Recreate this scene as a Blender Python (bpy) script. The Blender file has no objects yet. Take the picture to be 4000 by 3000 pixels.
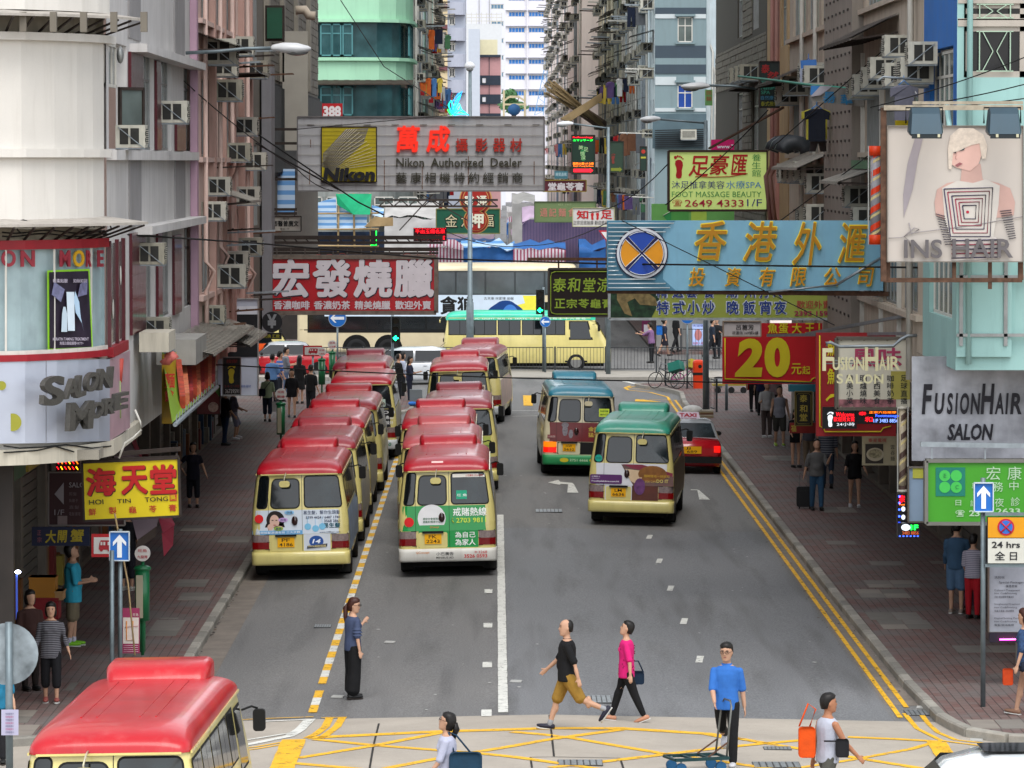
import bpy,math,random
from mathutils import Vector,Matrix,Euler
from math import sin,cos,pi,radians,atan2,sqrt,hypot
rnd=random.Random(11)
SC=bpy.context.scene
COL=SC.collection
H=8.6
FPX=18000.0
cam_d=bpy.data.cameras.new('camera')
cam_d.sensor_width=36.0
cam_d.lens=FPX/4000*36.0
cam_d.clip_start=1.0
cam_d.clip_end=4000.0
cam=bpy.data.objects.new('camera',cam_d)
COL.objects.link(cam)
cam.location=(0,0,H)
cam.rotation_euler=(radians(90-2.767),0,radians(-0.2069))
SC.camera=cam
CAMR=Euler(cam.rotation_euler).to_matrix()
W=bpy.data.worlds.new('World')
SC.world=W
W.use_nodes=True
nt=W.node_tree
nt.nodes.clear()
out=nt.nodes.new('ShaderNodeOutputWorld')
bg=nt.nodes.new('ShaderNodeBackground')
sky=nt.nodes.new('ShaderNodeTexSky')
sky.sky_type='NISHITA'
sky.sun_disc=False
SUN_EL,SUN_AZ=radians(58),radians(172)
sky.sun_elevation=SUN_EL
sky.sun_rotation=SUN_AZ
sky.air_density=1.0
sky.dust_density=1.0
hs=nt.nodes.new('ShaderNodeHueSaturation')
hs.inputs['Saturation'].default_value=0.22
nt.links.new(sky.outputs[0],hs.inputs['Color'])
nt.links.new(hs.outputs[0],bg.inputs['Color'])
bg.inputs['Strength'].default_value=0.15
nt.links.new(bg.outputs[0],out.inputs[0])
sun_d=bpy.data.lights.new('sun','SUN')
sun_d.energy=0.9
sun_d.angle=radians(35)
sun_d.color=(1.0,0.96,0.9)
sun=bpy.data.objects.new('sun',sun_d)
COL.objects.link(sun)
sdir=Vector((sin(SUN_AZ)*cos(SUN_EL),cos(SUN_AZ)*cos(SUN_EL),sin(SUN_EL)))
sun.rotation_euler=sdir.to_track_quat('Z','Y').to_euler()
vs=SC.view_settings
vs.view_transform='Standard'
vs.look='None'
vs.gamma=1
vs.exposure=1.2
vs.use_curve_mapping=False
SC.render.engine='CYCLES'
SC.cycles.use_denoising=True
SC.cycles.max_bounces=6
SC.cycles.diffuse_bounces=3
SC.cycles.glossy_bounces=3
SC.cycles.transmission_bounces=4
SC.cycles.transparent_max_bounces=6
SC.cycles.caustics_reflective=False
SC.cycles.caustics_refractive=False
SC.cycles.sample_clamp_indirect=4.0
def ray(px,py):
 return CAMR@Vector(((px-2000)/FPX,(1500-py)/FPX,-1))
def PY(px,py,Y):
 d=ray(px,py);t=Y/d.y
 return Vector((d.x*t,Y,H+d.z*t))
def PX(px,py,X):
 d=ray(px,py);t=X/d.x
 return Vector((X,d.y*t,H+d.z*t))
def PG(px,py,z=0.0):
 d=ray(px,py);t=(z-H)/d.z
 return Vector((d.x*t,d.y*t,z))
CR=0.8
def gz(x):
 x=min(max(x,-5.35),6.8)
 return-0.02*abs(x-CR)
PAVE=0.012
def lin(c):
 if isinstance(c,str):
  c=c.lstrip('#')
  c=[int(c[i:i+2],16)/255 for i in(0,2,4)]
 return[v/12.92 if v<=0.04045 else((v+0.055)/1.055)**2.4 for v in c[:3]]
_M={}
def mt(name,col='#808080',rough=0.6,metal=0.0,var=0.12,scale=2.0,bump=0.0,bscale=30.0,streak=0.0,emit=None,estr=1.0,coat=0.0,alpha=1.0,spec=0.3,fine=0.0,dirt_or_fold='#3a332b',trans=0.0):
 if name in _M:
  return _M[name]
 m=bpy.data.materials.new(name)
 m.use_nodes=True
 n,l=m.node_tree.nodes,m.node_tree.links
 b=n['Principled BSDF']
 c=lin(col)
 b.inputs['Roughness'].default_value=rough
 b.inputs['Metallic'].default_value=metal
 b.inputs['Coat Weight'].default_value=coat
 b.inputs['Coat Roughness'].default_value=0.08
 b.inputs['Specular IOR Level'].default_value=spec
 b.inputs['Alpha'].default_value=alpha
 b.inputs['Transmission Weight'].default_value=trans
 tc=n.new('ShaderNodeTexCoord')
 src=None
 if var>0:
  no=n.new('ShaderNodeTexNoise')
  no.inputs['Scale'].default_value=scale
  no.inputs['Detail'].default_value=6
  l.new(tc.outputs['Object'],no.inputs['Vector'])
  mr=n.new('ShaderNodeMapRange')
  mr.inputs['From Min'].default_value=0.3
  mr.inputs['From Max'].default_value=0.7
  mr.inputs['To Min'].default_value=1-var
  mr.inputs['To Max'].default_value=1+var*0.6
  l.new(no.outputs['Fac'],mr.inputs['Value'])
  mx=n.new('ShaderNodeMix');mx.data_type='RGBA';mx.blend_type='MULTIPLY'
  mx.inputs['Factor'].default_value=1
  mx.inputs['A'].default_value=(*c,1)
  l.new(mr.outputs[0],mx.inputs['B'])
  src=mx.outputs['Result']
  rr=n.new('ShaderNodeMapRange')
  rr.inputs['To Min'].default_value=max(0.02,rough-0.08)
  rr.inputs['To Max'].default_value=min(1,rough+0.12)
  l.new(no.outputs['Fac'],rr.inputs['Value'])
  l.new(rr.outputs[0],b.inputs['Roughness'])
 if fine>0:
  no=n.new('ShaderNodeTexNoise')
  no.inputs['Scale'].default_value=60
  no.inputs['Detail'].default_value=3
  l.new(tc.outputs['Object'],no.inputs['Vector'])
  mr=n.new('ShaderNodeMapRange')
  mr.inputs['From Min'].default_value=0.3
  mr.inputs['From Max'].default_value=0.7
  mr.inputs['To Min'].default_value=1-fine
  mr.inputs['To Max'].default_value=1+fine
  l.new(no.outputs['Fac'],mr.inputs['Value'])
  mx=n.new('ShaderNodeMix');mx.data_type='RGBA';mx.blend_type='MULTIPLY'
  mx.inputs['Factor'].default_value=1
  if src:l.new(src,mx.inputs['A'])
  else:mx.inputs['A'].default_value=(*c,1)
  l.new(mr.outputs[0],mx.inputs['B'])
  src=mx.outputs['Result']
 if streak>0:
  mp=n.new('ShaderNodeMapping')
  mp.inputs['Scale'].default_value=(3.5,3.5,0.35)
  l.new(tc.outputs['Object'],mp.inputs['Vector'])
  no=n.new('ShaderNodeTexNoise')
  no.inputs['Scale'].default_value=1.6
  no.inputs['Detail'].default_value=7
  no.inputs['Roughness'].default_value=0.65
  l.new(mp.outputs[0],no.inputs['Vector'])
  mr=n.new('ShaderNodeMapRange')
  mr.inputs['From Min'].default_value=0.5
  mr.inputs['From Max'].default_value=0.78
  mr.inputs['To Max'].default_value=streak
  l.new(no.outputs['Fac'],mr.inputs['Value'])
  mx=n.new('ShaderNodeMix');mx.data_type='RGBA'
  if src:l.new(src,mx.inputs['A'])
  else:mx.inputs['A'].default_value=(*c,1)
  mx.inputs['B'].default_value=(*lin(dirt_or_fold),1)
  l.new(mr.outputs[0],mx.inputs['Factor'])
  src=mx.outputs['Result']
 if src:
  l.new(src,b.inputs['Base Color'])
 else:
  b.inputs['Base Color'].default_value=(*c,1)
 if bump>0:
  no=n.new('ShaderNodeTexNoise')
  no.inputs['Scale'].default_value=bscale
  no.inputs['Detail'].default_value=5
  l.new(tc.outputs['Object'],no.inputs['Vector'])
  bp=n.new('ShaderNodeBump')
  bp.inputs['Strength'].default_value=bump
  bp.inputs['Distance'].default_value=0.02
  l.new(no.outputs['Fac'],bp.inputs['Height'])
  l.new(bp.outputs[0],b.inputs['Normal'])
 if emit:
  b.inputs['Emission Color'].default_value=(*lin(emit),1)
  b.inputs['Emission Strength'].default_value=estr
 _M[name]=m
 return m
def flat(col,rough=0.55,**k):
 return mt('paint_'+col.strip('#')+'_%d'%int(rough*100)+''.join('%s%s'%(a[0],b)for a,b in sorted(k.items())),col,rough,var=k.pop('var',0.06),scale=5,**k)
class MB:
 def __init__(s):
  s.v,s.f,s.mi,s.sm=[],[],[],[]
 def add(s,vs,fs,mi=0,sm=False):
  o=len(s.v)
  s.v+=[tuple(v)for v in vs]
  for f in fs:
   s.f.append(tuple(i+o for i in f));s.mi.append(mi);s.sm.append(sm)
  return s
 def quad(s,a,b,c,d,mi=0):
  return s.add([a,b,c,d],[(0,1,2,3)],mi)
 def poly(s,pts,mi=0):
  return s.add(pts,[tuple(range(len(pts)))],mi)
 def box(s,x0,x1,y0,y1,z0,z1,mi=0,M=None):
  vs=[Vector((x,y,z))for z in(z0,z1)for y in(y0,y1)for x in(x0,x1)]
  if M:vs=[M@v for v in vs]
  return s.add(vs,[(0,2,3,1),(4,5,7,6),(0,1,5,4),(2,6,7,3),(0,4,6,2),(1,3,7,5)],mi)
 def bx(s,c,sz,mi=0,M=None):
  return s.box(c[0]-sz[0]/2,c[0]+sz[0]/2,c[1]-sz[1]/2,c[1]+sz[1]/2,c[2]-sz[2]/2,c[2]+sz[2]/2,mi,M)
 def bar(s,p,q,w,h=None,mi=0,up=None):
  p,q=Vector(p),Vector(q)
  h=h or w
  d=(q-p)
  if d.length<1e-6:return s
  d.normalize()
  u=Vector(up or(0,0,1))
  if abs(d.dot(u))>0.99:u=Vector((1,0,0))
  a=d.cross(u).normalized()*w/2
  b=a.cross(d).normalized()*h/2
  vs=[p-a-b,p+a-b,p+a+b,p-a+b,q-a-b,q+a-b,q+a+b,q-a+b]
  return s.add(vs,[(0,1,2,3),(4,7,6,5),(0,4,5,1),(1,5,6,2),(2,6,7,3),(3,7,4,0)],mi)
 def rings(s,rs,cap=True,mi=0,sm=True,closed=False):
  n=len(rs[0]);o=len(s.v)
  for r in rs:s.v+=[tuple(v)for v in r]
  k=len(rs)
  for i in range(k if closed else k-1):
   a,b=o+i*n,o+((i+1)%k)*n
   for j in range(n):
    j2=(j+1)%n
    s.f.append((a+j,a+j2,b+j2,b+j));s.mi.append(mi);s.sm.append(sm)
  if cap and not closed:
   s.f.append(tuple(o+j for j in reversed(range(n))));s.mi.append(mi);s.sm.append(False)
   s.f.append(tuple(o+(k-1)*n+j for j in range(n)));s.mi.append(mi);s.sm.append(False)
  return s
 def tube(s,pts,r,n=8,mi=0,cap=True,rr=None):
  pts=[Vector(p)for p in pts]
  rs=[]
  up=Vector((0,0,1))
  for i,p in enumerate(pts):
   d=(pts[min(i+1,len(pts)-1)]-pts[max(i-1,0)])
   d.normalize()
   u=up if abs(d.dot(up))<0.95 else Vector((1,0,0))
   a=d.cross(u).normalized();b=a.cross(d).normalized()
   q=rr[i]if rr else r
   rs.append([p+a*q*cos(2*pi*j/n)+b*q*sin(2*pi*j/n)for j in range(n)])
  return s.rings(rs,cap,mi)
 def cyl(s,p,q,r,n=12,mi=0,r2=None):
  return s.tube([p,q],r,n,mi,True,[r,r2 if r2 is not None else r])
 def ball(s,c,r,nu=12,nv=8,mi=0,M=None):
  if not hasattr(r,'__len__'):r=(r,r,r)
  c=Vector(c);rs=[]
  for i in range(nv+1):
   t=-pi/2+pi*i/nv
   t=max(min(t,pi/2-0.02),-pi/2+0.02)
   ring=[]
   for j in range(nu):
    v=Vector((r[0]*cos(t)*cos(2*pi*j/nu),r[1]*cos(t)*sin(2*pi*j/nu),r[2]*sin(t)))
    if M:v=M@v
    ring.append(c+v)
   rs.append(ring)
  return s.rings(rs,True,mi)
 def prism(s,pts,d,mi=0,sm=False):
  d=Vector(d);pts=[Vector(p)for p in pts]
  n=len(pts)
  s.add(pts+[p+d for p in pts],[tuple(reversed(range(n))),tuple(range(n,2*n))]+[(i,(i+1)%n,n+(i+1)%n,n+i)for i in range(n)],mi,sm)
  return s
 def text(s,txt,p0,ux,uz,bold=0.0,ext=0.0,mi=0,n=None,sp=1.0,shear=0.0,sides=True):
  p0,ux,uz=Vector(p0),Vector(ux),Vector(uz)
  nn=Vector(n)if n else ux.cross(uz).normalized()
  if bold>0 and ord(txt[0])>0x2e80:
   hv=bold*.95
   k=8 if bold>.025 else 4
   for i in range(k):
    a=2*pi*i/k+.4
    s.text(txt,p0+ux*(hv*cos(a)/len(txt))+uz*(hv*sin(a))-nn*(.0004*(i+1)),ux,uz,0,ext,mi,n,sp,shear)
   bold=0
  vs,fs=glyphs(txt,bold,ext>0,sp,shear)
  s.add([p0+ux*v[0]+uz*v[1]+nn*(ext*v[2])for v in vs],fs,mi)
  return s
 def build(s,name,mats,parent=None,label=None,cat=None,group=None,kind=None,base=True):
  if not isinstance(mats,(list,tuple)):mats=[mats]
  me=bpy.data.meshes.new(name)
  off=Vector((0,0,0))
  if parent:
   r=parent
   while r.parent:r=r.parent
   off=Vector(r.location)if abs(r.rotation_euler.z)<1e-6 else off
  elif base and kind!='structure'and s.v:
   xs=[v[0]for v in s.v];ys=[v[1]for v in s.v];zs=[v[2]for v in s.v]
   off=Vector(((min(xs)+max(xs))/2,(min(ys)+max(ys))/2,min(zs)))
  vs=[(v[0]-off[0],v[1]-off[1],v[2]-off[2])for v in s.v]if off.length else s.v
  me.from_pydata(vs,[],s.f)
  for m in mats:me.materials.append(m)
  if len(mats)>1:me.polygons.foreach_set('material_index',s.mi)
  me.polygons.foreach_set('use_smooth',s.sm)
  me.update()
  o=bpy.data.objects.new(name,me)
  COL.objects.link(o)
  if parent:o.parent=parent
  else:o.location=off
  tag(o,label,cat,group,kind)
  return o
def tag(o,label=None,cat=None,group=None,kind=None):
 if label:o['label']=label
 if cat:o['category']=cat
 if group:o['group']=group
 if kind:o['kind']=kind
 return o
def thing(name,label,cat,loc=(0,0,0),group=None):
 o=bpy.data.objects.new(name,None)
 o.empty_display_size=0.3
 COL.objects.link(o)
 o.location=loc
 return tag(o,label,cat,group)
def copy_tree(o,parent=None):
 c=o.copy();COL.objects.link(c)
 if parent:c.parent=parent
 for ch in o.children:copy_tree(ch,c)
 return c
def inst(src,name,loc,rot=(0,0,0),parent=None,scale=None):
 c=bpy.data.objects.new(name,src.data);COL.objects.link(c)
 c.location=loc;c.rotation_euler=rot
 if scale:c.scale=scale
 if parent:c.parent=parent
 return c
_G={}
def glyphs(txt,bold,solid,sp,shear):
 k=(txt,bold,solid,sp,shear)
 if k in _G:return _G[k]
 c=bpy.data.curves.new('t','FONT')
 c.body=txt;c.resolution_u=5 if len(txt)<4 and ord(txt[0])<0x2e80 else 2;c.size=1;c.offset=bold;c.space_character=sp;c.shear=shear
 if solid:c.extrude=0.5
 o=bpy.data.objects.new('t',c)
 m=bpy.data.meshes.new_from_object(o)
 vs=[v.co.copy()for v in m.vertices]
 fs=[tuple(p.vertices)for p in m.polygons]
 bpy.data.objects.remove(o);bpy.data.curves.remove(c);bpy.data.meshes.remove(m)
 x0=min(v.x for v in vs);x1=max(v.x for v in vs);y0=min(v.y for v in vs);y1=max(v.y for v in vs)
 r=[((v.x-x0)/max(x1-x0,1e-6),(v.y-y0)/max(y1-y0,1e-6),v.z+0.5 if solid else 0.0)for v in vs],fs
 _G[k]=r
 return r
def sheet(xs,ys,dz=0.0,f=gz):
 b=MB();n=len(xs)
 vs=[(x,y,f(x)+dz)for y in ys for x in xs]
 fs=[(j*n+i,j*n+i+1,(j+1)*n+i+1,(j+1)*n+i)for j in range(len(ys)-1)for i in range(n-1)]
 return b.add(vs,fs)
def asphalt(name='asphalt',A0=(0.088,0.086,0.084,1),A1=(0.13,0.126,0.121,1)):
 m=bpy.data.materials.new(name);m.use_nodes=True
 n,l=m.node_tree.nodes,m.node_tree.links
 b=n['Principled BSDF']
 tc=n.new('ShaderNodeTexCoord')
 def noise(sc,det=5,vec=None):
  t=n.new('ShaderNodeTexNoise');t.inputs['Scale'].default_value=sc;t.inputs['Detail'].default_value=det
  l.new(vec or tc.outputs['Object'],t.inputs['Vector']);return t.outputs['Fac']
 def mr(s,a,b_,c,d):
  t=n.new('ShaderNodeMapRange')
  for k,v in zip(('From Min','From Max','To Min','To Max'),(a,b_,c,d)):t.inputs[k].default_value=v
  l.new(s,t.inputs['Value']);return t.outputs[0]
 def mix(A,B,f,mode='MIX'):
  t=n.new('ShaderNodeMix');t.data_type='RGBA';t.blend_type=mode
  for nm,v in(('A',A),('B',B),('Factor',f)):
   if hasattr(v,'is_linked')or hasattr(v,'links'):l.new(v,t.inputs[nm])
   else:t.inputs[nm].default_value=v
  return t.outputs['Result']
 mp=n.new('ShaderNodeMapping');mp.inputs['Scale'].default_value=(1,0.25,1)
 l.new(tc.outputs['Object'],mp.inputs['Vector'])
 big=mr(noise(0.5,6,mp.outputs[0]),0.35,0.7,0,1)
 c=mix(A0,A1,big)
 mp2=n.new('ShaderNodeMapping');mp2.inputs['Scale'].default_value=(2.0,0.12,1)
 l.new(tc.outputs['Object'],mp2.inputs['Vector'])
 c=mix(c,(0.035,0.034,0.033,1),mr(noise(0.9,5,mp2.outputs[0]),0.5,0.72,0,0.7))
 c=mix(c,(1,1,1,1),mr(noise(38,4),0.35,0.7,0.0,0.13))
 c=mix(c,(0.3,0.3,0.29,1),mr(noise(7,2),0.74,0.78,0,0.6))
 l.new(c,b.inputs['Base Color'])
 l.new(mr(big,0,1,0.6,0.8),b.inputs['Roughness']);b.inputs['Specular IOR Level'].default_value=.22
 bp=n.new('ShaderNodeBump');bp.inputs['Strength'].default_value=0.35;bp.inputs['Distance'].default_value=0.01
 l.new(noise(50,4),bp.inputs['Height']);l.new(bp.outputs[0],b.inputs['Normal'])
 return m
XS=[-120,-40,-12,-8,-5.35,-4,-2.5,-1,0,CR,2,3.5,5,6.8,10,14,40,120]
sheet(XS,[-60,0,40,60,80,100,120,140,160,180,200,240,300,400,600,900,1500]).build('road',asphalt(),kind='structure')
AS2=asphalt('asphalt_relaid',(0.092,0.096,0.102,1),(0.135,0.139,0.146,1))
sheet([.21,CR,2,3.5,5,6.2],[71.35,80,90,100,108],.003).build('road_relaid',AS2,kind='structure')
conc=mt('road_concrete','#a39b90',0.8,var=0.14,scale=0.8,bump=0.2,bscale=60,fine=0.08,streak=0.12)
sheet(XS,[30,45,60,68,71.35],0.004).build('crossing_concrete',conc,kind='structure')
def strip(b,pts,w,dz=0.012,mi=0,closed=False,step=0.4):
 P=[]
 for a,c in zip(pts[:-1],pts[1:]):
  a,c=Vector(a[:2]),Vector(c[:2])
  k=max(1,int((c-a).length/step))
  P+=[a.lerp(c,i/k)for i in range(k)]
 P.append(Vector(pts[-1][:2]))
 L,Rr=[],[]
 for i,p in enumerate(P):
  d=P[min(i+1,len(P)-1)]-P[max(i-1,0)]
  d.normalize();nrm=Vector((-d.y,d.x))
  j=1+0.05*rnd.uniform(-1,1)
  L.append(p+nrm*w/2*j);Rr.append(p-nrm*w/2*j)
 for i in range(len(P)-1):
  q=[Rr[i],Rr[i+1],L[i+1],L[i]]
  b.add([(v.x,v.y,gz(v.x)+dz)for v in q],[(0,1,2,3)],mi)
 return b
def worn(name,col,amt):
 if name in _M:return _M[name]
 m=mt(name,col,0.65,var=0.12,scale=3,fine=0.08)
 n,l=m.node_tree.nodes,m.node_tree.links
 b=n['Principled BSDF']
 tc=[x for x in n if x.type=='TEX_COORD'][0]
 no=n.new('ShaderNodeTexNoise');no.inputs['Scale'].default_value=7;no.inputs['Detail'].default_value=8;no.inputs['Roughness'].default_value=0.8
 l.new(tc.outputs['Object'],no.inputs['Vector'])
 mr=n.new('ShaderNodeMapRange')
 mr.inputs['From Min'].default_value=0.62-amt;mr.inputs['From Max'].default_value=0.68-amt
 mr.inputs['To Min'].default_value=1;mr.inputs['To Max'].default_value=0.15
 l.new(no.outputs['Fac'],mr.inputs['Value'])
 l.new(mr.outputs[0],b.inputs['Alpha'])
 return m
YEL=worn('yellow_road_paint','#e0ac28',0.07)
WHT=worn('white_road_paint','#cfcfc8',0.07)
WHT2=worn('faded_white_road_paint','#c8c8c0',0.13)
strip(MB(),[(0.12,71.7),(0.12,112)],0.155).build('lane_line',WHT,kind='structure')
b=MB()
for Y in(71.7,78.6,85.3,92.1):strip(b,[(-0.14,Y-0.45),(-0.14,Y+0.4)],0.16)
for Y in(79.75,86.4,93.1,99.5,105.9):strip(b,[(3.55-0.04,Y-0.55),(3.55+0.04,Y+0.55)],0.12)
b.build('lane_dashes',WHT,kind='structure')
b1,b2=MB(),MB()
Y=72.2
k=0
while Y<150:
 if not(74.9<Y<75.8):strip(b1 if k%2==0 else b2,[(-2.88,Y),(-2.88,Y+1.0)],0.14)
 Y+=1.0;k+=1
b1.build('dashed_yellow_line',YEL,kind='structure');b2.build('dashed_white_line',WHT,kind='structure')
b=MB()
strip(b,[(6.34,71.8),(6.33,120),(6.34,168)],0.085);strip(b,[(6.56,73.2),(6.56,120),(6.56,168)],0.085)
def gp(L):return[PG(x,y)[:2]for x,y in L]
strip(b,gp([(3533,2761),(3583,2820),(3678,2865),(3859,2887),(4000,2903),(4200,2930)]),0.085)
strip(b,gp([(3600,2765),(3628,2801),(3664,2833),(3735,2862),(3900,2880),(4000,2893),(4200,2915)]),0.085)
strip(b,gp([(1289,2787),(1271,2824),(1235,2851),(1199,2867)]),0.13)
strip(b,gp([(1339,2787),(1316,2824),(1280,2851),(1253,2869)]),0.13)
strip(b,gp([(1255,2789),(1352,2788)]),0.06)
strip(b,gp([(700,2800),(1000,2788),(1225,2784)]),0.06)
strip(b,gp([(600,2930),(1000,2897),(1108,2880)]),0.07);strip(b,gp([(600,2945),(1000,2905),(1108,2889)]),0.07)
strip(b,[(5.6,168),(6.34,168)],.1)
strip(b,gp([(2735,1562),(2690,1530),(2560,1512),(2445,1510),(2470,1503),(2500,1500)]),0.1)
strip(b,gp([(2622,1563),(2608,1540),(2540,1523),(2455,1516),(2440,1508),(2462,1499)]),0.1)
b.build('double_yellow_lines',YEL,kind='structure')
b=MB()
for L,w in(([(1199,2866),(1723,2851),(2000,2849),(2429,2842),(2759,2856),(2890,2876)],0.2),([(3312,2858),(3500,2862),(3678,2869)],0.14),([(1230,2872),(1461,2900),(1859,2938),(2000,2955),(2172,2982),(2400,3010)],0.13),([(1163,2944),(1461,2901),(1730,2855)],0.13),([(1149,2964),(1452,2996),(1700,3030)],0.13),([(1475,2996),(1719,2955),(2000,2914),(2217,2879),(2425,2847)],0.13),([(2000,2858),(2226,2882),(2588,2937),(2768,2957),(3060,2995)],0.13),([(2150,3000),(2362,2973),(2520,2951),(2814,2910),(3000,2888),(3250,2862)],0.13),([(2860,2868),(3000,2890),(3154,2912),(3303,2933),(3619,2978),(3800,3010)],0.13),([(2990,3000),(3122,2982),(3312,2950),(3560,2900),(3650,2872)],0.09)):
 strip(b,gp(L),w*1.35)
b.build('box_junction_lines',YEL,kind='structure')
b=MB()
strip(b,gp([(1148,2872),(1092,3005)]),0.36,0.016);strip(b,gp([(3658,2871),(3706,2945)]),0.3,0.016)
b.build('box_junction_band',YEL,kind='structure')
b=MB()
strip(b,gp([(990,2800),(1195,2795)]),0.1,0.014)
strip(b,gp([(1212,2793),(1172,2833),(1130,2858),(1000,2882),(800,2915)]),0.17,0.014)
strip(b,gp([(1160,2842),(1000,2865),(850,2885)]),0.08,0.014)
for x,y in((3825,2901),(3930,2904),(3852,2931),(3960,2935),(4060,2905)):
 p,q=PG(x-28,y),PG(x+28,y);strip(b,[p,q],0.62,0.014)
def gpoly(b,L,dz=0.014):
 b.add([(v.x,v.y,gz(v.x)+dz)for v in(PG(*p)for p in L)],[tuple(range(len(L)))])
T3=lambda L:[(2000+x/2.212,1500+y/2.212)for x,y in L]
gpoly(b,T3([(420,862),(412,870),(310,851),(400,826),(415,843)]))
gpoly(b,T3([(485,864),(420,862),(415,843),(520,850),(535,862)]));gpoly(b,T3([(478,935),(485,864),(535,862),(575,935)]))
gpoly(b,T3([(1545,893),(1545,886),(1598,886),(1618,893)]));gpoly(b,T3([(1618,972),(1602,893),(1618,893),(1712,972)]))
for x in(2415,2440,2470,2500):strip(b,gp([(x,1478+(x-2415)*.2),(x+38,1484+(x-2415)*.2)]),0.25)
strip(b,gp([(2000,1604),(2108,1604)]),0.12);strip(b,gp([(2000,1627),(2108,1624)]),0.1)
b.build('white_road_marks',WHT,kind='structure')
b=MB()
gpoly(b,[(2045,1585),(2043,1545),(2079,1545),(2081,1585)])
gpoly(b,[(2585,1560),(2480,1560),(2482,1552),(2512,1552)])
b.build('yellow_block_mark',YEL,kind='structure')
b=MB()
for L in([(1480,2815),(1459,2900),(1442,3000)],[(2146,2795),(2155,2870),(2164,2956)]):strip(b,gp(L),0.03,0.0095)
for L in([(2072,2958),(2078,3000)],[(2422,2958),(2436,3000)],[(2070,2958),(2424,2958)]):strip(b,gp(L),0.03,0.0095)
b.build('road_joint',mt('tar','#2c2a28',0.8),kind='structure')
gut=mt('gutter_concrete','#7a726a',0.85,var=0.2,scale=2,fine=0.1,streak=0.3)
sheet([-5.35,-5.05,-4.75],[71.35,90,110,130,150],0.004).build('gutter_left',gut,kind='structure')
sheet([6.25,6.55,6.8],[73.5,90,110,130,150,168],0.004).build('gutter_right',gut,kind='structure')
def manhole(x0,y0,x1,y1,lab):
 a,c=PG(x0,y1),PG(x1,y0)
 t=thing('manhole_cover',lab,'manhole cover',((a.x+c.x)/2,(a.y+c.y)/2,gz((a.x+c.x)/2)))
 z=gz((a.x+c.x)/2)
 MB().box(a.x,c.x,a.y,c.y,z+0.004,z+0.018).build('frame',mt('cast_iron','#4a4a4a',0.5,0.6,scale=8),t)
 b=MB();nx=7
 for i in range(nx):
  for j in range(5):
   x=a.x+(c.x-a.x)*(i+.12)/nx;y=a.y+(c.y-a.y)*(j+.12)/5
   b.box(x,x+(c.x-a.x)*.76/nx,y,y+(c.y-a.y)*.76/5,z+0.018,z+0.024)
 b.build('tread',mt('worn_iron','#8f9496',0.4,0.5,scale=12),t,kind='stuff')
manhole(2092,1990,2195,2001,'narrow iron cover in the middle of the right lanes behind the green topped minibuses')
manhole(2255,2718,2385,2745,'patterned iron cover between the man in black polo and the woman in pink')
manhole(2180,2970,2352,2991,'rectangular iron cover under the yellow box lines ahead of the hand trolley')
manhole(2985,2903,3088,2914,'small slotted cover left of the man with orange bag')
manhole(2945,2963,3120,2984,'dark slotted cover at the feet of the trolley man')
manhole(3543,2749,3655,2768,'drain grating across the double yellow lines at the right kerb')
manhole(1226,2427,1295,2437,'small dark cover beside the yellow and white dashed line')
def paving():
 m=bpy.data.materials.new('red_grey_paving');m.use_nodes=True
 n,l=m.node_tree.nodes,m.node_tree.links
 b=n['Principled BSDF']
 tc=n.new('ShaderNodeTexCoord')
 mp=n.new('ShaderNodeMapping');mp.inputs['Rotation'].default_value=(0,0,radians(90))
 l.new(tc.outputs['Object'],mp.inputs['Vector'])
 br=n.new('ShaderNodeTexBrick')
 br.inputs['Scale'].default_value=1
 br.inputs['Brick Width'].default_value=0.34;br.inputs['Row Height'].default_value=0.15
 br.inputs['Mortar Size'].default_value=0.008
 br.inputs['Color1'].default_value=(0.15,0.082,0.074,1)
 br.inputs['Color2'].default_value=(0.16,0.115,0.105,1)
 br.inputs['Mortar'].default_value=(0.065,0.05,0.047,1)
 l.new(mp.outputs[0],br.inputs['Vector'])
 no=n.new('ShaderNodeTexNoise');no.inputs['Scale'].default_value=0.7;no.inputs['Detail'].default_value=6
 l.new(tc.outputs['Object'],no.inputs['Vector'])
 mr=n.new('ShaderNodeMapRange');mr.inputs['From Min'].default_value=.45;mr.inputs['From Max'].default_value=.62;mr.inputs['To Max'].default_value=.75
 l.new(no.outputs['Fac'],mr.inputs['Value'])
 mx=n.new('ShaderNodeMix');mx.data_type='RGBA'
 l.new(br.outputs[0],mx.inputs['A']);mx.inputs['B'].default_value=(0.135,0.128,0.122,1)
 l.new(mr.outputs[0],mx.inputs['Factor'])
 m2=n.new('ShaderNodeMix');m2.data_type='RGBA';m2.blend_type='MULTIPLY'
 l.new(mx.outputs['Result'],m2.inputs['A'])
 rm=n.new('ShaderNodeMapRange');rm.inputs['To Min'].default_value=.72;rm.inputs['To Max'].default_value=1
 l.new(br.outputs['Fac'],rm.inputs['Value'])
 rm.inputs['From Min'].default_value=1;rm.inputs['From Max'].default_value=0
 l.new(rm.outputs[0],m2.inputs['B']);m2.inputs['Factor'].default_value=1
 l.new(m2.outputs['Result'],b.inputs['Base Color'])
 b.inputs['Roughness'].default_value=0.7;b.inputs['Specular IOR Level'].default_value=.15
 bp=n.new('ShaderNodeBump');bp.inputs['Strength'].default_value=.5;bp.inputs['Distance'].default_value=.006
 bp.invert=True
 l.new(br.outputs['Fac'],bp.inputs['Height']);l.new(bp.outputs[0],b.inputs['Normal'])
 return m
PAVM=paving()
KL=[(-14,68.0),(-9,68.05),(-7.4,68.3),(-6.3,69.0),(-5.6,70.2),(-5.35,72),(-5.35,150),(-4.6,154),(-3.4,157.5),(-2.95,160),(-2.95,172),(-3.6,175.5),(-5,177.5),(-8,178.2),(-60,178.2)]
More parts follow.
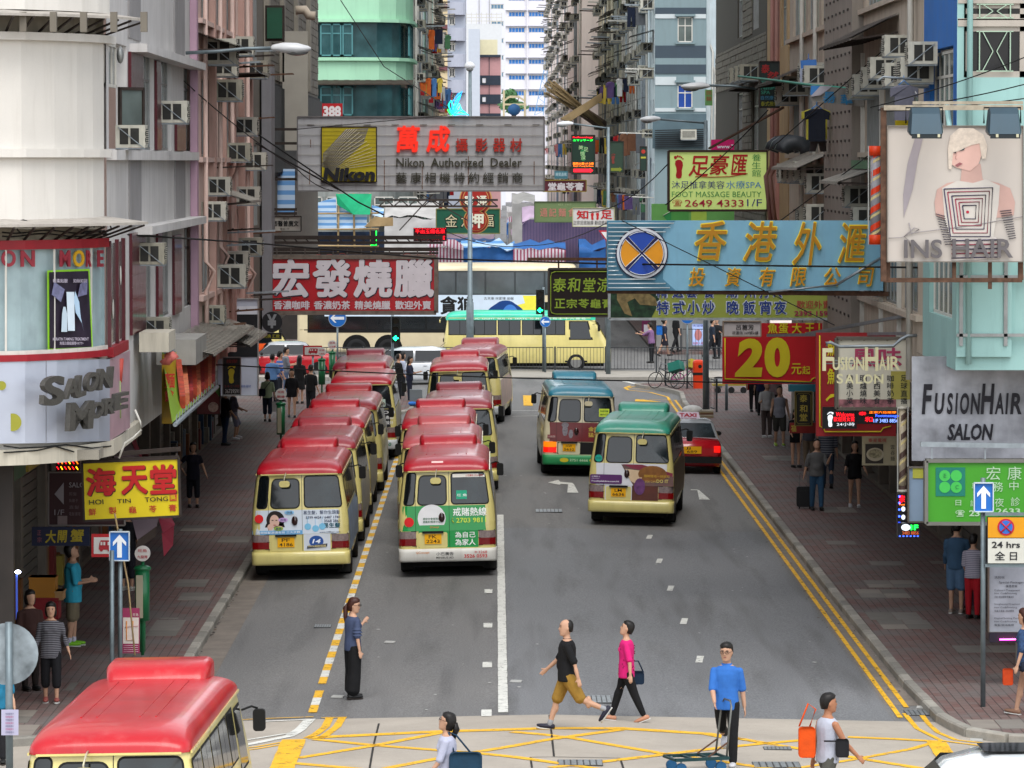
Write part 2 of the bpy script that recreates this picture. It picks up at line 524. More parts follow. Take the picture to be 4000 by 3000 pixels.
KR=[(60,68.4),(14,68.4),(8.6,68.45),(7.7,68.75),(7.15,69.6),(6.95,71.2),(6.85,76),(6.8,90),(6.8,165),(6.95,171.5),(6.5,174.3),(5.7,176.3),(5.4,177.6),(5.8,178.6),(8,179.4),(60,179.4)]
KM=[(-14,183.2),(14,183.2),(14.3,184),(14.3,188),(14,188.7),(-14,188.7)]
KF=[(-60,208),(-4.6,208),(-4.2,209),(-4.2,600)]
KG=[(60,208),(7.6,208),(7.2,209),(7.2,600)]
def slab(name,poly,mat):
 b=MB();n=len(poly)
 b.add([(x,y,PAVE)for x,y in poly]+[(x,y,-0.4)for x,y in poly],[tuple(range(n))]+[(i,n+i,n+(i+1)%n,(i+1)%n)for i in range(n)])
 o=b.build(name,mat,kind='structure')
 return o
slab('pavement_left',[(-60,68)]+KL+[],PAVM)
slab('pavement_right',KR,PAVM)
slab('median',KM,mt('median_concrete','#9b968d',0.85,var=0.15,fine=0.1))
slab('far_pavement_left',[(-60,600)]+KF,PAVM)
slab('far_pavement_right',[(60,600)]+KG,PAVM)
kst=[mt('kerb_granite_%d'%i,c,0.8,var=0.15,scale=6,fine=0.1)for i,c in enumerate(('#8b877f','#7d7a73','#98948b'))]
def kerb(name,line,ymax=172):
 root=bpy.data.objects.new(name,None);COL.objects.link(root);root['kind']='structure'
 P=[Vector((*p,0))for p in line]
 L=0.92
 seg=0;pos=P[0].copy();pts=[pos.copy()]
 while seg<len(P)-1:
  need=L
  while seg<len(P)-1 and(P[seg+1]-pos).length<need:
   need-=(P[seg+1]-pos).length;pos=P[seg+1].copy();seg+=1
  if seg>=len(P)-1:break
  pos=pos+(P[seg+1]-pos).normalized()*need
  pts.append(pos.copy())
 first=None
 stuff=MB()
 for a,c in zip(pts[:-1],pts[1:]):
  d=(c-a);ln=d.length;d.normalize()
  nrm=Vector((-d.y,d.x,0))
  M=Matrix(((d.x,nrm.x,0,a.x),(d.y,nrm.y,0,a.y),(0,0,1,0),(0,0,0,1)))
  h=rnd.uniform(-.004,.004)
  if a.y>ymax or abs(a.x)>14:
   stuff.box(0.008,ln-0.008,-0.10,0.06,-0.3,PAVE+0.012+h,0,M)
   continue
  b=MB()
  pr=[(-0.10,-0.3),(0.06,-0.3),(0.06,PAVE+0.012+h),(-0.075,PAVE+0.012+h),(-0.10,PAVE-0.015+h)]
  g=0.009
  b.prism([M@Vector((g,u,w))for u,w in pr],(M@Vector((ln-g,0,0)))-(M@Vector((g,0,0))))
  b.build('kerbstone',kst[rnd.randrange(3)],root)
 if stuff.v:stuff.build('kerbstone',kst[0],root,kind='stuff')
kerb('kerb_left',KL);kerb('kerb_right',KR[::-1]);kerb('kerb_median',KM+[KM[0]],100)
grey_slab=[mt('grey_slab_%d'%i,c,0.75,var=0.12,scale=3,fine=0.06)for i,c in enumerate(('#77726c','#6d6963','#827b73'))]
def patch(px0,py0,px1,py1):
 a,c=PG(px0,py1),PG(px1,py0)
 nx=max(1,round((c.x-a.x)/0.55));ny=max(1,round((c.y-a.y)/0.9))
 par=bpy.data.objects['pavement_left'if a.x<0 else 'pavement_right']
 for i in range(nx):
  for j in range(ny):
   x0=a.x+(c.x-a.x)*i/nx;x1=a.x+(c.x-a.x)*(i+1)/nx
   y0=a.y+(c.y-a.y)*j/ny;y1=a.y+(c.y-a.y)*(j+1)/ny
   MB().box(x0+.01,x1-.01,y0+.01,y1-.01,PAVE-.02,PAVE+.007).build('slab',grey_slab[rnd.randrange(3)],par)
for q in((700,2055,850,2078),(845,2098,985,2122),(675,2266,820,2295),(690,2318,840,2348),(565,2425,730,2488),(250,2670,310,2700),(0,2778,150,2828),(0,2835,160,2880),(620,2416,700,2420),(3220,1983,3330,2005),(3235,2115,3335,2130),(3405,2195,3520,2212),(3395,2270,3570,2298),(3365,2305,3530,2338),(3400,2395,3580,2425),(3450,2425,3620,2460),(3740,2525,3990,2552),(2990,1782,3090,1802),(3640,2195,3710,2205),(3800,2815,3990,2850)):
 patch(*q)
RUB=mt('black_rubber','#141414',0.75,var=0.1)
TYRE=mt('tyre_rubber','#1b1b1c',0.85,var=0.2,scale=10)
GLS=mt('vehicle_glass','#0c1114',0.05,var=0.0,spec=.5)
GLSB=mt('vehicle_glass_blue','#1a2428',0.05,var=0.8,scale=2.2,spec=.5)  # strong noise patches paint reflections of buildings into the glass colour
CHR=mt('chrome','#c8c8c8',0.2,1.0,var=0)
RIM=mt('wheel_rim','#8c8c8a',0.45,0.6,scale=8)
LAMPR=mt('red_lamp','#52060c',0.15,var=0.3,scale=20,coat=.6,emit='#ff1010',estr=0.03)
LAMPRL=mt('lit_red_lamp','#a00812',0.2,var=0,coat=1,emit='#ff1408',estr=.5)
LAMPC=mt('clear_lamp','#857674',0.12,var=0.3,scale=20,coat=.6)
LAMPO=mt('lit_orange_lamp','#ff8a10',0.2,var=0,emit='#ff7a10',estr=.3)
CREAM=mt('cream_paint','#d2c57e',0.28,var=0.10,scale=1.5,coat=0.5,streak=0.12)
CREAM2=mt('pale_cream_paint','#d8cfae',0.3,var=0.10,scale=1.5,coat=0.5,streak=0.12)
DARK=mt('underbody','#0c0c0c',0.9,var=0)
def roof_mat(k,c):
 return mt('roof_'+k,c,0.34,var=0.14,scale=1.3,coat=0.3,streak=0.1,dirt_or_fold='#c9a9a0')
ROOFS={'red':roof_mat('red','#a80f22'),'scarlet':roof_mat('scarlet','#b0141f'),'dull':roof_mat('dull','#96303a'),'pink':roof_mat('pink','#b04a4e'),'maroon':roof_mat('maroon','#7c1f2e'),'green':roof_mat('green','#2f8f78'),'teal':roof_mat('teal','#2f7f96'),'mint':roof_mat('mint','#38c2a0')}
for k in('green','teal','mint'):
 pass
_WH={}
def wheel(parent,x,y,r=0.38,w=0.24,name='wheel'):
 key=(r,w)
 if key not in _WH:
  b=MB()
  n=20
  prof=[(r*.62,-w/2),(r*.93,-w/2),(r,-w/3),(r,w/3),(r*.93,w/2),(r*.62,w/2)]
  b.rings([[(q[1],q[0]*cos(2*pi*j/n),q[0]*sin(2*pi*j/n))for j in range(n)]for q in prof],False)
  o1=b.build('tyre',TYRE,base=False)
  b=MB()
  prof=[(r*.62,-w/2+.01),(r*.5,-w/2+.05),(r*.2,-w/2+.02),(r*.2,w/2-.02),(r*.5,w/2-.05),(r*.62,w/2-.01)]
  b.rings([[(q[1],q[0]*cos(2*pi*j/n),q[0]*sin(2*pi*j/n))for j in range(n)]for q in prof],True)
  o2=b.build('rim',RIM,base=False)
  _WH[key]=(o1.data,o2.data)
  bpy.data.objects.remove(o1);bpy.data.objects.remove(o2)
 wh=bpy.data.objects.new(name,_WH[key][0]);COL.objects.link(wh);wh.parent=parent;wh.location=(x,y,r)
 rm=bpy.data.objects.new('rim',_WH[key][1]);COL.objects.link(rm);rm.parent=wh
def rrect(x0,x1,z0,z1,r,n=4,rs=None):
 pts=[]
 rs=rs or(r,r,r,r)
 for(cx,cz,a0),q in zip(((x1,z0,-90),(x1,z1,0),(x0,z1,90),(x0,z0,180)),rs):
  sx=-1 if cx==x1 else 1;sz=1 if cz==z0 else-1
  for i in range(n+1):
   a=radians(a0+90*i/n)
   pts.append((cx+sx*q+q*cos(a),cz+sz*q+q*sin(a)))
 return pts
WZ=[(0.34,0.97),(0.5,1.005),(0.9,1.015),(1.25,1.005),(1.48,0.985),(2.0,0.915),(2.22,0.885)]
def bw(z):
 for(a,u),(c,v)in zip(WZ[:-1],WZ[1:]):
  if z<=c:return u+(v-u)*(z-a)/(c-a)
 return WZ[-1][1]
def ry(z):
 return 0.0 if z<1.0 else 0.11*(z-1.0)**1.3
def fy(z,L):
 return L-(0.0 if z<0.9 else 0.52*(z-0.9)**1.25)
PANELS={}
def minibus(name_label,roof='red',L=6.95,body=None,ad=None,bumper=None,group=None,plate=None,detail=True,brake=False,wing=True,sidemat=None,mirx=-0.3,rearwin=True):
 body=body or CREAM
 rm=ROOFS[roof]
 t=thing('minibus',name_label,'minibus',group=group)
 b=MB();rs=[]
 for z in(0.34,0.5,0.7,0.9,1.1,1.25,1.48,1.7,2.0,2.22):
  w=bw(z)
  r0=0.16
  rs.append([(x,y,z)for x,y in rrect(-w,w,ry(z),fy(z,L),0.16,4,(r0,0.3,0.3,r0))])
 b.rings(rs,False)
 b.add(rs[0],[tuple(reversed(range(len(rs[0]))))])
 b.build('body',body,t)
 if sidemat:
  b=MB()
  for s in(1,-1):
   for z0,z1 in((0.55,0.9),(0.9,1.25),(1.25,1.44)):
    b.quad((s*(bw(z0)+.004),.18,z0),(s*(bw(z0)+.004),L-.8,z0),(s*(bw(z1)+.004),L-.8,z1),(s*(bw(z1)+.004),.18,z1))
  b.build('side_panel',sidemat,t)
 b=MB();nx,ny=36,44
 vs=[]
 for j in range(ny+1):
  v=-1+2*j/ny
  vv=sin(v*pi/2)
  for i in range(nx+1):
   u=-1+2*i/nx
   uu=sin(u*pi/2)
   cx=(1-abs(uu)**4.2)**(1/3.2)if abs(uu)<1 else 0
   yy=0.10+(vv+1)/2*(fy(2.22,L)-0.10)
   e=(1-abs(vv)**8)**(1/2.6)if abs(vv)<1 else 0
   hgt=0.30*cx*e*(1.0-0.12*(vv+1)/2)
   w=0.895
   rr_=0.16
   lim=w
   dy=min(yy-0.10,fy(2.22,L)-yy)
   if dy<rr_:lim=w-rr_+sqrt(max(0,rr_**2-(rr_-dy)**2))
   vs.append((uu*lim,yy,2.205+hgt))
 fs=[(j*(nx+1)+i,j*(nx+1)+i+1,(j+1)*(nx+1)+i+1,(j+1)*(nx+1)+i)for j in range(ny)for i in range(nx)]
 b.add(vs,fs,0,True)
 ro=b.build('roof',rm,t)
 b=MB()
 for x in(-0.42,-0.24,0.24,0.42):
  b.bar((x,1.1,2.492),(x,4.8,2.476),.02,.02)
 b.build('roof_rib',rm,ro)
 b=MB()
 for s in(1,-1):b.bar((s*.9,.2,2.205),(s*.9,L-.85,2.205),.02,.03)
 b.bar((-.8,.085,2.205),(.8,.085,2.205),.02,.025)
 b.build('drip_rail',body,t)
 b=MB();rs=[]
 for yy,h,w in((5.05,.02,.55),(5.15,.17,.6),(5.4,.24,.63),(5.9,.25,.63),(6.2,.14,.6),(6.35,.0,.55)):
  rs.append([(x,yy,z)for x,z in rrect(-w,w,2.34,2.40+h,min(.09,(.06+h)/2.05),4)])
 b.rings(rs,True)
 b.build('air_conditioning_pod',rm,t)
 wins=[(-0.90,-0.70,1.52,2.16,.05),(-0.60,-0.02,1.52,2.10,.09),(0.11,0.865,1.53,2.15,.06)]
 for x0,x1,z0,z1,r in wins:
  if x0<-.8:x0=-.885
  def pt(x,z,o):
   w=bw(z)
   xx=x*(w/0.98)if abs(x)>.5 else x
   d=max(0,abs(xx)-(w-.16))
   yy=ry(z)+(0.16-sqrt(max(0,.16**2-min(d,.16)**2)))if d>0 else ry(z)
   return(xx,yy-o,z)
  fr=MB()
  g=.025
  outer=rrect(x0-g,x1+g,z0-g,z1+g,r+g)
  inner=rrect(x0,x1,z0,z1,r)
  n=len(outer)
  fr.add([pt(x,z,.004)for x,z in outer]+[pt(x,z,.012)for x,z in inner],[(i,(i+1)%n,n+(i+1)%n,n+i)for i in range(n)])
  w_=fr.build('rear_window',RUB,t)
  cx,cz=(x0+x1)/2,(z0+z1)/2
  gb=MB();gb.add([pt(cx,cz,.009)]+[pt(x,z,.009)for x,z in inner],[(0,1+i,1+(i+1)%n)for i in range(n)],0,True)
  gb.build('glass',GLSB if x0>0 else GLS,w_)
 b=MB()
 for x in(-.655,.045):
  for z0,z1 in((.62,1.0),(1.0,1.5),(1.5,2.19)):
   b.bar((x,ry(z0)-.001,z0),(x,ry(z1)-.001,z1),.012,.008,up=(1,0,0))
 b.build('door_seam',RUB,t)
 for s in(1,-1):
  for k,(y0,y1)in enumerate(((.2,1.15),(1.2,2.2),(2.25,3.2),(3.25,4.2),(4.25,5.05))):
   if s<0 and k==4:continue
   z0,z1=1.5,2.13
   f=lambda y,z,o:(s*(bw(z)+o),y,z)
   fr=MB();fr.quad(f(y0,z0,.004),f(y1,z0,.004),f(y1,z1,.004),f(y0,z1,.004))
   w_=fr.build('side_window',RUB,t)
   m_=(y0+y1)/2
   gb=MB()
   for a,c in((y0+.03,m_-.012),(m_+.012,y1-.03)):
    gb.quad(f(a,z0+.03,.008),f(c,z0+.03,.008),f(c,z1-.03,.008),f(a,z1-.03,.008))
   gb.build('glass',GLS,w_)
  fr=MB();f=lambda y,z,o:(s*(bw(z)+o),y,z)
  fr.poly([f(L-1.75,1.3,.004),f(L-.75,1.3,.004),f(L-.95,2.08,.004),f(L-1.75,2.08,.004)])
  w_=fr.build('cab_window',RUB,t)
  gb=MB();gb.poly([f(L-1.7,1.34,.008),f(L-.82,1.34,.008),f(L-1.0,2.04,.008),f(L-1.7,2.04,.008)])
  gb.build('glass',GLS,w_)
 b=MB()
 b.poly([(x,fy(1.25+v*.85,L)+.01,1.25+v*.85)for x,v in((-.9,0),(.9,0),(.8,1),(-.8,1))])
 b.build('windscreen',GLS,t)
 for s in(1,-1):
  b=MB()
  def lp(x,z,o=.012):
   w=bw(z);d=max(0,x-(w-.16))
   yy=(0.16-sqrt(max(0,.16**2-min(d,.16)**2)))if d>0 else 0
   return(s*x,yy-o,z)
  def patchl(z0,z1,mi):
   xs=(.65,.78,.88,.95,.99,1.005)
   for a,c in zip(xs[:-1],xs[1:]):
    q=[lp(a,z0),lp(c,z0),lp(c,z1),lp(a,z1)]
    b.quad(*(q if s>0 else q[::-1]),mi)
   q=[lp(.65,z0),lp(.65,z1),lp(.65,z1,0),lp(.65,z0,0)]
   b.quad(*q,mi)
  patchl(.665,.81,0);patchl(.81,.96,1)
  b.build('tail_lamp',[LAMPRL if brake else LAMPR,LAMPO if(brake==2 and s<0)else LAMPC],t)
  b=MB()
  for z in(.66,.812,.965):b.bar(lp(.64,z,.016),lp(.99,z,.016),.012,.014,up=(0,1,0))
  b.build('lamp_surround',RUB,t)
 MB().ball((-.11,-.012,1.25),(.065,.03,.1),14,8).build('rear_fog_lamp',mt('dark_lamp','#2a0d0d',0.2,coat=1),t)
 b=MB()
 b.prism([(x,-.006,z)for x,z in rrect(-.60,.0,.62,.94,.04)],(0,.006,0))
 rc=b.build('plate_recess',body,t)
 b=MB();b.box(-.52,-.08,-.05,-.006,.925,.965);b.build('plate_lamp',RUB,rc)
 pl=MB().box(-.475,-.125,-.022,-.008,.70,.905).build('number_plate',mt('yellow_plate','#e8a800',0.5,var=0.05),t)
 if plate:
  b=MB()
  b.text(plate[0],(-.39,-.0235,.815),(.17,0,0),(0,0,.07),.012)
  b.text(plate[1],(-.44,-.0235,.72),(.28,0,0),(0,0,.07),.012)
  b.build('lettering',mt('plate_black','#0c0c0c',.6,var=0),pl)
 b=MB();rs=[]
 bm=bumper or body
 for z,o in((.33,.03),(.37,.055),(.52,.06),(.585,.05),(.60,.02)):
  w=bw(.6)+.015
  rs.append([(x,y,z)for x,y in rrect(-w,w,-o,.45,.14,4)])
 b.rings(rs,True);bp_=b.build('bumper',bm,t)
 if wing:
  b=MB();b.tube([(mirx+.02,.12,2.24),(mirx+.02,-.08,2.22),(mirx,-.16,2.12),(mirx,-.16,2.06)],.012,6)
  mm=b.build('rear_mirror',mt('mirror_arm','#b9b49c',.4,.4),t)
  MB().prism([(x,-.19,z)for x,z in rrect(mirx-.11,mirx+.11,1.96,2.09,.055)],(0,.05,0)).build('mirror_head',body,mm)
 for s in(1,-1):
  b=MB();b.tube([(s*.93,L-.75,1.95),(s*1.03,L-.55,1.97),(s*1.1,L-.5,1.94)],.014,6)
  mm=b.build('wing_mirror',RUB,t)
  MB().prism([(x,L-.56,z)for x,z in rrect(s*1.12-.075,s*1.12+.075,1.66,1.93,.04)],(0,.1,0)).build('mirror_head',RUB,mm)
 MB().box(-.85,.85,.3,L-.3,.2,.36).build('chassis',DARK,t)
 for y in(1.55,L-1.55+.1):
  for s in(1,-1):
   b=MB();n=10
   b.add([(s*(bw(.4)+.006),y,.37)]+[(s*(bw(.4)+.009),y+.47*cos(pi*j/n),.37+.47*sin(pi*j/n))for j in range(n+1)],[(0,1+j,2+j)for j in range(n)])
   b.build('wheel_arch',DARK,t)
   wheel(t,s*.88,y,.37,.26)
 b=MB()
 for s in(1,-1):b.quad((s*.72,1.0,.08),(s*.99,1.0,.08),(s*.99,1.0,.4),(s*.72,1.0,.4))
 b.build('mud_flap',RUB,t)
 if ad:ad(t)
 return t
def rp(b,x0,x1,z0,z1,mi=0,o=.006,n=4):
 xs=[x0+(x1-x0)*i/n for i in range(n+1)]
 def P(x,z):
  w=bw(z);d=max(0,abs(x)-(w-.16))
  x=max(-w,min(w,x));
  yy=ry(z)+((.16-sqrt(max(0,.16**2-min(d,.16)**2)))if d>0 else 0)
  return(x,yy-o,z)
 b.add([P(x,z)for z in(z0,z1)for x in xs],[(i,i+1,n+2+i,n+1+i)for i in range(n)],mi)
def rtext(t,s,x0,x1,z0,z1,col,bold=0.0,o=.011,em=None,shear=0.0):
 yy=ry(z0)-o
 b=MB();b.text(s,(x0,yy,z0),(x1-x0,0,0),(0,ry(z1)-ry(z0),z1-z0),bold,shear=shear)
 return b.build('lettering',flat(col,.5),t)
def disc(b,c,r,axis='y',n=20,rz=None,mi=0):
 rz=rz or r
 if axis=='y':b.poly([(c[0]+r*cos(2*pi*j/n),c[1],c[2]+rz*sin(2*pi*j/n))for j in range(n)],mi)
def ad_green(t):
 b=MB();rp(b,-1.0,-.65,.97,1.49);rp(b,-.65,1.0,.97,1.49,n=8);rp(b,-.6,.64,.62,.97,n=4,o=.003)
 p=b.build('advert_panel',mt('advert_green','#1d9247',.35,var=.05,coat=.3),t)
 b=MB();disc(b,(-.32,ry(1.25)-.014,1.23),.29,n=32);b.build('round_label',flat('#e8e8ea',.4),p)
 rtext(p,'ZioN',-.5,-.17,1.35,1.46,'#1d8a44',.03,.016,shear=.3)
 rtext(p,'錫安社會服務處',-.5,-.14,1.2,1.245,'#2c6b45',.01,.016)
 rtext(p,'勗勵軒輔導中心',-.5,-.14,1.14,1.185,'#2c6b45',.01,.016)
 rtext(p,'QConcept',-.36,-.17,1.02,1.07,'#d08038',.01,.016)
 rtext(p,'戒賭熱線',.13,.82,1.27,1.44,'#eef2ee',.02)
 rtext(p,'2703 9811',.19,.81,1.13,1.23,'#c9e04a',.012)
 b=MB();b.tube([(.12,ry(1.2)-.012,1.23),(.1,ry(1.2)-.012,1.18),(.14,ry(1.2)-.012,1.13)],.012,5);b.build('phone_symbol',flat('#c9e04a',.4),p)
 rtext(p,'為自己',.16,.58,.82,.94,'#eef2ee',.02)
 rtext(p,'為家人',.16,.58,.66,.79,'#eef2ee',.02)
 b=MB();disc(b,(-.62-.17,ry(1.2)-.03,1.16),.1,n=24);b.build('red_sticker',flat('#d81f22',.4),t)
 rtext(t,'QConcept',-.66,-.38,.49,.55,'#c77b3a',.015,.064)
 rtext(t,'小巴廣告',-.24,.12,.46,.53,'#333333',.01,.064)
 rtext(t,'MINIBUS AD',-.24,.12,.395,.435,'#222222',.01,.064)
 rtext(t,'3526 0593',.34,.82,.4,.475,'#c0282c',.02,.064)
 rtext(t,'＊3268',.55,.82,.49,.55,'#c0282c',.01,.064)
 b=MB();rp(b,.2,.42,1.62,1.8,o=.012);g=b.build('route_card',flat('#15a07a',.4),t);rtext(g,'旺 角',.22,.41,1.67,1.73,'#eaf5ef',.01,.017)
 b=MB();rp(b,.13,.8,2.07,2.14,o=.012);g=b.build('top_strip',flat('#e6e2da',.4),t);rtext(g,'小巴廣告 3526 0593',.4,.76,2.085,2.125,'#c0282c',.01,.017)
 b=MB();b.quad((-.3,.16,2.3),(-.06,.16,2.3),(-.06,.215,2.41),(-.3,.215,2.41));b.build('roof_sticker',flat('#e8c8c4',.4),t)
def ad_hair(t):
 b=MB();rp(b,-1.0,-.65,.97,1.47,n=4);rp(b,-.65,1.0,.97,1.47,n=8)
 p=b.build('advert_panel',mt('advert_white','#c8d2de',.35,var=.05,coat=.3),t)
 b=MB();rp(b,-1.0,.05,.965,1.05,o=.009,n=6);b.build('blue_band',flat('#69a8d8',.4),p)
 rtext(p,'各類掉髮適通有效 三大步驟',-.9,0,.985,1.035,'#e8f0f8',.01,.014)
 yy=ry(1.25)-.012
 b=MB()
 b.poly([(-.52+.2*cos(a)*(1 if cos(a)>0 else.9),yy,1.27+.19*sin(a))for a in[2*pi*j/18 for j in range(18)]])
 b.poly([(-.7,yy,1.2),(-.34,yy,1.2),(-.3,yy,1.06),(-.76,yy,1.06)])
 h=b.build('portrait_hair',flat('#241c1c',.5),p)
 b=MB();disc(b,(-.53,yy-.004,1.24),.1,rz=.14);disc(b,(-.62,yy-.005,1.12),.06,rz=.07);disc(b,(-.45,yy-.004,1.1),.1,rz=.05)
 f=b.build('portrait_face',flat('#d9b3a2',.5),h)
 b=MB();disc(b,(-.57,yy-.008,1.265),.022,rz=.01,n=10);disc(b,(-.49,yy-.008,1.265),.022,rz=.01,n=10);b.build('portrait_eyes',flat('#2a2020',.5),h)
 b=MB();disc(b,(-.53,yy-.008,1.165),.03,rz=.01,n=10);b.build('portrait_lips',flat('#b05050',.5),h)
 for s,x,z,c in(('保健',-.22,1.42,'#8cc0e8'),('改造',-.35,1.27,'#c9a0d8'),('重建',-.45,1.09,'#9ab84a')):
  b=MB();disc(b,(x,ry(z)-.02,z),.1,rz=.045);q=b.build('caption_blob',flat(c,.4),p)
  rtext(q,s,x-.06,x+.06,z-.025,z+.025,'#38506a',.005,.024)
 rtext(p,'易生髮，幫你生頭髮',.07,.83,1.37,1.45,'#3a4668',.008)
 rtext(p,'5399 4424 / 6487 1740',.12,.83,1.28,1.335,'#333a55',.015)
 rtext(p,'3568 2861',.5,.83,1.205,1.26,'#333a55',.015)
 rtext(p,'易生髮',.48,.83,1.09,1.19,'#1f5a6a',.03)
 rtext(p,'www.238hair.com',.4,.83,.985,1.02,'#333a55',.005)
 b=MB()
 for x,z in((.16,1.12),(.32,1.08),(.46,1.12)):
  disc(b,(x,ry(z)-.013,z),.07,n=14);b.bar((x,ry(z+.1)-.013,z+.05),(x,ry(z+.15)-.013,z+.2),.03,.004,up=(1,0,0))
 b.build('root_symbols',flat('#7cc0e4',.4),p)
 b=MB();rp(b,.07,.62,.62,.965,o=.004,n=4);q=b.build('lower_panel',flat('#cfd6e0',.4),t)
 b=MB();disc(b,(.33,-.012,.81),.15,rz=.12,n=24);e=b.build('emblem',flat('#23509a',.4),q)
 rtext(e,'14',.24,.42,.77,.86,'#e8eef8',.03,.018,shear=.2)
 b=MB();b.poly([(.13,-.017,.66),(.55,-.017,.7),(.56,-.017,.765),(.14,-.017,.72)]);b.build('ribbon',flat('#3a4050',.4),e)
 rtext(e,'100%退款保證',.16,.53,.69,.74,'#d8c890',.01,.022)
 b=MB();disc(b,(-.85,ry(1.3)-.03,1.3),.09,n=24);b.build('red_sticker',flat('#d81f22',.4),t)
def ad_libre(t):
 b=MB();rp(b,-1.0,1.0,.97,1.49,n=12);rp(b,-.62,.64,.62,.97,n=4,o=.003)
 p=b.build('advert_panel',mt('advert_white2','#cfd0d6',.35,var=.05,coat=.3),t)
 o=.01
 b=MB()
 yq=lambda z:ry(z)-o
 b.poly([(x,yq(z),z)for x,z in((-.25,1.47),(1.0,1.2),(1.0,.97),(.05,.97))][::1])
 rp(b,.05,1.0,.97,1.3,o=o,n=6);rp(b,.02,.64,.62,.97,o=o-.003)
 b.build('brown_field',mt('advert_brown','#5a2c20',.35,var=.35,scale=3,coat=.3),p)
 b=MB();b.poly([(x,ry(z)-.013,z)for x,z in((-.22,1.47),(.25,1.47),(.98,1.28),(.98,1.2),(0,1.38))]);b.build('red_band',flat('#7c1f38',.4),p)
 b=MB();b.poly([(x,ry(z)-.014,z)for x,z in((-.15,1.36),(.2,1.33),(.25,1.15),(.1,1.02),(-.02,1.08))]);b.build('cake_picture',flat('#cdb291',.4),p)
 b=MB();disc(b,(.5,ry(1.2)-.016,1.25),.34,n=24,rz=.2);b.build('bread_picture',mt('bread','#8a5a2c',.5,var=.3,scale=6),p)
 b=MB();disc(b,(.2,ry(1.0)-.02,.95),.13,n=16,rz=.2);b.build('purple_picture',mt('purpleflo','#6b3f72',.5,var=.4,scale=10),p)
 b=MB();b.prism([(x,ry(1.05)-.02,z)for x,z in rrect(-.98,-.22,1.0,1.22,.04)],(0,.012,0));q=b.build('purple_label',flat('#5a2a66',.4),p)
 rtext(q,'FreeStyleLibre.com.hk',-.94,-.28,1.03,1.08,'#e8e4f0',.015,.03)
 rtext(q,'訂購即上',-.94,-.74,1.155,1.195,'#e8e4f0',.01,.03);rtext(q,'Order Now at',-.94,-.76,1.115,1.135,'#e8e4f0',.005,.03)
 rtext(p,'隨時隨地一掃就知',.3,.9,1.17,1.235,'#c59a30',.01,.022)
 rtext(p,'YOU CAN',.32,.58,1.05,1.1,'#c9a552',.01,.022);rtext(p,'DO IT',.6,.88,1.05,1.13,'#d8c46a',.015,.022)
 b=MB();disc(b,(-.79,ry(1.6)-.02,1.6),.085,n=20);q=b.build('green_sticker',flat('#1aa894',.4),t);rtext(q,'乘客留意',-.85,-.73,1.585,1.62,'#0c4a40',.0,.026)
def ad_tiger(t):
 b=MB();rp(b,-1.0,1.0,.97,1.49,n=12)
 p=b.build('advert_panel',mt('advert_red','#6e1218',.35,var=.1,coat=.3),t)
 b=MB();rp(b,-.62,.64,.62,.955,n=4,o=.003);b.build('lower_panel',mt('advert_black','#161414',.4,var=.1),t)
 rtext(p,'金門',.22,.52,1.26,1.38,'#c9b04a',.02);rtext(p,'猛虎',.22,.52,1.1,1.22,'#c9b04a',.02)
 b=MB()
 for x,z,r,q in((-.42,1.28,.075,.17),(-.26,1.18,.06,.12)):disc(b,(x,ry(z)-.014,z),r,rz=q)
 disc(b,(-.42,ry(1.4)-.014,1.42),.1,rz=.07)
 b.build('statue_picture',mt('statue_grey','#8f8a92',.6,var=.4,scale=25),p)
 b=MB();b.prism([(x,-.012,z)for x,z in rrect(-.9,-.68,1.05,1.15,.01)],(0,.004,0));q=b.build('maker_label',flat('#8a3038',.4),p);rtext(q,'G.M.F 轎利投雪場',-.89,-.69,1.07,1.13,'#d8c8c4',.0,.022)
 rtext(t,'2751 6666',-.28,.22,.43,.5,'#c8e8c0',.01,.064)
 b=MB()
 for x in(-.43,.38):disc(b,(x,-.062,.465),.12,rz=.06)
 b.build('yellow_ovals',flat('#c8b828',.5),t)
 b=MB();rp(b,.5,.78,1.66,1.88,o=.012);q=b.build('notice',flat('#c4dc3c',.4),t);rtext(q,'招請司機',.53,.75,1.79,1.84,'#3a6a20',.01,.018);rtext(q,'6809-6925',.53,.75,1.70,1.75,'#3a5a20',.01,.018)
def ad_om(t):
 b=MB();rp(b,-1.0,1.0,.97,1.49,n=12);p=b.build('advert_panel',flat('#15151a',.4),t)
 rtext(p,'OM',.62,.96,1.36,1.44,'#e6e6e6',.01);rtext(p,'產品',.7,.92,1.2,1.3,'#e6e6e6',.01);rtext(p,'設計',.7,.92,1.05,1.15,'#e6e6e6',.01)
 rtext(t,'010',.6,.85,.42,.52,'#1f6a50',.03,.064,shear=.2)
 b=MB();rp(b,.3,.7,1.56,1.78,o=.012);q=b.build('route_card',flat('#a9bcb0',.4),t);rtext(q,'旺 角',.34,.68,1.6,1.7,'#5a1f20',.01,.018)
def ad_lime(t):
 b=MB();rp(b,-1.0,1.0,.97,1.49,n=12);rp(b,-.62,.64,.62,.97,n=4,o=.003);p=b.build('advert_panel',flat('#a9b455',.4),t)
 rtext(p,'中藥',.7,.9,1.2,1.28,'#3f6a48',.01);rtext(p,'專用',.7,.9,1.05,1.13,'#3f6a48',.01)
def ad_blue(t):
 b=MB();rp(b,-1.0,1.0,.97,1.49,n=12);b.build('advert_panel',flat('#2f6fa8',.4),t)
def ad_orange(t):
 b=MB();rp(b,-1.0,1.0,.62,1.6,n=12,o=.003);b.build('advert_panel',flat('#cf4020',.4),t)
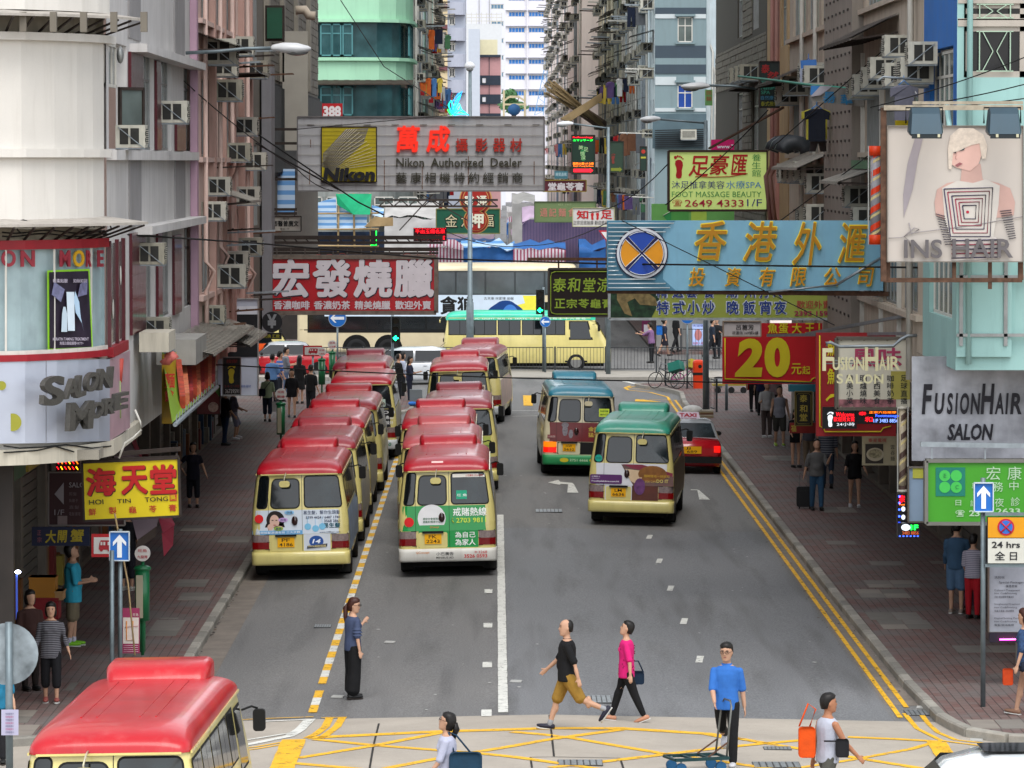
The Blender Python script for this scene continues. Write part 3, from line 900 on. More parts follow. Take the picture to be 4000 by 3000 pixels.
def ad_lcard(t):
 b=MB();rp(b,-1.0,1.0,.97,1.4,n=12);b.build('advert_panel',flat('#b9bcc8',.4),t)
 b=MB();rp(b,.5,.8,1.6,1.78,o=.012);q=b.build('route_card',flat('#c0b4a0',.4),t);rtext(q,'旺角',.53,.77,1.64,1.74,'#5a1f20',.01,.018)
def place(t,x,y,yaw=0.0,roll=None):
 if roll is None:roll=1.15 if x>CR else-1.15
 t.location=(x,y,gz(x))
 t.rotation_euler=(0,radians(roll),radians(-yaw))
GR='red roofed minibuses queued in two lanes'
SIDEB=mt('side_wrap_blue','#8fa0b8',.4,var=.35,scale=2)
SIDEG=mt('side_wrap_grey','#a8a39a',.4,var=.35,scale=2)
SIDEP=mt('side_wrap_pink','#b89c8c',.4,var=.3,scale=2)
place(minibus('red roofed minibus nearest the camera, cut off by the bottom edge','scarlet',group=GR,plate=('KV','2208'),mirx=-.25),-4.2,50.2,1.8)
place(minibus('red roofed minibus, rear of the kerbside queue, with woman portrait advert','red',ad=ad_hair,group=GR,plate=('PF','4186'),sidemat=SIDEB,mirx=-.3),-4.03,95.4,0)
place(minibus('second red roofed minibus from the rear of the kerbside queue','dull',group=GR,sidemat=SIDEG,ad=ad_lcard,wing=False),-4.0,103.7)
place(minibus('third red roofed minibus from the rear of the kerbside queue','red',group=GR,sidemat=SIDEG,wing=False),-4.03,111.8)
place(minibus('fourth red roofed minibus of the kerbside queue, cream sided','scarlet',group=GR,wing=False),-3.94,119.8)
place(minibus('red roofed minibus of the kerbside queue with black rear panel','red',group=GR,ad=ad_om,bumper=flat('#b8bcc0',.4),sidemat=SIDEG,wing=False),-3.86,133.6)
place(minibus('foremost minibus of the kerbside queue, with dark maroon roof','maroon',group=GR,wing=False),-4.15,143.4)
place(minibus('red roofed minibus, rear of the outer queue, with green advert','red',ad=ad_green,bumper=mt('bumper_white','#cfcdc6',.4,streak=.2),group=GR,plate=('FK','2243'),sidemat=SIDEG,mirx=-.22),-.98,95.5,0)
place(minibus('faded pink roofed minibus directly ahead of the green advert one','pink',group=GR,ad=ad_blue,sidemat=SIDEB,wing=False),-1.16,103.3)
place(minibus('third red roofed minibus from the rear of the outer queue','red',group=GR,wing=False),-1.33,110.8)
place(minibus('red roofed minibus of the outer queue with lime rear panel','dull',group=GR,ad=ad_lime,wing=False),-.93,119.4)
place(minibus('red roofed minibus of the outer queue behind the white hatchback','red',group=GR,ad=ad_lcard,mirx=-.05),-1.08,141)
place(minibus('red roofed minibus heading the outer queue, orange tail, angled right','dull',group=GR,ad=ad_orange,sidemat=SIDEP,bumper=flat('#b0b4b8',.4),wing=False),-.8,150.8,3.4)
place(minibus('green roofed minibus with brown and purple food advert','green',ad=ad_libre,group='green roofed minibuses',plate=('LM','6636'),sidemat=mt('side_wrap_brown','#6a5a44',.4,var=.3),brake=False,mirx=.25),3.2,109.0,4.6)
place(minibus('blue green roofed minibus with dark red tiger statue advert','teal',body=CREAM2,ad=ad_tiger,group='green roofed minibuses',plate=('HW','5632'),brake=2,bumper=mt('bumper_green','#2f8f56',.4),mirx=.2),2.3,125.8,-1.0)
g=minibus('cream minibus with mint green roof band, side on behind the railings','mint',group='green roofed minibuses',wing=True)
g.location=(-2.15,192.0,-.1);g.rotation_euler=(0,0,radians(-90))
b=MB()
for sgn in(1,):
 b.text('PUBLIC  LIGHT  BUS  16  SEATS  公 共 小 型 巴 士 十 六 座 位',(.93,.9,2.14),(0,5.0,0),(-.012,0,.085),.015)
b.build('lettering',flat('#d8efe4',.5),g)
b=MB()
for s in(1,-1):
 b.quad((s*(bw(2.12)+.014),.1,2.12),(s*(bw(2.12)+.014),6.3,2.12),(s*(bw(2.24)+.02),6.3,2.25),(s*(bw(2.24)+.02),.1,2.25))
b.build('roof_band',ROOFS['mint'],g)
def double_decker():
 t=thing('double_decker_bus','cream double deck bus crossing behind the minibuses, film advert along its side','bus')
 bc=mt('bus_cream','#cbbd9c',.35,var=.08,coat=.4)
 L=12.4
 b=MB();rs=[]
 for z,w,e in((.35,1.24,0),(.5,1.25,0),(2.6,1.25,0),(3.9,1.23,.08),(4.15,1.15,.2),(4.25,.95,.4)):
  rs.append([(x,y,z)for x,y in rrect(-w,w,e,L-e,.22,4)])
 b.rings(rs,True);b.build('body',bc,t)
 gl=mt('bus_glass','#0b1014',.05,var=.1,spec=1,coat=.6)
 gl2=mt('bus_glass_upper','#4a5358',.08,var=.4,scale=.8,spec=1,coat=.6)  # grey sky reflection painted into the upper deck glass colour
 for k in range(9):
  y0=.5+k*1.3
  b=MB().box(1.245,1.262,y0,y0+1.22,1.35,2.45);b.build('lower_window',gl,t)
  b=MB().box(1.245,1.262,y0,y0+1.22,2.92,3.85);b.build('upper_window',gl2,t)
 MB().box(1.242,1.254,.3,L-.3,1.2,2.55).build('lower_window_band',mt('bus_black','#0e1012',.3,coat=.5),t)
 MB().box(1.242,1.254,.3,L-.3,2.85,3.92).build('upper_window_band',mt('bus_grey','#3a3f42',.3,coat=.5),t)
 p=MB().box(1.256,1.266,1.2,10.6,1.92,2.86).build('advert_panel',mt('advert_skyblue','#c9d8e6',.4,var=.05),t)
 def TX(s,y0,y1,z0,z1,c,bold=0,sh=0):
  b=MB();b.text(s,(1.27,y0,z0),(0,y1-y0,0),(0,0,z1-z0),bold,shear=sh);b.build('lettering',flat(c,.5),p)
 TX('貪狼',6.3,7.75,2.02,2.78,'#141414',.035)
 TX('古天樂 林家棟 吳樾',8.2,9.5,2.64,2.77,'#222222',0)
 TX('PARADOX',7.85,8.45,2.08,2.2,'#c03028',.02)
 b=MB();b.poly([(1.268,9.5,1.93),(1.268,10.55,1.93),(1.268,10.55,2.83),(1.268,9.9,2.83),(1.268,10.0,2.5),(1.268,9.6,2.4)]);b.build('yellow_burst',flat('#e4dc48',.5),p)
 b=MB();b.poly([(1.273,9.15+.72*cos(a)*(1+.12*sin(5*a)),2.0+.62*sin(a))for a in[pi*j/16 for j in range(17)]]);h=b.build('portrait_hair',flat('#0c3a78',.5),p)
 b=MB();b.poly([(1.278,9.35+.36*cos(a),1.94+.5*sin(a))for a in[pi*j/12 for j in range(13)]]);b.build('portrait_face',flat('#3d78c4',.5),h)
 b=MB();b.box(1.279,1.282,9.1,9.3,2.12,2.16);b.box(1.279,1.282,9.4,9.6,2.12,2.16);b.poly([(1.28,9.25,1.94),(1.28,9.5,1.94),(1.28,9.45,2.02),(1.28,9.3,2.02)]);b.build('portrait_features',flat('#0a2450',.5),h)
 for y in(2.6,4.0,9.6):
  b=MB();n=12
  b.add([(1.256,y,.5)]+[(1.258,y+.62*cos(pi*j/n),.5+.62*sin(pi*j/n))for j in range(n+1)],[(0,1+j,2+j)for j in range(n)])
  b.build('wheel_arch',DARK,t)
  wheel(t,1.12,y,.48,.28)
 for z0,z1 in((.6,1.3),(1.35,2.2),(2.25,2.8)):
  MB().box(1.25,1.262,.1,.45,z0,z1).build('service_door',bc,t)
 t.location=(-8.7,203.5,-.12);t.rotation_euler=(0,0,radians(-90))
 MB().box(1.252,1.268,1.0,1.5,2.3,2.7).build('vent',RUB,t)
double_decker()
def car(kind,label,cat,col,L=4.3,Wd=1.7,Ht=1.45,roofcol=None,group=None,hatch=False):
 t=thing(kind,label,cat,group=group)
 pm=mt('car_'+col.strip('#'),col,.22,var=.06,scale=2,coat=.8)
 rm=mt('car_'+(roofcol or col).strip('#'),roofcol or col,.22,var=.06,scale=2,coat=.8)
 w=Wd/2
 b=MB();rs=[]
 for y,zt,ww,zb in((0,.72,.86,.38),(.06,.84,.95,.28),(.25,.93,.99,.2),(1.0,.97,1.0,.18),(2.2,.95,1.0,.18),(3.1,.93,1.0,.18),(L-.6,.85,.98,.2),(L-.12,.7,.93,.26),(L,.6,.82,.36)):
  ww*=w
  rs.append([(x,y,z)for x,z in[(-ww*.94,zb),(-ww,zb+.15),(-ww,zt-.25),(-ww*.97,zt-.08),(-ww*.9,zt),(0,zt+.03),(ww*.9,zt),(ww*.97,zt-.08),(ww,zt-.25),(ww,zb+.15),(ww*.94,zb)]])
 b.rings(rs,True);b.build('body',pm,t)
 if hatch:st=[(.25,.93,.93),(.7,Ht-.08,.8),(1.2,Ht,.76),(2.4,Ht-.02,.76),(2.9,Ht-.16,.8),(L-.95,.9,.95)]
 else:st=[(.75,.93,.93),(1.3,Ht-.06,.78),(1.6,Ht,.76),(2.5,Ht,.76),(2.75,Ht-.06,.78),(L-.95,.9,.95)]
 b=MB();rs=[]
 for y,z,k in st:
  kk=w*k
  rs.append([(-w*.96,y,.88),(-kk-.02,y,z-.05),(-kk*.85,y,z),(0,y,z+.02),(kk*.85,y,z),(kk+.02,y,z-.05),(w*.96,y,.88)])
 b.rings(rs,True);b.build('cabin',rm,t)
 a,c=st[0],st[1]
 f=lambda u,v:(u*w*(.86+(c[2]*.88-.86)*v),a[0]+(c[0]-a[0])*v-.018,a[1]+(c[1]-a[1])*v+.012)
 b=MB();b.poly([f(-1,.12),f(1,.12),f(1,.92),f(-1,.92)]);b.build('rear_window',GLSB,t)
 a,c=st[-1],st[-2]
 f=lambda u,v:(u*w*(.86+(c[2]*.88-.86)*v),a[0]+(c[0]-a[0])*v+.02,a[1]+(c[1]-a[1])*v+.012)
 b=MB();b.poly([f(-1,.1),f(1,.1),f(1,.92),f(-1,.92)]);b.build('windscreen',GLS,t)
 for s in(1,-1):
  g=lambda y,v:(s*(w*(.965-.17*v)+.012),y,.95+(Ht-.1-.95)*v)
  ya,yb=st[1][0],st[-2][0]
  m_=(ya+yb)/2+.1
  for p in([g(ya-.25,.05),g(m_-.04,.05),g(m_-.04,.95),g(ya+.1,.95)],[g(m_+.04,.05),g(yb+.55,.05),g(yb,.95),g(m_+.04,.95)]):
   b=MB();b.poly(p);b.build('side_window',GLS,t)
  b=MB();b.ball((s*(w+.1),yb+.35,.98),(.1,.06,.07),10,6);b.build('wing_mirror',RUB if col!='#c8ccd0'else pm,t)
  b=MB();b.box(s*w*.93-.18*(s>0),s*w*.93+.18*(s<0),-.012,.06,.62,.8)
  b.build('tail_lamp',LAMPRL if kind=='taxi'else LAMPR,t)
  b=MB();b.ball((s*w*.72,L-.12,.64),(.18,.1,.09),10,6);b.build('headlamp',LAMPC,t)
  for y in(.8,L-.85):
   b=MB();n=10
   b.add([(s*(w+.004),y,.3)]+[(s*(w+.006),y+.36*cos(pi*j/n),.3+.36*sin(pi*j/n))for j in range(n+1)],[(0,1+j,2+j)for j in range(n)])
   b.build('wheel_arch',DARK,t)
   wheel(t,s*(w-.09),y,.3,.19)
  b=MB();b.box(s*(w+.002),s*(w+.02),1.4,1.55,.78,.81);b.box(s*(w+.002),s*(w+.02),2.4,2.55,.78,.81);b.build('door_handle',pm,t)
 b=MB();b.box(-w*.98,w*.98,-.06,.1,.32,.5);b.build('rear_bumper',RUB if kind=='taxi'else pm,t)
 b=MB();b.box(-w*.95,w*.95,L-.1,L+.05,.28,.48);b.build('front_bumper',pm,t)
 pl=MB().box(-.26,.26,-.03,-.013,.58,.78).build('number_plate',mt('yellow_plate','#e8a800',0.5,var=0.05),t)
 return t,pl
t,pl=car('taxi','red taxi with silver roof and TAXI sign driving by the right kerb','taxi','#a81420',roofcol='#9a9ea2')
b=MB();b.text('JJ',(-.18,-.031,.69),(.14,0,0),(0,0,.07),.01);b.text('689',(-.14,-.031,.6),(.28,0,0),(0,0,.07),.01);b.build('lettering',mt('plate_black','#0c0c0c',.6),pl)
b=MB();b.prism([(-.34,1.9,1.47),(.34,1.9,1.47),(.3,1.93,1.63),(-.3,1.93,1.63)],(0,.12,0));sg=b.build('roof_sign',mt('taxi_sign','#e6d4e2',.4),t)
b=MB();b.text('TAXI',(-.24,1.888,1.5),(.48,0,0),(0,.02,.1),.03);b.build('lettering',flat('#b01030',.5),sg)
place(t,5.45,127.8,-1.5)
t,pl=car('hatchback','silver white hatchback crossing behind the parked minibuses','car','#c8ccd0',L=4.2,Wd=1.72,Ht=1.5,hatch=True)
t.location=(-1.25,179.6,-.12);t.rotation_euler=(0,0,radians(90))
b=MB();b.tube([(0,.9,1.5),(.02,.7,1.66)],.008,5);b.build('aerial',RUB,t)
t,pl=car('saloon_car','red taxi cab waiting behind the red minibus sign on the cross street','taxi','#a0101c',roofcol='#9a9ea2')
t.location=(-6.4,186.5,-.12);t.rotation_euler=(0,0,radians(95))
t,pl=car('people_carrier','white car with dark sunroof, only its roof in the bottom corner','car','#c6cacb',L=4.6,Wd=1.85,Ht=1.75,hatch=True)
px=PG(3700,2990)
t.location=(8.25,54.4,-.12);t.rotation_euler=(0,0,radians(90))
b=MB();b.prism([(x,y,1.765)for x,y in rrect(-.42,.42,1.1,2.5,.08)],(0,0,.012));b.build('sunroof',GLS,t)
g=minibus('red minibus with orange lower body facing along the far left kerb','red',body=CREAM,group=None,wing=False)
g.location=(-9.2,176.0,PAVE-.13);g.rotation_euler=(0,0,radians(20))
b=MB()
for s in(1,-1):b.box(s*1.01-.012,s*1.01+.012,.1,6.6,.5,1.3)
b.box(-.98,.98,6.93,6.97,.5,1.15)
b.build('orange_panel',flat('#d8541c',.4),g)
g.rotation_euler=(0,0,radians(-78));g.location=(-15.3,187.5,-.12)
V=Vector
UP=V((0,0,1))
GW=mt('window_glass','#2a3236',.12,var=.35,scale=1.1,spec=.9)
GWB=mt('window_glass_blue','#3c6f94',.12,var=.35,scale=1.3,spec=.9)
GWT=mt('window_glass_teal','#1e4a4e',.12,var=.4,scale=1.3,spec=.9)
GWP=mt('window_glass_pale','#58625f',.2,var=.35,scale=1.3,spec=.7)
ALU=mt('window_aluminium','#8d8f8e',.45,.5,var=.2,scale=4,streak=.3)
WFR=mt('window_white','#c4c2ba',.5,var=.1,scale=4,streak=.3)
BRN=mt('brown_steel','#38302c',.7,.3,var=.3,scale=6)
RUST=mt('rusty_steel','#5c4234',.8,.3,var=.4,scale=9)
ACM=mt('ac_casing','#b4b2a6',.5,var=.15,scale=5,streak=.35)
ACM2=mt('ac_casing_old','#918e80',.6,var=.2,scale=5,streak=.5)
ACG=mt('ac_grille','#2b2b28',.7,var=.3,scale=8)
CONC=mt('stained_concrete','#8a857a',.85,var=.2,scale=1.2,streak=.5,fine=.1)
STEEL=mt('galvanised_steel','#8b9398',.45,.6,var=.2,scale=8,streak=.25)
def wall(root,o,u,W_,Hh,holes,mat,name='wall',dep=.18,th=.3):
 o,u=V(o),V(u).normalized();n=u.cross(UP)
 xs=sorted({0,W_}|{min(max(h[0],0),W_)for h in holes}|{min(max(h[0]+h[2],0),W_)for h in holes})
 zs=sorted({0,Hh}|{min(max(h[1],0),Hh)for h in holes}|{min(max(h[1]+h[3],0),Hh)for h in holes})
 b=MB();P=lambda x,z,d=0:o+u*x+UP*z-n*d
 for x0,x1 in zip(xs[:-1],xs[1:]):
  for z0,z1 in zip(zs[:-1],zs[1:]):
   cx,cz=(x0+x1)/2,(z0+z1)/2
   if any(h[0]<cx<h[0]+h[2]and h[1]<cz<h[1]+h[3]for h in holes):continue
   b.quad(P(x0,z0),P(x1,z0),P(x1,z1),P(x0,z1))
 for x,z,w,h in holes:
  b.quad(P(x,z),P(x+w,z),P(x+w,z,dep),P(x,z,dep));b.quad(P(x,z+h),P(x,z+h,dep),P(x+w,z+h,dep),P(x+w,z+h))
  b.quad(P(x,z),P(x,z,dep),P(x,z+h,dep),P(x,z+h));b.quad(P(x+w,z),P(x+w,z+h),P(x+w,z+h,dep),P(x+w,z,dep))
  b.quad(P(x,z,dep+.25),P(x+w,z,dep+.25),P(x+w,z+h,dep+.25),P(x,z+h,dep+.25))
 return b.build(name,mat,root)
def window(root,o,u,w,h,nv=2,top=.3,fm=None,gm=None,name='window',t=.05,grid=False):
 o,u=V(o),V(u).normalized();n=u.cross(UP)
 fm=fm or ALU;gm=gm or GW
 P=lambda x,z,d=0:o+u*x+UP*z+n*d
 b=MB()
 for a,c in(((0,t/2),(w,t/2)),((0,h-t/2),(w,h-t/2)),((t/2,0),(t/2,h)),((w-t/2,0),(w-t/2,h))):
  b.bar(P(*a),P(*c),t,t,up=n)
 for i in range(1,nv):b.bar(P(w*i/nv,0),P(w*i/nv,h),t*.8,t*.8,up=n)
 if top:b.bar(P(0,h*(1-top)),P(w,h*(1-top)),t*.9,t*.9,up=n)
 if grid:
  k=max(3,int(w/.16))
  for i in range(k):b.bar(P(w*(i+.5)/k,0,.06),P(w*(i+.5)/k,h,.06),.014,.014,up=n)
 f=b.build(name,fm,root)
 g=MB();g.quad(P(t*.5,t*.5),P(w-t*.5,t*.5),P(w-t*.5,h-t*.5),P(t*.5,h-t*.5));g.build('pane',gm,f)
 return f
_AC={}
def ac(root,c,n,s=1.0,old=False,bracket=True):
 if not _AC:
  b=MB();b.box(-.33,.33,0,.55,0,.42)
  for i in range(3):b.box(-.325,.325,.55,.56,.05+i*.125,.1+i*.125)
  _AC['c']=b.build('ac',ACM,base=False)
  b=MB()
  for sx in(1,-1):
   b.box(sx*.325,sx*.338,.08,.24,.06,.36);b.box(sx*.325,sx*.338,.28,.44,.06,.36)
  b.box(-.26,.26,.545,.566,.08,.35)
  _AC['g']=b.build('g',ACG,base=False)
  b=MB()
  for i in range(7):b.box(-.26,.26,.566,.574,.09+i*.037,.105+i*.037)
  _AC['l']=b.build('g',ACM,base=False)
  b=MB()
  for sx in(1,-1):
   b.bar((sx*.3,0,-.02),(sx*.3,.55,-.02),.025);b.bar((sx*.345,.05,.38),(sx*.345,.52,0),.016)
  b.bar((-.3,.52,-.02),(.3,.52,-.02),.03)
  _AC['b']=b.build('b',STEEL,base=False)
  m=_AC['c'].data.copy();m.materials[0]=ACM2;_AC['o']=m
  for k in 'cglb':
   o_=_AC[k];_AC[k]=o_.data;bpy.data.objects.remove(o_)
 r=root
 off=r.location
 def mk(name,me,par,loc=(0,0,0),rz=0):
  o_=bpy.data.objects.new(name,me);COL.objects.link(o_);o_.parent=par;o_.location=loc;o_.rotation_euler=(0,0,rz);return o_
 rz=atan2(-n[0],n[1])
 a=mk('air_conditioner',_AC['o']if old else _AC['c'],root,V(c)-off,rz)
 s*=.82;a.scale=(s,s,s)
 mk('grille',_AC['g'],a);mk('louvre',_AC['l'],a)
 if bracket:mk('bracket',_AC['b'],a)
 return a
def pipe(root,pts,r=.05,m=None,name='drain_pipe'):
 b=MB();b.tube(pts,r,7);return b.build(name,m or WFR,root)
CANM=mt('canopy_rust','#3b332c',.85,var=.35,scale=3,streak=.4)
CANG=mt('canopy_grey','#8f8a80',.8,var=.25,scale=3,streak=.5)
def canopy(root,o,u,w,out=.8,drop=.3,m=None,ribs=True,name='window_canopy'):
 o,u=V(o),V(u).normalized();n=u.cross(UP)
 b=MB();P=lambda x,d,z:o+u*x+n*d+UP*z
 k=max(3,int(w/.25))
 for i in range(k):
  x0,x1=w*i/k,w*(i+1)/k
  j=.012*(i%2)
  b.quad(P(x0,0,j),P(x1,0,j),P(x1,out,-drop+j),P(x0,out,-drop+j));b.quad(P(x0,0,j-.03),P(x0,out,j-.03-drop),P(x1,out,-drop+j-.03),P(x1,0,j-.03))
  b.quad(P(x0,out,-drop+j),P(x1,out,-drop+j),P(x1,out,-drop-.05),P(x0,out,-drop-.05))
 c=b.build(name,m or CANM,root)
 if ribs:
  b=MB()
  for i in range(max(2,int(w/.9))+1):
   x=w*i/max(2,int(w/.9));b.bar(P(x,0,-.35),P(x,out*.9,-drop-.03),.03)
  b.build('canopy_strut',BRN,c)
 return c
COLN=[('red','#b0222a'),('white','#c9c9c6'),('navy','#1c2438'),('grey','#6a6c70'),('pink','#c98a8c'),('blue','#4a78b0'),('black','#17171a'),('yellow','#c8b04a'),('green','#4d7a58'),('brown','#6e4a36'),('orange','#c8622c'),('purple','#5f4a78')]
CM={n_:mt('cloth_'+n_,c_,.85,var=.15,scale=6,bump=.4,bscale=12)for n_,c_ in COLN}
def garment_mesh(b,c,u,w,h,kind='shirt',mi=0):
 c,u=V(c),V(u).normalized();n=u.cross(UP)
 if kind=='shirt':pr=[(-.2,0),(.2,0),(.5,-.1),(.5,-.34),(.34,-.32),(.34,-1),(-.34,-1),(-.34,-.32),(-.5,-.34),(-.5,-.1)]
 elif kind=='trousers':pr=[(-.36,0),(.36,0),(.42,-1),(.12,-1),(0,-.35),(-.12,-1),(-.42,-1)]
 else:pr=[(-.5,0),(.5,0),(.48,-.5),(.5,-1),(-.46,-1),(-.5,-.5)]
 d=.07 if w>.35 else.04
 b.prism([c+u*x*w+UP*z*h+n*(.025*sin(9*x))for x,z in pr],n*d,mi)
def laundry(label,c,u,L=1.2,n_=4,seed=0,group=None,hgt=.6,pole=True):
 r_=random.Random(seed)
 c,u=V(c),V(u).normalized()
 t=thing('laundry_pole',label,'laundry',c,group)
 b=MB();b.bar(c-u*L/2,c+u*L/2,.03);b.build('pole',BRN,t)
 for i in range(n_):
  k=COLN[r_.randrange(len(COLN))][0]
  w=min(.5,L/n_*1.1)
  gb=MB();garment_mesh(gb,c+u*(L*((i+.5)/n_-.5))-UP*.02,u.cross(UP)if False else u,w,hgt*r_.uniform(.7,1.15),r_.choice(('shirt','shirt','trousers','towel')))
  gb.build('garment',CM[k],t)
 return t
WHITE=mt('white_render','#cdc9c2',.75,var=.07,scale=.8,streak=.2,fine=.02,dirt_or_fold='#8d8578')
WHITEB=mt('bluish_white_render','#c1bfbd',.75,var=.1,scale=1,streak=.45,fine=.02,dirt_or_fold='#77736c')
GREYS=mt('grey_render_stripe','#8c8a8a',.75,var=.1,streak=.25)
MAR=mt('maroon_tile','#4e1620',.3,var=.15,scale=8,coat=.3)
REDP=mt('red_paint','#8d1c26',.5,var=.15,scale=4)
CURV=[(-16,69.6),(-10,69.6),(-8.6,69.62),(-7.8,69.8),(-7.2,70.15),(-6.75,70.7),(-6.45,71.2),(-6.25,71.7),(-6.13,72.3)]
SIDEX=-6.1
def band(root,name,mat,z0,z1,off=0.0,path=None,closed_side=True,mi=0):
 P=path or(CURV+[(SIDEX,72.6)])
 b=MB();o=[]
 for i,p in enumerate(P):
  a=V((*P[max(i-1,0)],0));c=V((*P[min(i+1,len(P)-1)],0))
  d=(c-a).normalized();n=V((d.y,-d.x,0))
  o.append(V((*p,0))+n*off)
 for a,c,a0,c0 in zip(o[:-1],o[1:],P[:-1],P[1:]):
  b.quad((a.x,a.y,z0),(c.x,c.y,z0),(c.x,c.y,z1),(a.x,a.y,z1))
  if off:
   b.quad((a.x,a.y,z1),(c.x,c.y,z1),(*c0,z1),(*a0,z1));b.quad((a.x,a.y,z0),(*a0,z0),(*c0,z0),(c.x,c.y,z0))
 b.sm=[True]*len(b.sm)if not off else b.sm
 e=o[-1];e0=P[-1]
 if off:b.quad((e.x,e.y,z0),(*e0,z0),(*e0,z1),(e.x,e.y,z1))
 return b.build(name,mat,root)
A=thing('corner_building','white corner building with rounded wall, maroon window piers and salon windows below','building',(-10,78,0))
CUT=CURV
band(A,'wall',WHITE,8.78,10.5,0,CUT)
band(A,'wall',WHITE,10.9,17.5,0.1,CUT)
band(A,'wall',WHITE,7.62,8.7,0.0,CUT)
band(A,'wall',WHITE,3.98,5.5,-.1,CURV+[(SIDEX,72.6)])
band(A,'ledge',WHITE,8.66,8.79,.12,CUT)
band(A,'ledge',WHITE,10.44,10.56,.12,CUT+[(SIDEX,72.9)])
band(A,'recess',mt('recess_grey','#8d8678',.8,var=.1,streak=.3),10.5,10.95,-.12,CUT)
band(A,'recess',mt('recess_cream','#a39a88',.8,var=.1,streak=.4),7.3,7.68,-.1,CUT+[(SIDEX-.1,72.6)])
for z,ex in((10.93,0),(7.75,0)):
 P_=[(-16,68.95),(-8.4,69.0),(-7.3,69.4),(-6.5,70.1),(-5.9,71.0),(-5.45,72.4)]
 Q_=[(-16,69.8),(-8.6,69.8),(-7.5,70.2),(-6.9,70.9),(-6.5,71.6),(-6.2,72.4)]
 b=MB()
 for i in range(5):
  b.quad((*P_[i],z-.1),(*P_[i+1],z-.1),(*Q_[i+1],z),(*Q_[i],z));b.quad((*P_[i],z-.14),(*Q_[i],z-.04),(*Q_[i+1],z-.04),(*P_[i+1],z-.14))
  b.quad((*P_[i],z-.14),(*P_[i+1],z-.14),(*P_[i+1],z-.1),(*P_[i],z-.1))
 c=b.build('canopy',mt('canopy_pale','#a8a29a',.8,var=.15,streak=.4),A)
 for k in range(14):
  t_=k/13*4.6+.3
  i=int(t_);f=t_-i
  p=V((*P_[i],0)).lerp(V((*P_[i+1],0)),f);q=V((*Q_[i],0)).lerp(V((*Q_[i+1],0)),f)
  b=MB();b.bar((p.x,p.y,z-.15),(q.x,q.y,z-.4),.03);b.build('canopy_bracket',BRN,c)
for k in range(5):
 x=PY(90+k*118,80,69.7).x
 MB().box(x-.05,x+.05,69.66,69.8,10.55,10.85).build('rib',mt('rib_grey','#6c665c',.8),A)
u=V((0,1,0))
def yx(px,X=SIDEX):return X*FPX/(px-1935)
S0=72.4
def S(y):return y-S0
bays=[(yx(428),yx(498),'open'),(yx(553),yx(604),'w'),(yx(624),yx(672),'w'),(yx(720),yx(757),'w')]
holes=[(S(a),8.8-4.0,c-a,1.7)for a,c,k in bays]+[(S(a),5.72-4.0,c-a,1.6)for a,c,k in bays[1:]]
holes=[(max(.05,x),z,w,h)for x,z,w,h in holes]
wall(A,(SIDEX,S0,4.0),u,20.2,13.5,holes,WHITEB)
for a,c,k in bays:
 if k=='w':window(A,(SIDEX-.1,a,8.8),u,c-a,1.7,4,.28,ALU,GWP)
for a,c,k in bays[1:]:window(A,(SIDEX-.1,a,5.72),u,c-a,1.6,3,.28,ALU,GW,grid=False)
b=MB();b.box(SIDEX-.5,SIDEX-.45,72.5,75.3,8.8,9.75);b.build('blue_curtain',mt('blue_sheet','#123a6a',.8),A)
window(A,(SIDEX-.05,72.5,9.78),u,2.2,.7,3,0,WFR,GW)
window(A,(SIDEX+.02,74.6,8.85),V((.5,.86,0)),.7,.95,1,0,BRN,GWP,name='casement')
for px0,px1,z0,z1 in((503,552,8.8,10.42),(605,622,8.8,10.4),(683,718,8.8,9.65),(757,771,8.8,10.2),(505,558,5.7,7.4),(608,624,5.7,7.3),(672,700,5.7,7.2)):
 a,c=yx(px0),yx(px1)
 p_=MB().box(SIDEX+.005,SIDEX+.05,a,c,z0,z1).build('pier',MAR,A)
 nz=int((z1-z0)/.2)
 b=MB()
 for i in range(nz):b.box(SIDEX+.048,SIDEX+.056,a+.01,c-.01,z0+i*.2+.006,z0+i*.2+.192)
 b.build('tile',MAR,p_,kind='stuff')
for px0,px1 in((503,548),(682,720)):
 a,c=yx(px0),yx(px1)
 for z0,z1 in((7.5,8.62),(10.65,17.4)):MB().box(SIDEX,SIDEX+.03,a,c,z0,z1).build('stripe',GREYS,A)
MB().box(SIDEX,SIDEX+.16,S0,92.6,8.62,8.78).build('ledge',WHITEB,A)
MB().box(SIDEX,SIDEX+.3,77.0,92.6,10.42,10.56).build('ledge',WHITEB,A)
MB().box(SIDEX,SIDEX+.3,78.0,92.6,7.36,7.5).build('ledge',WHITEB,A)
MB().box(SIDEX+.005,SIDEX+.14,92.2,92.7,3.9,17).build('corner_post',mt('mauve_render','#a8899a',.7,var=.1,streak=.2),A)
MB().box(-14,SIDEX-.02,71,92.3,4.0,4.15).build('soffit',CONC,A)
MB().box(-15.5,SIDEX-.3,70.6,92.3,17.3,17.5).build('roof',CONC,A)
ac(A,(SIDEX,74.4,8.82),(1,0),1.05)
ac(A,(SIDEX,83.9,9.3),(1,0),1.15)
ac(A,(SIDEX,78.6,5.85+1.0),(1,0),1.05,True)
ac(A,(SIDEX,80.0,5.55),(1,0),1.0,True)
MB().ball((SIDEX+.1,73.9,10.3),(.06,.14,.14),8,6).build('fan_vent',ALU,A)
MB().box(SIDEX-.02,SIDEX+.01,72.5,75.2,5.72,7.3).build('side_pane',mt('side_pane','#4e5c58',.1,var=.5,scale=2),A)
for y_ in(72.42,73.9,75.15):MB().box(SIDEX,SIDEX+.06,y_,y_+.14,5.66,7.35).build('red_post',MAR,A)
MB().box(SIDEX,SIDEX+.1,72.4,75.4,5.52,5.68).build('sill',REDP,A)
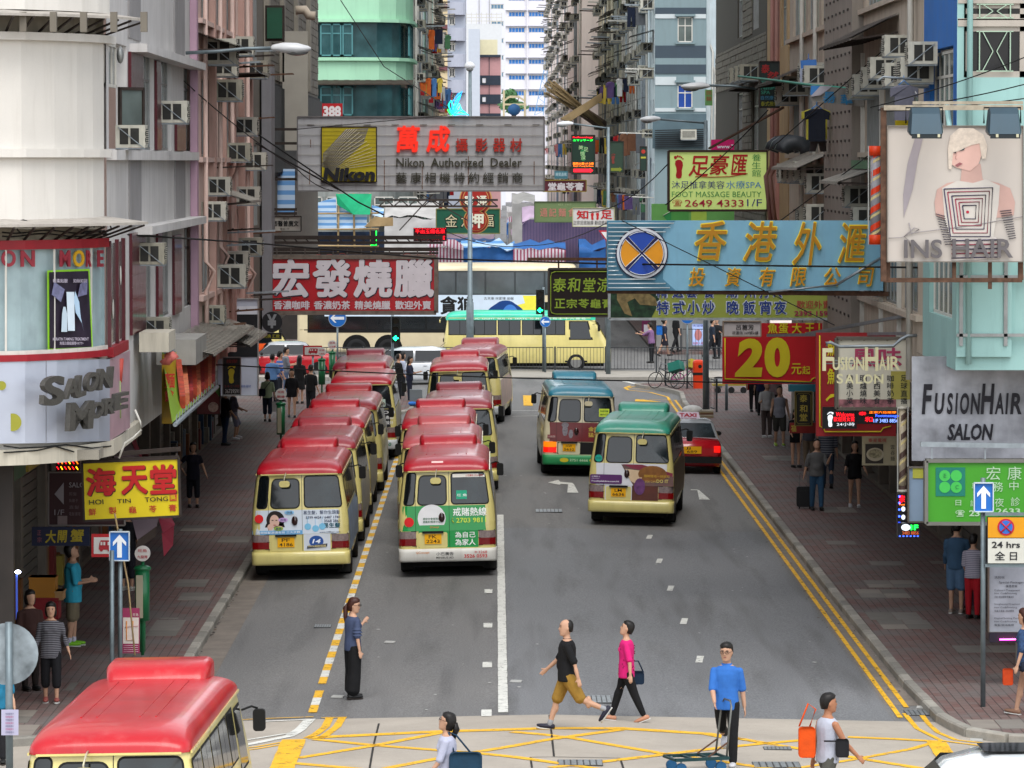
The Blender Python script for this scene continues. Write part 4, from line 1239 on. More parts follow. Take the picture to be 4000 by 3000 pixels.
for i_,y_ in enumerate((72.8,73.3,74.3,74.8)):MB().ball((SIDEX+.02,y_,6.0+.25*i_),(.01,.14,.16),8,6).build('flower_sticker',flat('#c0c0b8',.5),A)
GWC=mt('salon_curtain','#93a7ab',.55,var=.2,scale=2.5,streak=.2,coat=.35,dirt_or_fold='#5c686c')  # vertical streaks paint the shading of curtain folds into the colour
SW=CURV+[(SIDEX-.05,72.2)]
cw=band(A,'salon_window',GWC,5.68,7.28,-.05,SW[:-1])
def onface(px,py,off=0.02):
 best=None
 d=ray(px,py)
 for a,c in zip(CURV[:-1],CURV[1:]):
  ax,ay,cx,cy=*a,*c
  den=d.x*(cy-ay)-d.y*(cx-ax)
  if abs(den)<1e-9:continue
  t_=(ax*(cy-ay)-ay*(cx-ax))/den
  s_=(ax*d.y-ay*d.x)/(-den)if False else((d.x*t_-ax)/(cx-ax)if abs(cx-ax)>1e-6 else 0)
  if-0.001<=s_<=1.001 and t_>0:
   nn=V((cy-ay,-(cx-ax),0)).normalized()
   p=V((d.x*t_,d.y*t_,H+d.z*t_))+nn*off
   if best is None or p.y<best.y:best=p
 return best
for px in(20,207,350,422):
 a,c=onface(px,955,.03),onface(px,1375,.03)
 if a and c:MB().bar(a,c,.03,.03).build('mullion',WFR,cw)
rnd2=random.Random(5)
for k in range(0):
 px=5+k*21
 a,c=onface(px,962,.0),onface(px+rnd2.uniform(-6,6),1372,.0)
 if a and c:MB().bar(a,c,rnd2.uniform(.015,.03),.02).build('curtain_fold',GWC,cw)
band(A,'sill',REDP,7.26,7.4,.08,SW)
band(A,'sill',REDP,5.56,5.66,.12,SW)
band(A,'sill',WFR,5.66,5.72,.05,SW)
def ftext(parent,s,px0,py0,px1,py1,mat,bold=0,ext=0,off=.05,shear=0,name='lettering',skew=0.0):
 p0=onface(px0,py1,off);p1=onface(px1,py1-skew,off);p2=onface(px0,py0,off)
 b=MB();b.text(s,p0,p1-p0,p2-p0,bold,ext,shear=shear)
 return b.build(name,mat,parent)
for s,x0,x1,c in(('O',0,58,'#8e2c38'),('N',75,130,'#8e2c38'),('M',225,268,'#8e2c38'),('O',278,322,'#c89a1c'),('R',328,350,'#8e2c38'),('E',372,396,'#8e2c38')):
 ftext(A,s,x0+2,977,x1,1042,flat(c,.5),.03,.02,.02)
po=thing('poster','dark hair treatment poster with green border hung in the salon window','poster',onface(260,1365,.04))
def fquad(par,name,pxs,mat,off):
 b=MB();b.poly([onface(x,y,off)for x,y in pxs]);return b.build(name,mat,par)
fquad(po,'border',[(177,1368),(352,1361),(339,1050),(175,1056)],flat('#86c02c',.4),.05)
fquad(po,'print',[(184,1361),(345,1354),(332,1058),(182,1063)],mt('poster_dark','#2a2230',.35,var=.4,scale=4),.058)
fquad(po,'bottle_picture',[(226,1296),(249,1296),(249,1225),(242,1198),(234,1198),(229,1225)],flat('#b9cbd8',.4),.066)
fquad(po,'bottle_picture',[(252,1292),(279,1292),(276,1140),(246,1140)],flat('#c9d8e4',.4),.066)
fquad(po,'feather_picture',[(282,1220),(305,1262),(313,1295),(302,1240),(296,1180),(280,1136),(275,1170)],flat('#a8c4dc',.4),.066)
fquad(po,'glow_picture',[(190,1150),(225,1180),(240,1130),(200,1100)],mt('glowpic','#6f7090',.4,var=.4,scale=9),.064)
fquad(po,'glow_picture',[(290,1160),(325,1150),(328,1090),(300,1110)],mt('glowpic','#6f7090',.4),.064)
ftext(po,'KERATIN TAMING TREATMENT',194,1318,331,1330,flat('#b8b0c0',.4),.01,0,.07)
ftext(po,'角蛋白重組護理<KTT>',219,1334,310,1347,flat('#b8b0c0',.4),.01,0,.07)
ftext(po,'輕柔貼服',194,1089,250,1104,flat('#b8b0c0',.4),.01,0,.07);ftext(po,'如絲如羽',272,1089,323,1104,flat('#b8b0c0',.4),.01,0,.07)
FM=mt('fascia_metal','#aeb4c2',.3,.3,var=.05)
fb=MB();tz,bz=5.52,4.27
fa=thing('shop_fascia_sign','pale metal fascia with tilted studded letters SALON MORE round the corner','shop sign',(-8,70,4))
fpath=[(x+.0,y)for x,y in CURV]
def fpanel(par,px0,px1,y00,y01,y10,y11,mat,off=.1,name='panel'):
 b=MB();k=6
 up_,lo=[],[]
 for i in range(k+1):
  f=i/k;px=px0+(px1-px0)*f
  up_.append(onface(px,y00+(y10-y00)*f,off));lo.append(onface(px,y01+(y11-y01)*f,off))
 for i in range(k):b.quad(lo[i],lo[i+1],up_[i+1],up_[i])
 return b.build(name,mat,par)
fpanel(fa,-60,161,1412,1732,1408,1730,FM);fpanel(fa,163,405,1408,1730,1402,1722,FM)
b=MB()
q0,q1=onface(405,1402,.1),onface(405,1722,.1)
e0,e1=PX(508,1368,-5.95),PX(508,1670,-5.95)
b.quad(q1,e1,e0,q0);b.build('panel',mt('fascia_pink','#a88c96',.35,var=.2,scale=3),fa)
b=MB()
for z_ in(0,):
 for a,c,w_,m_ in((onface(478,1410,.2)or q0.lerp(e0,.4),q0.lerp(q1,.35),.05,0),):
  pass
b.tube([q0.lerp(e0,.5).lerp(q1.lerp(e1,.5),.05),q0.lerp(e0,.5).lerp(q1.lerp(e1,.5),.35)],.05,8,rr=[.06,.03]);b.build('tulip_picture',flat('#b04a40',.5),fa)
b=MB();b.tube([q0.lerp(e0,.48).lerp(q1.lerp(e1,.48),.33),q0.lerp(e0,.5).lerp(q1.lerp(e1,.5),.8)],.02,6);b.build('stem_picture',flat('#8a9a68',.5),fa)
b=MB();c_=onface(37,1648,.115);disc(b,(c_.x,c_.y,c_.z),.135,n=28);b.build('dot',flat('#8b8a2c',.4),fa)
b=MB();c_=onface(-6,1505,.115);disc(b,(c_.x,c_.y,c_.z),.07,n=20);b.build('dot',flat('#8b8a2c',.4),fa)
STUD=mt('studded_letter','#54524e',.45,.4,var=.2,scale=30)
for s,x0,y0,x1,y1 in(('S',150,1470,232,1590),('A',238,1480,290,1560),('L',285,1465,318,1555),('O',318,1455,365,1535),('N',370,1438,422,1525),('M',252,1570,345,1685),('O',340,1572,385,1640),('R',390,1555,430,1625),('E',430,1535,482,1605)):
 X0,X1=min(x0,404),min(x1,470)
 def on2(px,py):return PY(px,py,69.72+(px-150)/335*2.1)
 p0,p1,p2=on2(x0,y1),on2(x1,y1-12),on2(x0+6,y0+4)
 b=MB();b.text(s,p0,p1-p0,p2-p0,.035,.09);b.build('letter',STUD,fa)
band(A,'beam',mt('beam_cream','#b9b3a4',.8,var=.1,streak=.35),3.98,4.22,.1,CURV+[(SIDEX,72.4),(SIDEX,78)])
GFL=-8.75
sh=thing('shop_row','dark ground floor shopfronts under the left overhang','shops',(GFL,100,0))
SHD=mt('shop_dark','#1c1a19',.6,var=.3,scale=1.5)
SHS=mt('shutter_metal','#5a5854',.5,.4,var=.2,scale=4)
hs_=[]
yy=70.6
shops=[]
while yy<148:
 w=rnd.uniform(2.6,4.2)
 shops.append((yy,w));yy+=w+.45
wall(sh,(GFL,70.2,PAVE),u,82,4.0,[(a-70.2,.1,w,2.7)for a,w in shops],mt('shop_pier','#6d655c',.6,var=.25,scale=2,streak=.3),dep=.4)
for i,(a,w)in enumerate(shops):
 c=('#6a1f1c','#3a4a5c','#8a8478','#2c5a3c','#b09a3c','#20242c')[i%6]
 MB().box(GFL+.02,GFL+.1,a,a+w,2.85,3.6).build('shop_signboard',mt('board_'+c[1:],c,.5,var=.2),sh)
 if i%3==1:
  for z in range(14):MB().box(GFL-.2,GFL-.15,a,a+w,.2+z*.19,.37+z*.19).build('shutter_slat',SHS,sh)
 else:
  window(sh,(GFL-.3,a,.15),u,w,2.55,3,.2,BRN,GW,'shop_window')
  for k in range(5):
   yk=a+w*(k+.5)/5
   MB().box(GFL-.2,GFL+rnd.uniform(-.1,.1),yk-.22,yk+.22,.1,rnd.uniform(.5,1.4)).build('goods',flat(rnd.choice(('#7a4a20','#8a8a80','#6a2020','#2a4a6a','#8a7a30','#444444')),.6),sh)
MB().box(-16,-7.4,70.55,70.7,PAVE,4.0).build('corner_front',mt('front_dark','#2a2522',.7,var=.3),sh)
for i in range(12):
 x0=-9.9+rnd.uniform(0,1.9);z0=rnd.uniform(.1,3.0)
 MB().box(x0,x0+rnd.uniform(.15,.4),70.35,70.55,z0,z0+rnd.uniform(.2,.9)).build('hanging_goods',flat(rnd.choice(('#8a7a40','#6a6a66','#5a2022','#a09a90','#8c7a2a')),.6),sh)
def side_block(name,label,X,sg,Y0,Y1,z0,z1,mat,floors,winspec,depth=8,group=None,ledge=True,gm=None,fm=None,wallname='wall',pier=None):
 t=thing(name,label,'building',(X-sg*2,(Y0+Y1)/2,z0),group)
 u=V((0,sg,0));o=V((X,Y0 if sg>0 else Y1,z0))
 Wd=Y1-Y0
 def s_(y):return(y-Y0)if sg>0 else(Y1-y)
 holes=[]
 for(za,zb)in floors:
  for(ya,yb,nv)in winspec:
   holes.append((min(s_(ya),s_(yb)),za-z0,yb-ya,zb-za))
 wall(t,o,u,Wd,z1-z0,holes,mat,wallname)
 xb=X-sg*depth
 for y in(Y0,Y1):
  q=[V((X,y,z0)),V((xb,y,z0)),V((xb,y,z1)),V((X,y,z1))]
  b=MB();b.quad(*(q if(sg>0)==(y==Y1)else q[::-1]));b.build('end_wall',mat,t)
 b=MB();b.quad((X,Y0,z0),(xb,Y0,z0),(xb,Y1,z0),(X,Y1,z0));b.build('soffit',CONC,t)
 b=MB();b.quad((X,Y0,z1),(X,Y1,z1),(xb,Y1,z1),(xb,Y0,z1));b.build('roof',CONC,t)
 for i,(x,z,w,h)in enumerate(holes):
  window(t,o+u*x+UP*z-u.cross(UP)*.08,u,w,h,max(1,round(w/.75)),.28,fm or ALU,gm or rnd.choice((GW,GW,GWP)),grid=rnd.random()<.25)
 if ledge:
  for za,zb in floors:
   b=MB();b.box(min(X,X+sg*.12),max(X,X+sg*.12),Y0,Y1,za-.12,za-.02);b.build('ledge',mat,t)
 return t
PINK=mt('pink_render','#c8aea4',.8,var=.1,scale=1.2,streak=.45,fine=.04)
fl=[(5.9,7.5),(8.7,10.3),(11.5,13.1),(14.3,15.9)]
def spans(a,c,w,g):
 r=[];y=a+g
 while y+w<=c:r.append((y,y+w,2));y+=w+g
 return r
B=side_block('tenement','faded pink tenement with grey metal windows beside the white corner building',-6.0,1,92.8,113,4.3,22,PINK,fl,spans(93.2,113,2.6,1.0))
for k,y in enumerate((96.9,100.6,104.2,108.0,111.6)):
 MB().box(-6.0,-5.86,y-.22,y+.22,4.3,22).build('pilaster',mt('pilaster_rose','#b7958a',.8,var=.1,streak=.35),B)
for y,z,s,o_ in((95.2,10.6,1.5,0),(97.8,10.4,1.2,0),(98.9,9.9,1.3,1),(96,7.9,1.1,0),(99.4,5.9,1.4,0),(102,6.2,1.2,0),(103,8.6,1.2,1),(94.6,5.3,1.0,1),(106,9.2,1.2,0),(108,6.4,1.2,1),(110,8.4,1.2,0),(111,10.6,1.2,1),(104.5,11,1.2,0),(94.4,7.4,1.1,0),(107,7.6,1.2,0)):
 ac(B,(-6.0,y,z),(1,0),s,o_)
canopy(B,(-6.0,93.2,11.2),u,3.6,.9,.3);canopy(B,(-6.0,98,8.0),u,4.5,.8,.25,CANG);canopy(B,(-6,103,10.9),u,4,.8,.3,CANG)
canopy(B,(-6.0,94,5.2),u,7,1.0,.35,CANG)
for y in(94,99,103.5,110):
 z=rnd.uniform(6,10);pipe(B,[(-5.9,y,22),(-5.9,y,z),(-5.75,y+.1,z-.2),(-5.9,y+.2,z-.6),(-5.9,y+.2,4.5)],.05,PINK)
for k in range(16):
 y,z=rnd.uniform(93,112),rnd.choice((5.4,6.9,8.2,9.8,10.9))+rnd.uniform(-.3,.3)
 b=MB();L_=rnd.uniform(.6,1.2)
 b.bar((-6,y,z),(-6+L_,y,z+.05),.03);b.bar((-6,y+.5,z),(-6+L_,y+.5,z+.05),.03)
 for i in range(4):b.bar((-6+L_*(i+1)/4,y,z+.04),(-6+L_*(i+1)/4,y+.5,z+.04),.02)
 b.build('drying_rack',rnd.choice((BRN,RUST,STEEL)),B)
BRICKM=mt('grey_brick','#6d6960',.85,var=.2,scale=4,streak=.3)
def brick_courses(t,X,sg,Y0,Y1,z0,z1,mat,rh=.19,bl=.6,limit=300):
 u_=1;n_=0;me={}
 st=MB();z=z0;r=0
 near=[]
 while z<z1:
  y=Y0-(bl/2 if r%2 else 0)
  while y<Y1:
   a,c=max(y,Y0)+.01,min(y+bl,Y1)-.01
   if c-a>.1:near.append((a,c,z+.01,min(z+rh,z1)-.012))
   y+=bl
  z+=rh;r+=1
 near.sort(key=lambda q:q[0])
 for i,(a,c,za,zb)in enumerate(near):
  d=.015+.02*rnd.random()
  bb=MB()if i<limit else st
  x0,x1=(X+.001,X+d)if sg>0 else(X-d,X-.001)
  bb.box(x0,x1,a,c,za,zb)
  if i<limit:bb.build('brick',mat,t)
 if st.v:st.build('brickwork',mat,t,kind='stuff')
C1=side_block('commercial_building','grey brick building with dark louvred flank before the left junction',-6.0,1,113.2,156,4.2,22,BRICKM,[(7.0,9.0),(11,12.8),(14,15.8)],[(113.8,116.5,2)],ledge=False)
DLV=mt('dark_louvre','#24292c',.6,.3,var=.25,scale=3)
MB().box(-5.95,-5.7,117.5,119.3,4.2,11).build('grey_column',mt('column_grey','#77777b',.7,var=.1,streak=.2),C1)
for i in range(66):
 y=119.5+i*.55
 ztop=10.6-.0*i
 MB().box(-5.98,-5.84,y,y+.38,8.3,ztop).build('louvre_fin',DLV,C1)
MB().box(-6.0,-5.93,119.4,156,8.2,10.7).build('louvre_back',mt('louvre_back','#14181a',.8),C1)
for y0 in(119.5,128,137,146):
 MB().box(-5.99,-5.85,y0,y0+.9,10.8,22).build('pilaster',CONC,C1)
brick_courses(C1,-6.0,1,120.6,155.8,10.8,15.0,BRICKM,rh=.24,bl=1.1)
pp=MB();pp.box(-5.9,-5.2,128,128.3,8.9,12.2);pp.build('side_board',mt('board_beige','#9a968c',.7,var=.1),C1)
gsn=thing('signboard','dark green blank board hanging high on the grey brick building','sign',PY(1080,150,114))
p0,p1=PY(1043,150,114),PY(1102,30,114);MB().box(p0.x,p1.x,114,114.3,p0.z,p1.z).build('board',mt('dark_green','#124a34',.4,var=.2),gsn)
MB().box(p0.x-.05,p1.x+.05,114.1,114.35,p0.z-.06,p1.z+.06).build('frame',BRN,gsn)
pipe(C1,[PY(1155,40,119),PY(1190,38,119),PY(1205,60,119),PY(1232,62,119)],.12,mt('duct','#a89c8c',.6,var=.15),'duct')
CY=mt('cyan_render','#8fb4b0',.75,var=.08,scale=1,streak=.3,fine=.02,dirt_or_fold='#5f7a78')
BL=mt('blue_paint','#1d63ad',.6,var=.12,scale=2,streak=.15)
XR=7.5
G_=thing('corner_tenement','pale turquoise corner building with bright blue flank at the right','building',(11,78,0))
fw=V((1,0,0))
wh=[]
x0w=PY(3765,300,75).x
zt1,zb1,zt2,zb2=PY(0,8,75).z,PY(0,78,75).z,PY(0,98,75).z,PY(0,302,75).z
for k in range(3):
 wh.append((x0w+0.02+k*1.02-XR,zb2-5.2,.93,zt2-zb2));wh.append((x0w+.02+k*1.02-XR,zb1-5.2,.93,zt1-zb1))
wall(G_,(XR,75,5.2),fw,9,16,[(x0w-XR,zb2-5.2,3.1,zt1-zb2+.05),(x0w-XR,zb2-5.2+3.1+3,3.1,2)],CY)
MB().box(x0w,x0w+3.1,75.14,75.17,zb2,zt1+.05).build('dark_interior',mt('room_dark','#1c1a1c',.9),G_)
for k in range(3):
 for z0_,z1_ in((zb2,zt2),(zb1,zt1)):
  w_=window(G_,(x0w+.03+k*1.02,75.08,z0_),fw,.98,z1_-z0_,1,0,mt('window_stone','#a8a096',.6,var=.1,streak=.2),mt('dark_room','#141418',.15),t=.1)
  b=MB();xa=x0w+.25+k*1.02;zc=(z0_+z1_)/2;hh=(z1_-z0_)*.38;yy_=74.98
  for dx in(0,.5):b.bar((xa+dx,yy_,zc-hh),(xa+dx,yy_,zc+hh),.018)
  for dz in(-hh,hh):b.bar((xa-.05,yy_,zc+dz),(xa+.55,yy_,zc+dz),.018)
  for s in(1,-1):
   b.bar((xa+.05,yy_,zc-s*hh),(xa+.22,yy_,zc),.014);b.bar((xa+.45,yy_,zc-s*hh),(xa+.28,yy_,zc),.014)
  b.build('window_guard',mt('guard_green','#9fb6a0',.5),w_)
MB().box(XR-.0,XR+.9,74.9,75.0,5.42,8.3).build('lower_bay',CY,G_)
b=MB();b.quad((XR,75,5.2),(XR,82,5.2),(XR+9,82,5.2),(XR+9,75,5.2));b.build('soffit',CONC,G_)
b=MB();b.quad((XR,75,21.2),(XR+9,75,21.2),(XR+9,81,21.2),(XR,81,21.2));b.build('roof',CONC,G_)
uR=V((0,-1,0))
wall(G_,(XR,80.8,8.4),uR,5.8,12.8,[(1.2,8.75-8.4,4.0,1.75),(1.2,11.6-8.4,4.0,1.75)],BL)
wall(G_,(XR,80.8,5.2),uR,5.8,3.2,[(1.2,6-5.2,4.0,1.6)],CY,'lower_wall')
for z in(8.75,11.6,6.0):window(G_,(XR+.1,79.6,z),uR,4.0,1.7,5,.25,WFR,GWP)
pipe(G_,[(XR+.2,74.9,21),(XR+.2,74.9,5.3)],.05,CY);pipe(G_,[(XR+.2,74.9,9.0),(XR-.1,74.95,9.0),(XR-.12,75.4,9.5)],.05,CY)
for z in(6.7,5.75):MB().box(PY(3745,0,74.8).x,11,74.86,74.92,z,z+.05).build('frame_rail',ALU,G_)
for px in(3762,3937):
 x=PY(px,0,74.8).x;MB().box(x-.03,x+.03,74.86,74.92,5.6,8.0).build('frame_post',ALU,G_)
for y,z,s in((79.3,9.95,1.25),(78.6,10.25,1.1),(80.2,9.9,1.2)):ac(G_,(XR,y,z),(-1,0),s)
BEI=mt('beige_brown_render','#b3a696',.85,var=.12,scale=1.5,streak=.5,fine=.06)
HB=side_block('tenement','brown grey tenement with ribbon windows and studded pillar on the right',XR+.02,-1,81,118,4.6,22,BEI,[(8.8,10.35),(11.7,13.2),(5.9,7.4),(14.6,16)],[(82,85.2,4),(85.5,89.2,4),(89.5,93.6,4),(102.8,106.5,3),(107.5,111,3),(112,116.5,3)],gm=GWP)
DOT=mt('pillar_grey','#857d74',.8,var=.1,streak=.3)
for zz_ in(zt2,zt1):MB().box(x0w-.1,x0w+3.2,74.985,75.12,zz_-.02,zz_+.1).build('window_surround',mt('window_stone','#8d857b'),G_)
MB().box(x0w-.1,x0w+3.2,74.985,75.12,zt2+.11,zb1+.0).build('window_surround',mt('window_stone','#8d857b'),G_)
pl_=MB().box(XR-.22,XR+.1,94.3,102.2,4.6,22).build('studded_pillar',DOT,HB)
b=MB()
for i in range(7):
 for j in range(34):b.box(XR-.245,XR-.218,94.7+i*1.1+(j%2)*.5,94.92+i*1.1+(j%2)*.5,5.4+j*.3,5.45+j*.3)
b.build('stud',mt('stud_dark','#3a3430',.7),pl_,kind='stuff')
for y,z,s,o_ in((86.5,10.15,1.15,0),(88.2,10.0,1.15,0),(90.3,9.9,1.15,0),(92,9.85,1.1,1),(83.6,10.5,1.1,0),(83.0,9.95,1.2,0),(105.4,10.4,1.3,0),(103.9,10.3,1.3,0),(111.2,10.2,1.3,1),(114.0,10.0,1.3,0),(103.4,7.9,1.25,0),(105.2,8.1,1.25,0),(107.2,8.15,1.3,0),(109.4,8.1,1.3,0),(111.4,8.1,1.3,0),(113.2,8.1,1.3,0),(103.2,7.2,1.3,0),(105.6,7.1,1.3,1),(92.4,7.7,1.2,0),(90.2,7.3,1.2,0)):
 ac(HB,(XR+.02,y,z),(-1,0),s,o_)
canopy(HB,(XR,94.2,11.35),uR,8.2,.9,.45);canopy(HB,(XR,117.5,10.9),uR,7.5,.9,.4);canopy(HB,(XR,112,8.8),uR,9.5,.8,.35,CANG);canopy(HB,(XR,94,8.5),uR,5,.9,.3,CANG)
MB().box(XR-.25,XR,82,94,8.45,8.62).build('green_ledge',mt('green_paint','#56785a',.7,var=.2),HB)
for y in(85.3,89.3,93.9):MB().box(XR-.06,XR+.02,y,y+.14,4.6,10.8).build('rib',WFR,HB)
for y in(82.3,106.8,111.5):pipe(HB,[(XR-.1,y,22),(XR-.1,y,4.7)],.06,WFR)
for i,(y,z)in enumerate(((108,8.72),(110,8.75),(112,8.75))):
 b=MB();b.tube([(XR-.5+.3*cos(a),y+.0,z+.1+.22*sin(a))for a in[pi*k/6 for k in range(7)]],.2,6);b.build('plastic_hood',mt('hood','#2c3034',.4,var=.2),HB)
ORG=mt('orange_beige','#b09670',.8,var=.1,streak=.3);
IB=side_block('tenement','narrow orange and pink tenement between the brown one and the brick one',XR,-1,118.2,127.4,4.6,22,ORG,[(11.6,13)],[(119,121,2)],ledge=False)
MB().box(XR-.1,XR,121.8,124.2,4.6,22).build('pink_panel',mt('pink_panel','#a87a70',.8,var=.1,streak=.3),IB)
for y in(120.5,122.5):pipe(IB,[(XR-.15,y,22),(XR-.15,y,8.5),(XR-.3,y+.4,8.2),(XR-.15,y+.5,7)],.06,mt('pipe_pink','#a88078',.7))
JB=side_block('brick_building','dark grey brick building at the right corner before the junction',XR,-1,127.6,157,4.6,22,mt('dark_brick_mortar','#4c4a43',.9),[(8.9,10.7),(12.4,14)],[(131.5,134.5,2),(140,143,2)],ledge=False)
BR2=mt('dark_brick','#726f64',.85,var=.25,scale=5,streak=.2)
for z0_,z1_ in((5.5,8.7),(10.9,12.2)):brick_courses(JB,XR,-1,127.8,156.8,z0_,z1_,BR2,rh=.2,bl=1.0,limit=140)
for za in(8.75,12.3):brick_courses(JB,XR,-1,134.8,139.8,za,za+1.9,BR2,rh=.2,bl=1.0,limit=10)
canopy(JB,(XR,136,11.0),uR,5,.7,.3);ac(JB,(XR,131,10.9),(-1,0),1.3,1);ac(JB,(XR,133.5,10.9),(-1,0),1.3,1);ac(JB,(XR,136.5,10.9),(-1,0),1.3,1)
GFR=10.1
shr=thing('shop_row','dark ground floor shopfronts under the right overhang','shops',(GFR,100,0))
shops=[];yy=75.6
while yy<150:
 w=rnd.uniform(2.6,4.2);shops.append((yy,w));yy+=w+.45
wall(shr,(GFR,157,PAVE),uR,82,4.7,[(157-a-w,.1,w,2.8)for a,w in shops],mt('shop_pier','#6d655c',.6),dep=.4)
for i,(a,w)in enumerate(shops):
 c=('#7a1c1c','#2a3a5c','#8a8478','#b09a3c','#2c4a3c')[i%5]
 MB().box(GFR-.1,GFR-.02,a,a+w,2.95,3.8).build('shop_signboard',mt('board_'+c[1:],c,.5,var=.2),shr)
 if i%3==0:
  for z in range(14):MB().box(GFR+.15,GFR+.2,a,a+w,.2+z*.19,.37+z*.19).build('shutter_slat',SHS,shr)
 else:window(shr,(GFR+.3,a+w,.15),uR,w,2.6,3,.2,BRN,GW,'shop_window')
MB().box(GFR+.05,16,75.3,75.5,PAVE,5.2).build('corner_front',mt('front_dark','#2a2522',.7),shr)
for k in range(3):MB().box(8.9,10.05,77.2+k*.45,77.62+k*.45,PAVE,PAVE+.17*(k+1)).build('step',CONC,shr)
def flats(label,X,sg,Y0,Y1,z0,z1,mat,seed,ztop,gname,bay=3.2,name='apartment_block',clothes=True,zb=8.5,gm=None,lab2=''):
 r_=random.Random(seed)
 fl=[];z=z0+3.2
 while z+2.6<z1:fl.append((z,z+1.3));z+=2.9
 n=max(1,int((Y1-Y0)/bay));bw_=(Y1-Y0)/n
 sp=[(Y0+i*bw_+.8,Y0+i*bw_+.8+min(1.5,bw_-1.2),2)for i in range(n)]
 t=side_block(name,label,X,sg,Y0,Y1,z0,z1,mat,fl,sp,ledge=False,gm=gm)
 uu=V((0,sg,0));nn=(sg,0)
 nl=0
 ordn=('first','second','third','fourth','fifth','sixth','seventh','eighth','ninth','tenth')
 for fi,(za,zt)in enumerate(fl):
  if za>ztop:continue
  for i in range(n):
   y=Y0+i*bw_+.8;k=r_.random()
   if k<.75:ac(t,(X,y+r_.uniform(0,1.4),za-.55+r_.uniform(-.1,.2)),nn,r_.uniform(1.1,1.5),r_.random()<.5)
   if r_.random()<.5:ac(t,(X,y+1.9,za+.6),nn,1.2,True)
   if r_.random()<.4:canopy(t,(X,y-.3 if sg>0 else y+2,zt+.25),uu,2.2,r_.uniform(.7,1.1),.3,r_.choice((CANM,CANG)),ribs=False)
   b=MB();L_=r_.uniform(.9,1.6)
   for dy in(0,1.2):b.bar((X,y+dy,za-.25),(X+sg*L_,y+dy,za-.2),.04)
   for q in range(4):b.bar((X+sg*L_*(q+1)/4,y,za-.2),(X+sg*L_*(q+1)/4,y+1.2,za-.2),.03)
   if r_.random()<.5:b.build('drying_rack',r_.choice((BRN,STEEL,WFR)),t)
   if clothes and za>zb-3 and r_.random()<.35 and nl<16:
    nl+=1
    laundry('%s laundry pole counted upward and away on the %s'%(('first second third fourth fifth sixth seventh eighth ninth tenth eleventh twelfth thirteenth fourteenth fifteenth sixteenth').split()[nl-1],lab2),(X+sg*r_.uniform(.55,.9),y+.6,za-.2),V((1,.25,0)),r_.uniform(.8,1.2),r_.randrange(2,5),r_.randrange(9999),gname,r_.uniform(.6,1.0))
  for i in range(n+1):
   if fi==0 and r_.random()<.8:pipe(t,[(X+sg*.12,Y0+i*bw_+.25,z0),(X+sg*.12,Y0+i*bw_+.25,min(z1,ztop+3))],.06,r_.choice((WFR,STEEL,mat)))
 return t
band_low=1
GRN=mt('mint_green_render','#9ccbac',.7,var=.07,scale=.8,streak=.22,dirt_or_fold='#6a8a72')
D=thing('green_tenement','mint green rounded corner building with teal windows across the junction','building',(-8,226,0))
DC=[(-26,222),(-7,222),(-5.6,222.3),(-4.8,223),(-4.35,224),(-4.15,225.5),(-4.1,231)]
for z0_,z1_ in((12.35,13.55),(15.3,18.2),(19.9,30)):band(D,'wall',GRN,z0_,z1_,0,DC)
for z0_ in(10.6,13.45,15.3,18.1):band(D,'ledge',GRN,z0_-.02,z0_+.14,.2,DC)
for z0_,z1_ in((10.7,12.35),(13.55,15.3),(18.2,19.9)):band(D,'window_band',mt('window_dark_teal','#33565a',.15,var=.4,scale=1.2),z0_,z1_,-.25,DC)
band(D,'lower_wall',mt('lower_grey_wall','#8a8f8c',.8,var=.25,scale=.8,streak=.5),4.2,10.7,-.05,DC)
for k in range(5):window(D,(PY(1180,0,221.8).x+k*1.15,221.85,8.3),fw,.95,1.3,2,.3,ALU,GW);window(D,(PY(1180,0,221.8).x+k*1.15,221.85,5.6),fw,.95,1.3,2,.3,WFR,GWP)
for k in range(3):ac(D,(PY(1400,0,221.8).x+k*1.1,221.9,9.8-k*.2),(0,-1),1.3,1)
TFR=mt('teal_frame','#4a8084',.5,var=.1)
for za,zb_ in((13.65,15.2),(10.8,12.2),(18.3,19.8)):
 for k,px in enumerate((1192,1250,1292,1328)):
  x=PY(px,0,221.9).x;window(D,(x,221.95,za),fw,.62 if k else.6,zb_-za,1,.3,TFR,GWT,t=.07)
 for y in(224.3,226.2,228.3):window(D,(-4.2,y,za),u,1.5,zb_-za,2,.3,TFR,GWT,t=.07)
bpy_r=MB();bpy_r.poly([(-26,222,30),(-4.3,222.5,30),(-4.1,231,30),(-26,231,30)]);bpy_r.build('roof',CONC,D)
MB().box(-26,-4.6,222.5,222.7,PAVE,4.3).build('ground_front',mt('front_dark','#2a2522',.7),D)
canopy(D,(PY(1240,0,222).x,221.9,12.5),fw,4.6,1.0,.2,CANM)
YC=mt('yellow_cream_render','#ebe2cb',.8,var=.1,streak=.3)
WC=mt('warm_white_render','#e8e3dc',.8,var=.06,streak=.25)
WP=mt('pinkish_render','#eee2dc',.8,var=.06,scale=.6,streak=.15)
PG_=mt('pale_aqua_render','#a5c8be',.8,var=.08,streak=.3)
GRF='laundry hung over the market street'
flats('cream flats beyond the green corner crowded with racks and air conditioners',-4.1,1,231.2,254,4,34,WC,3,18,GRF,lab2='flats beyond the green corner')
flats('pale aqua flats in the middle of the left row over the market',-3.9,1,254.2,282,4,36,PG_,4,20,GRF,lab2='pale aqua flats on the left')
flats('yellowish flats farthest along the left row over the market',-4.2,1,282.2,330,4,38,YC,5,22,GRF,lab2='yellowish flats on the left')
bn=thing('wall_banner','tall white banner with faint purple characters on the left flats','banner',PY(1567,455,240))
p0,p1=PY(1545,460,240),PY(1598,240,240)
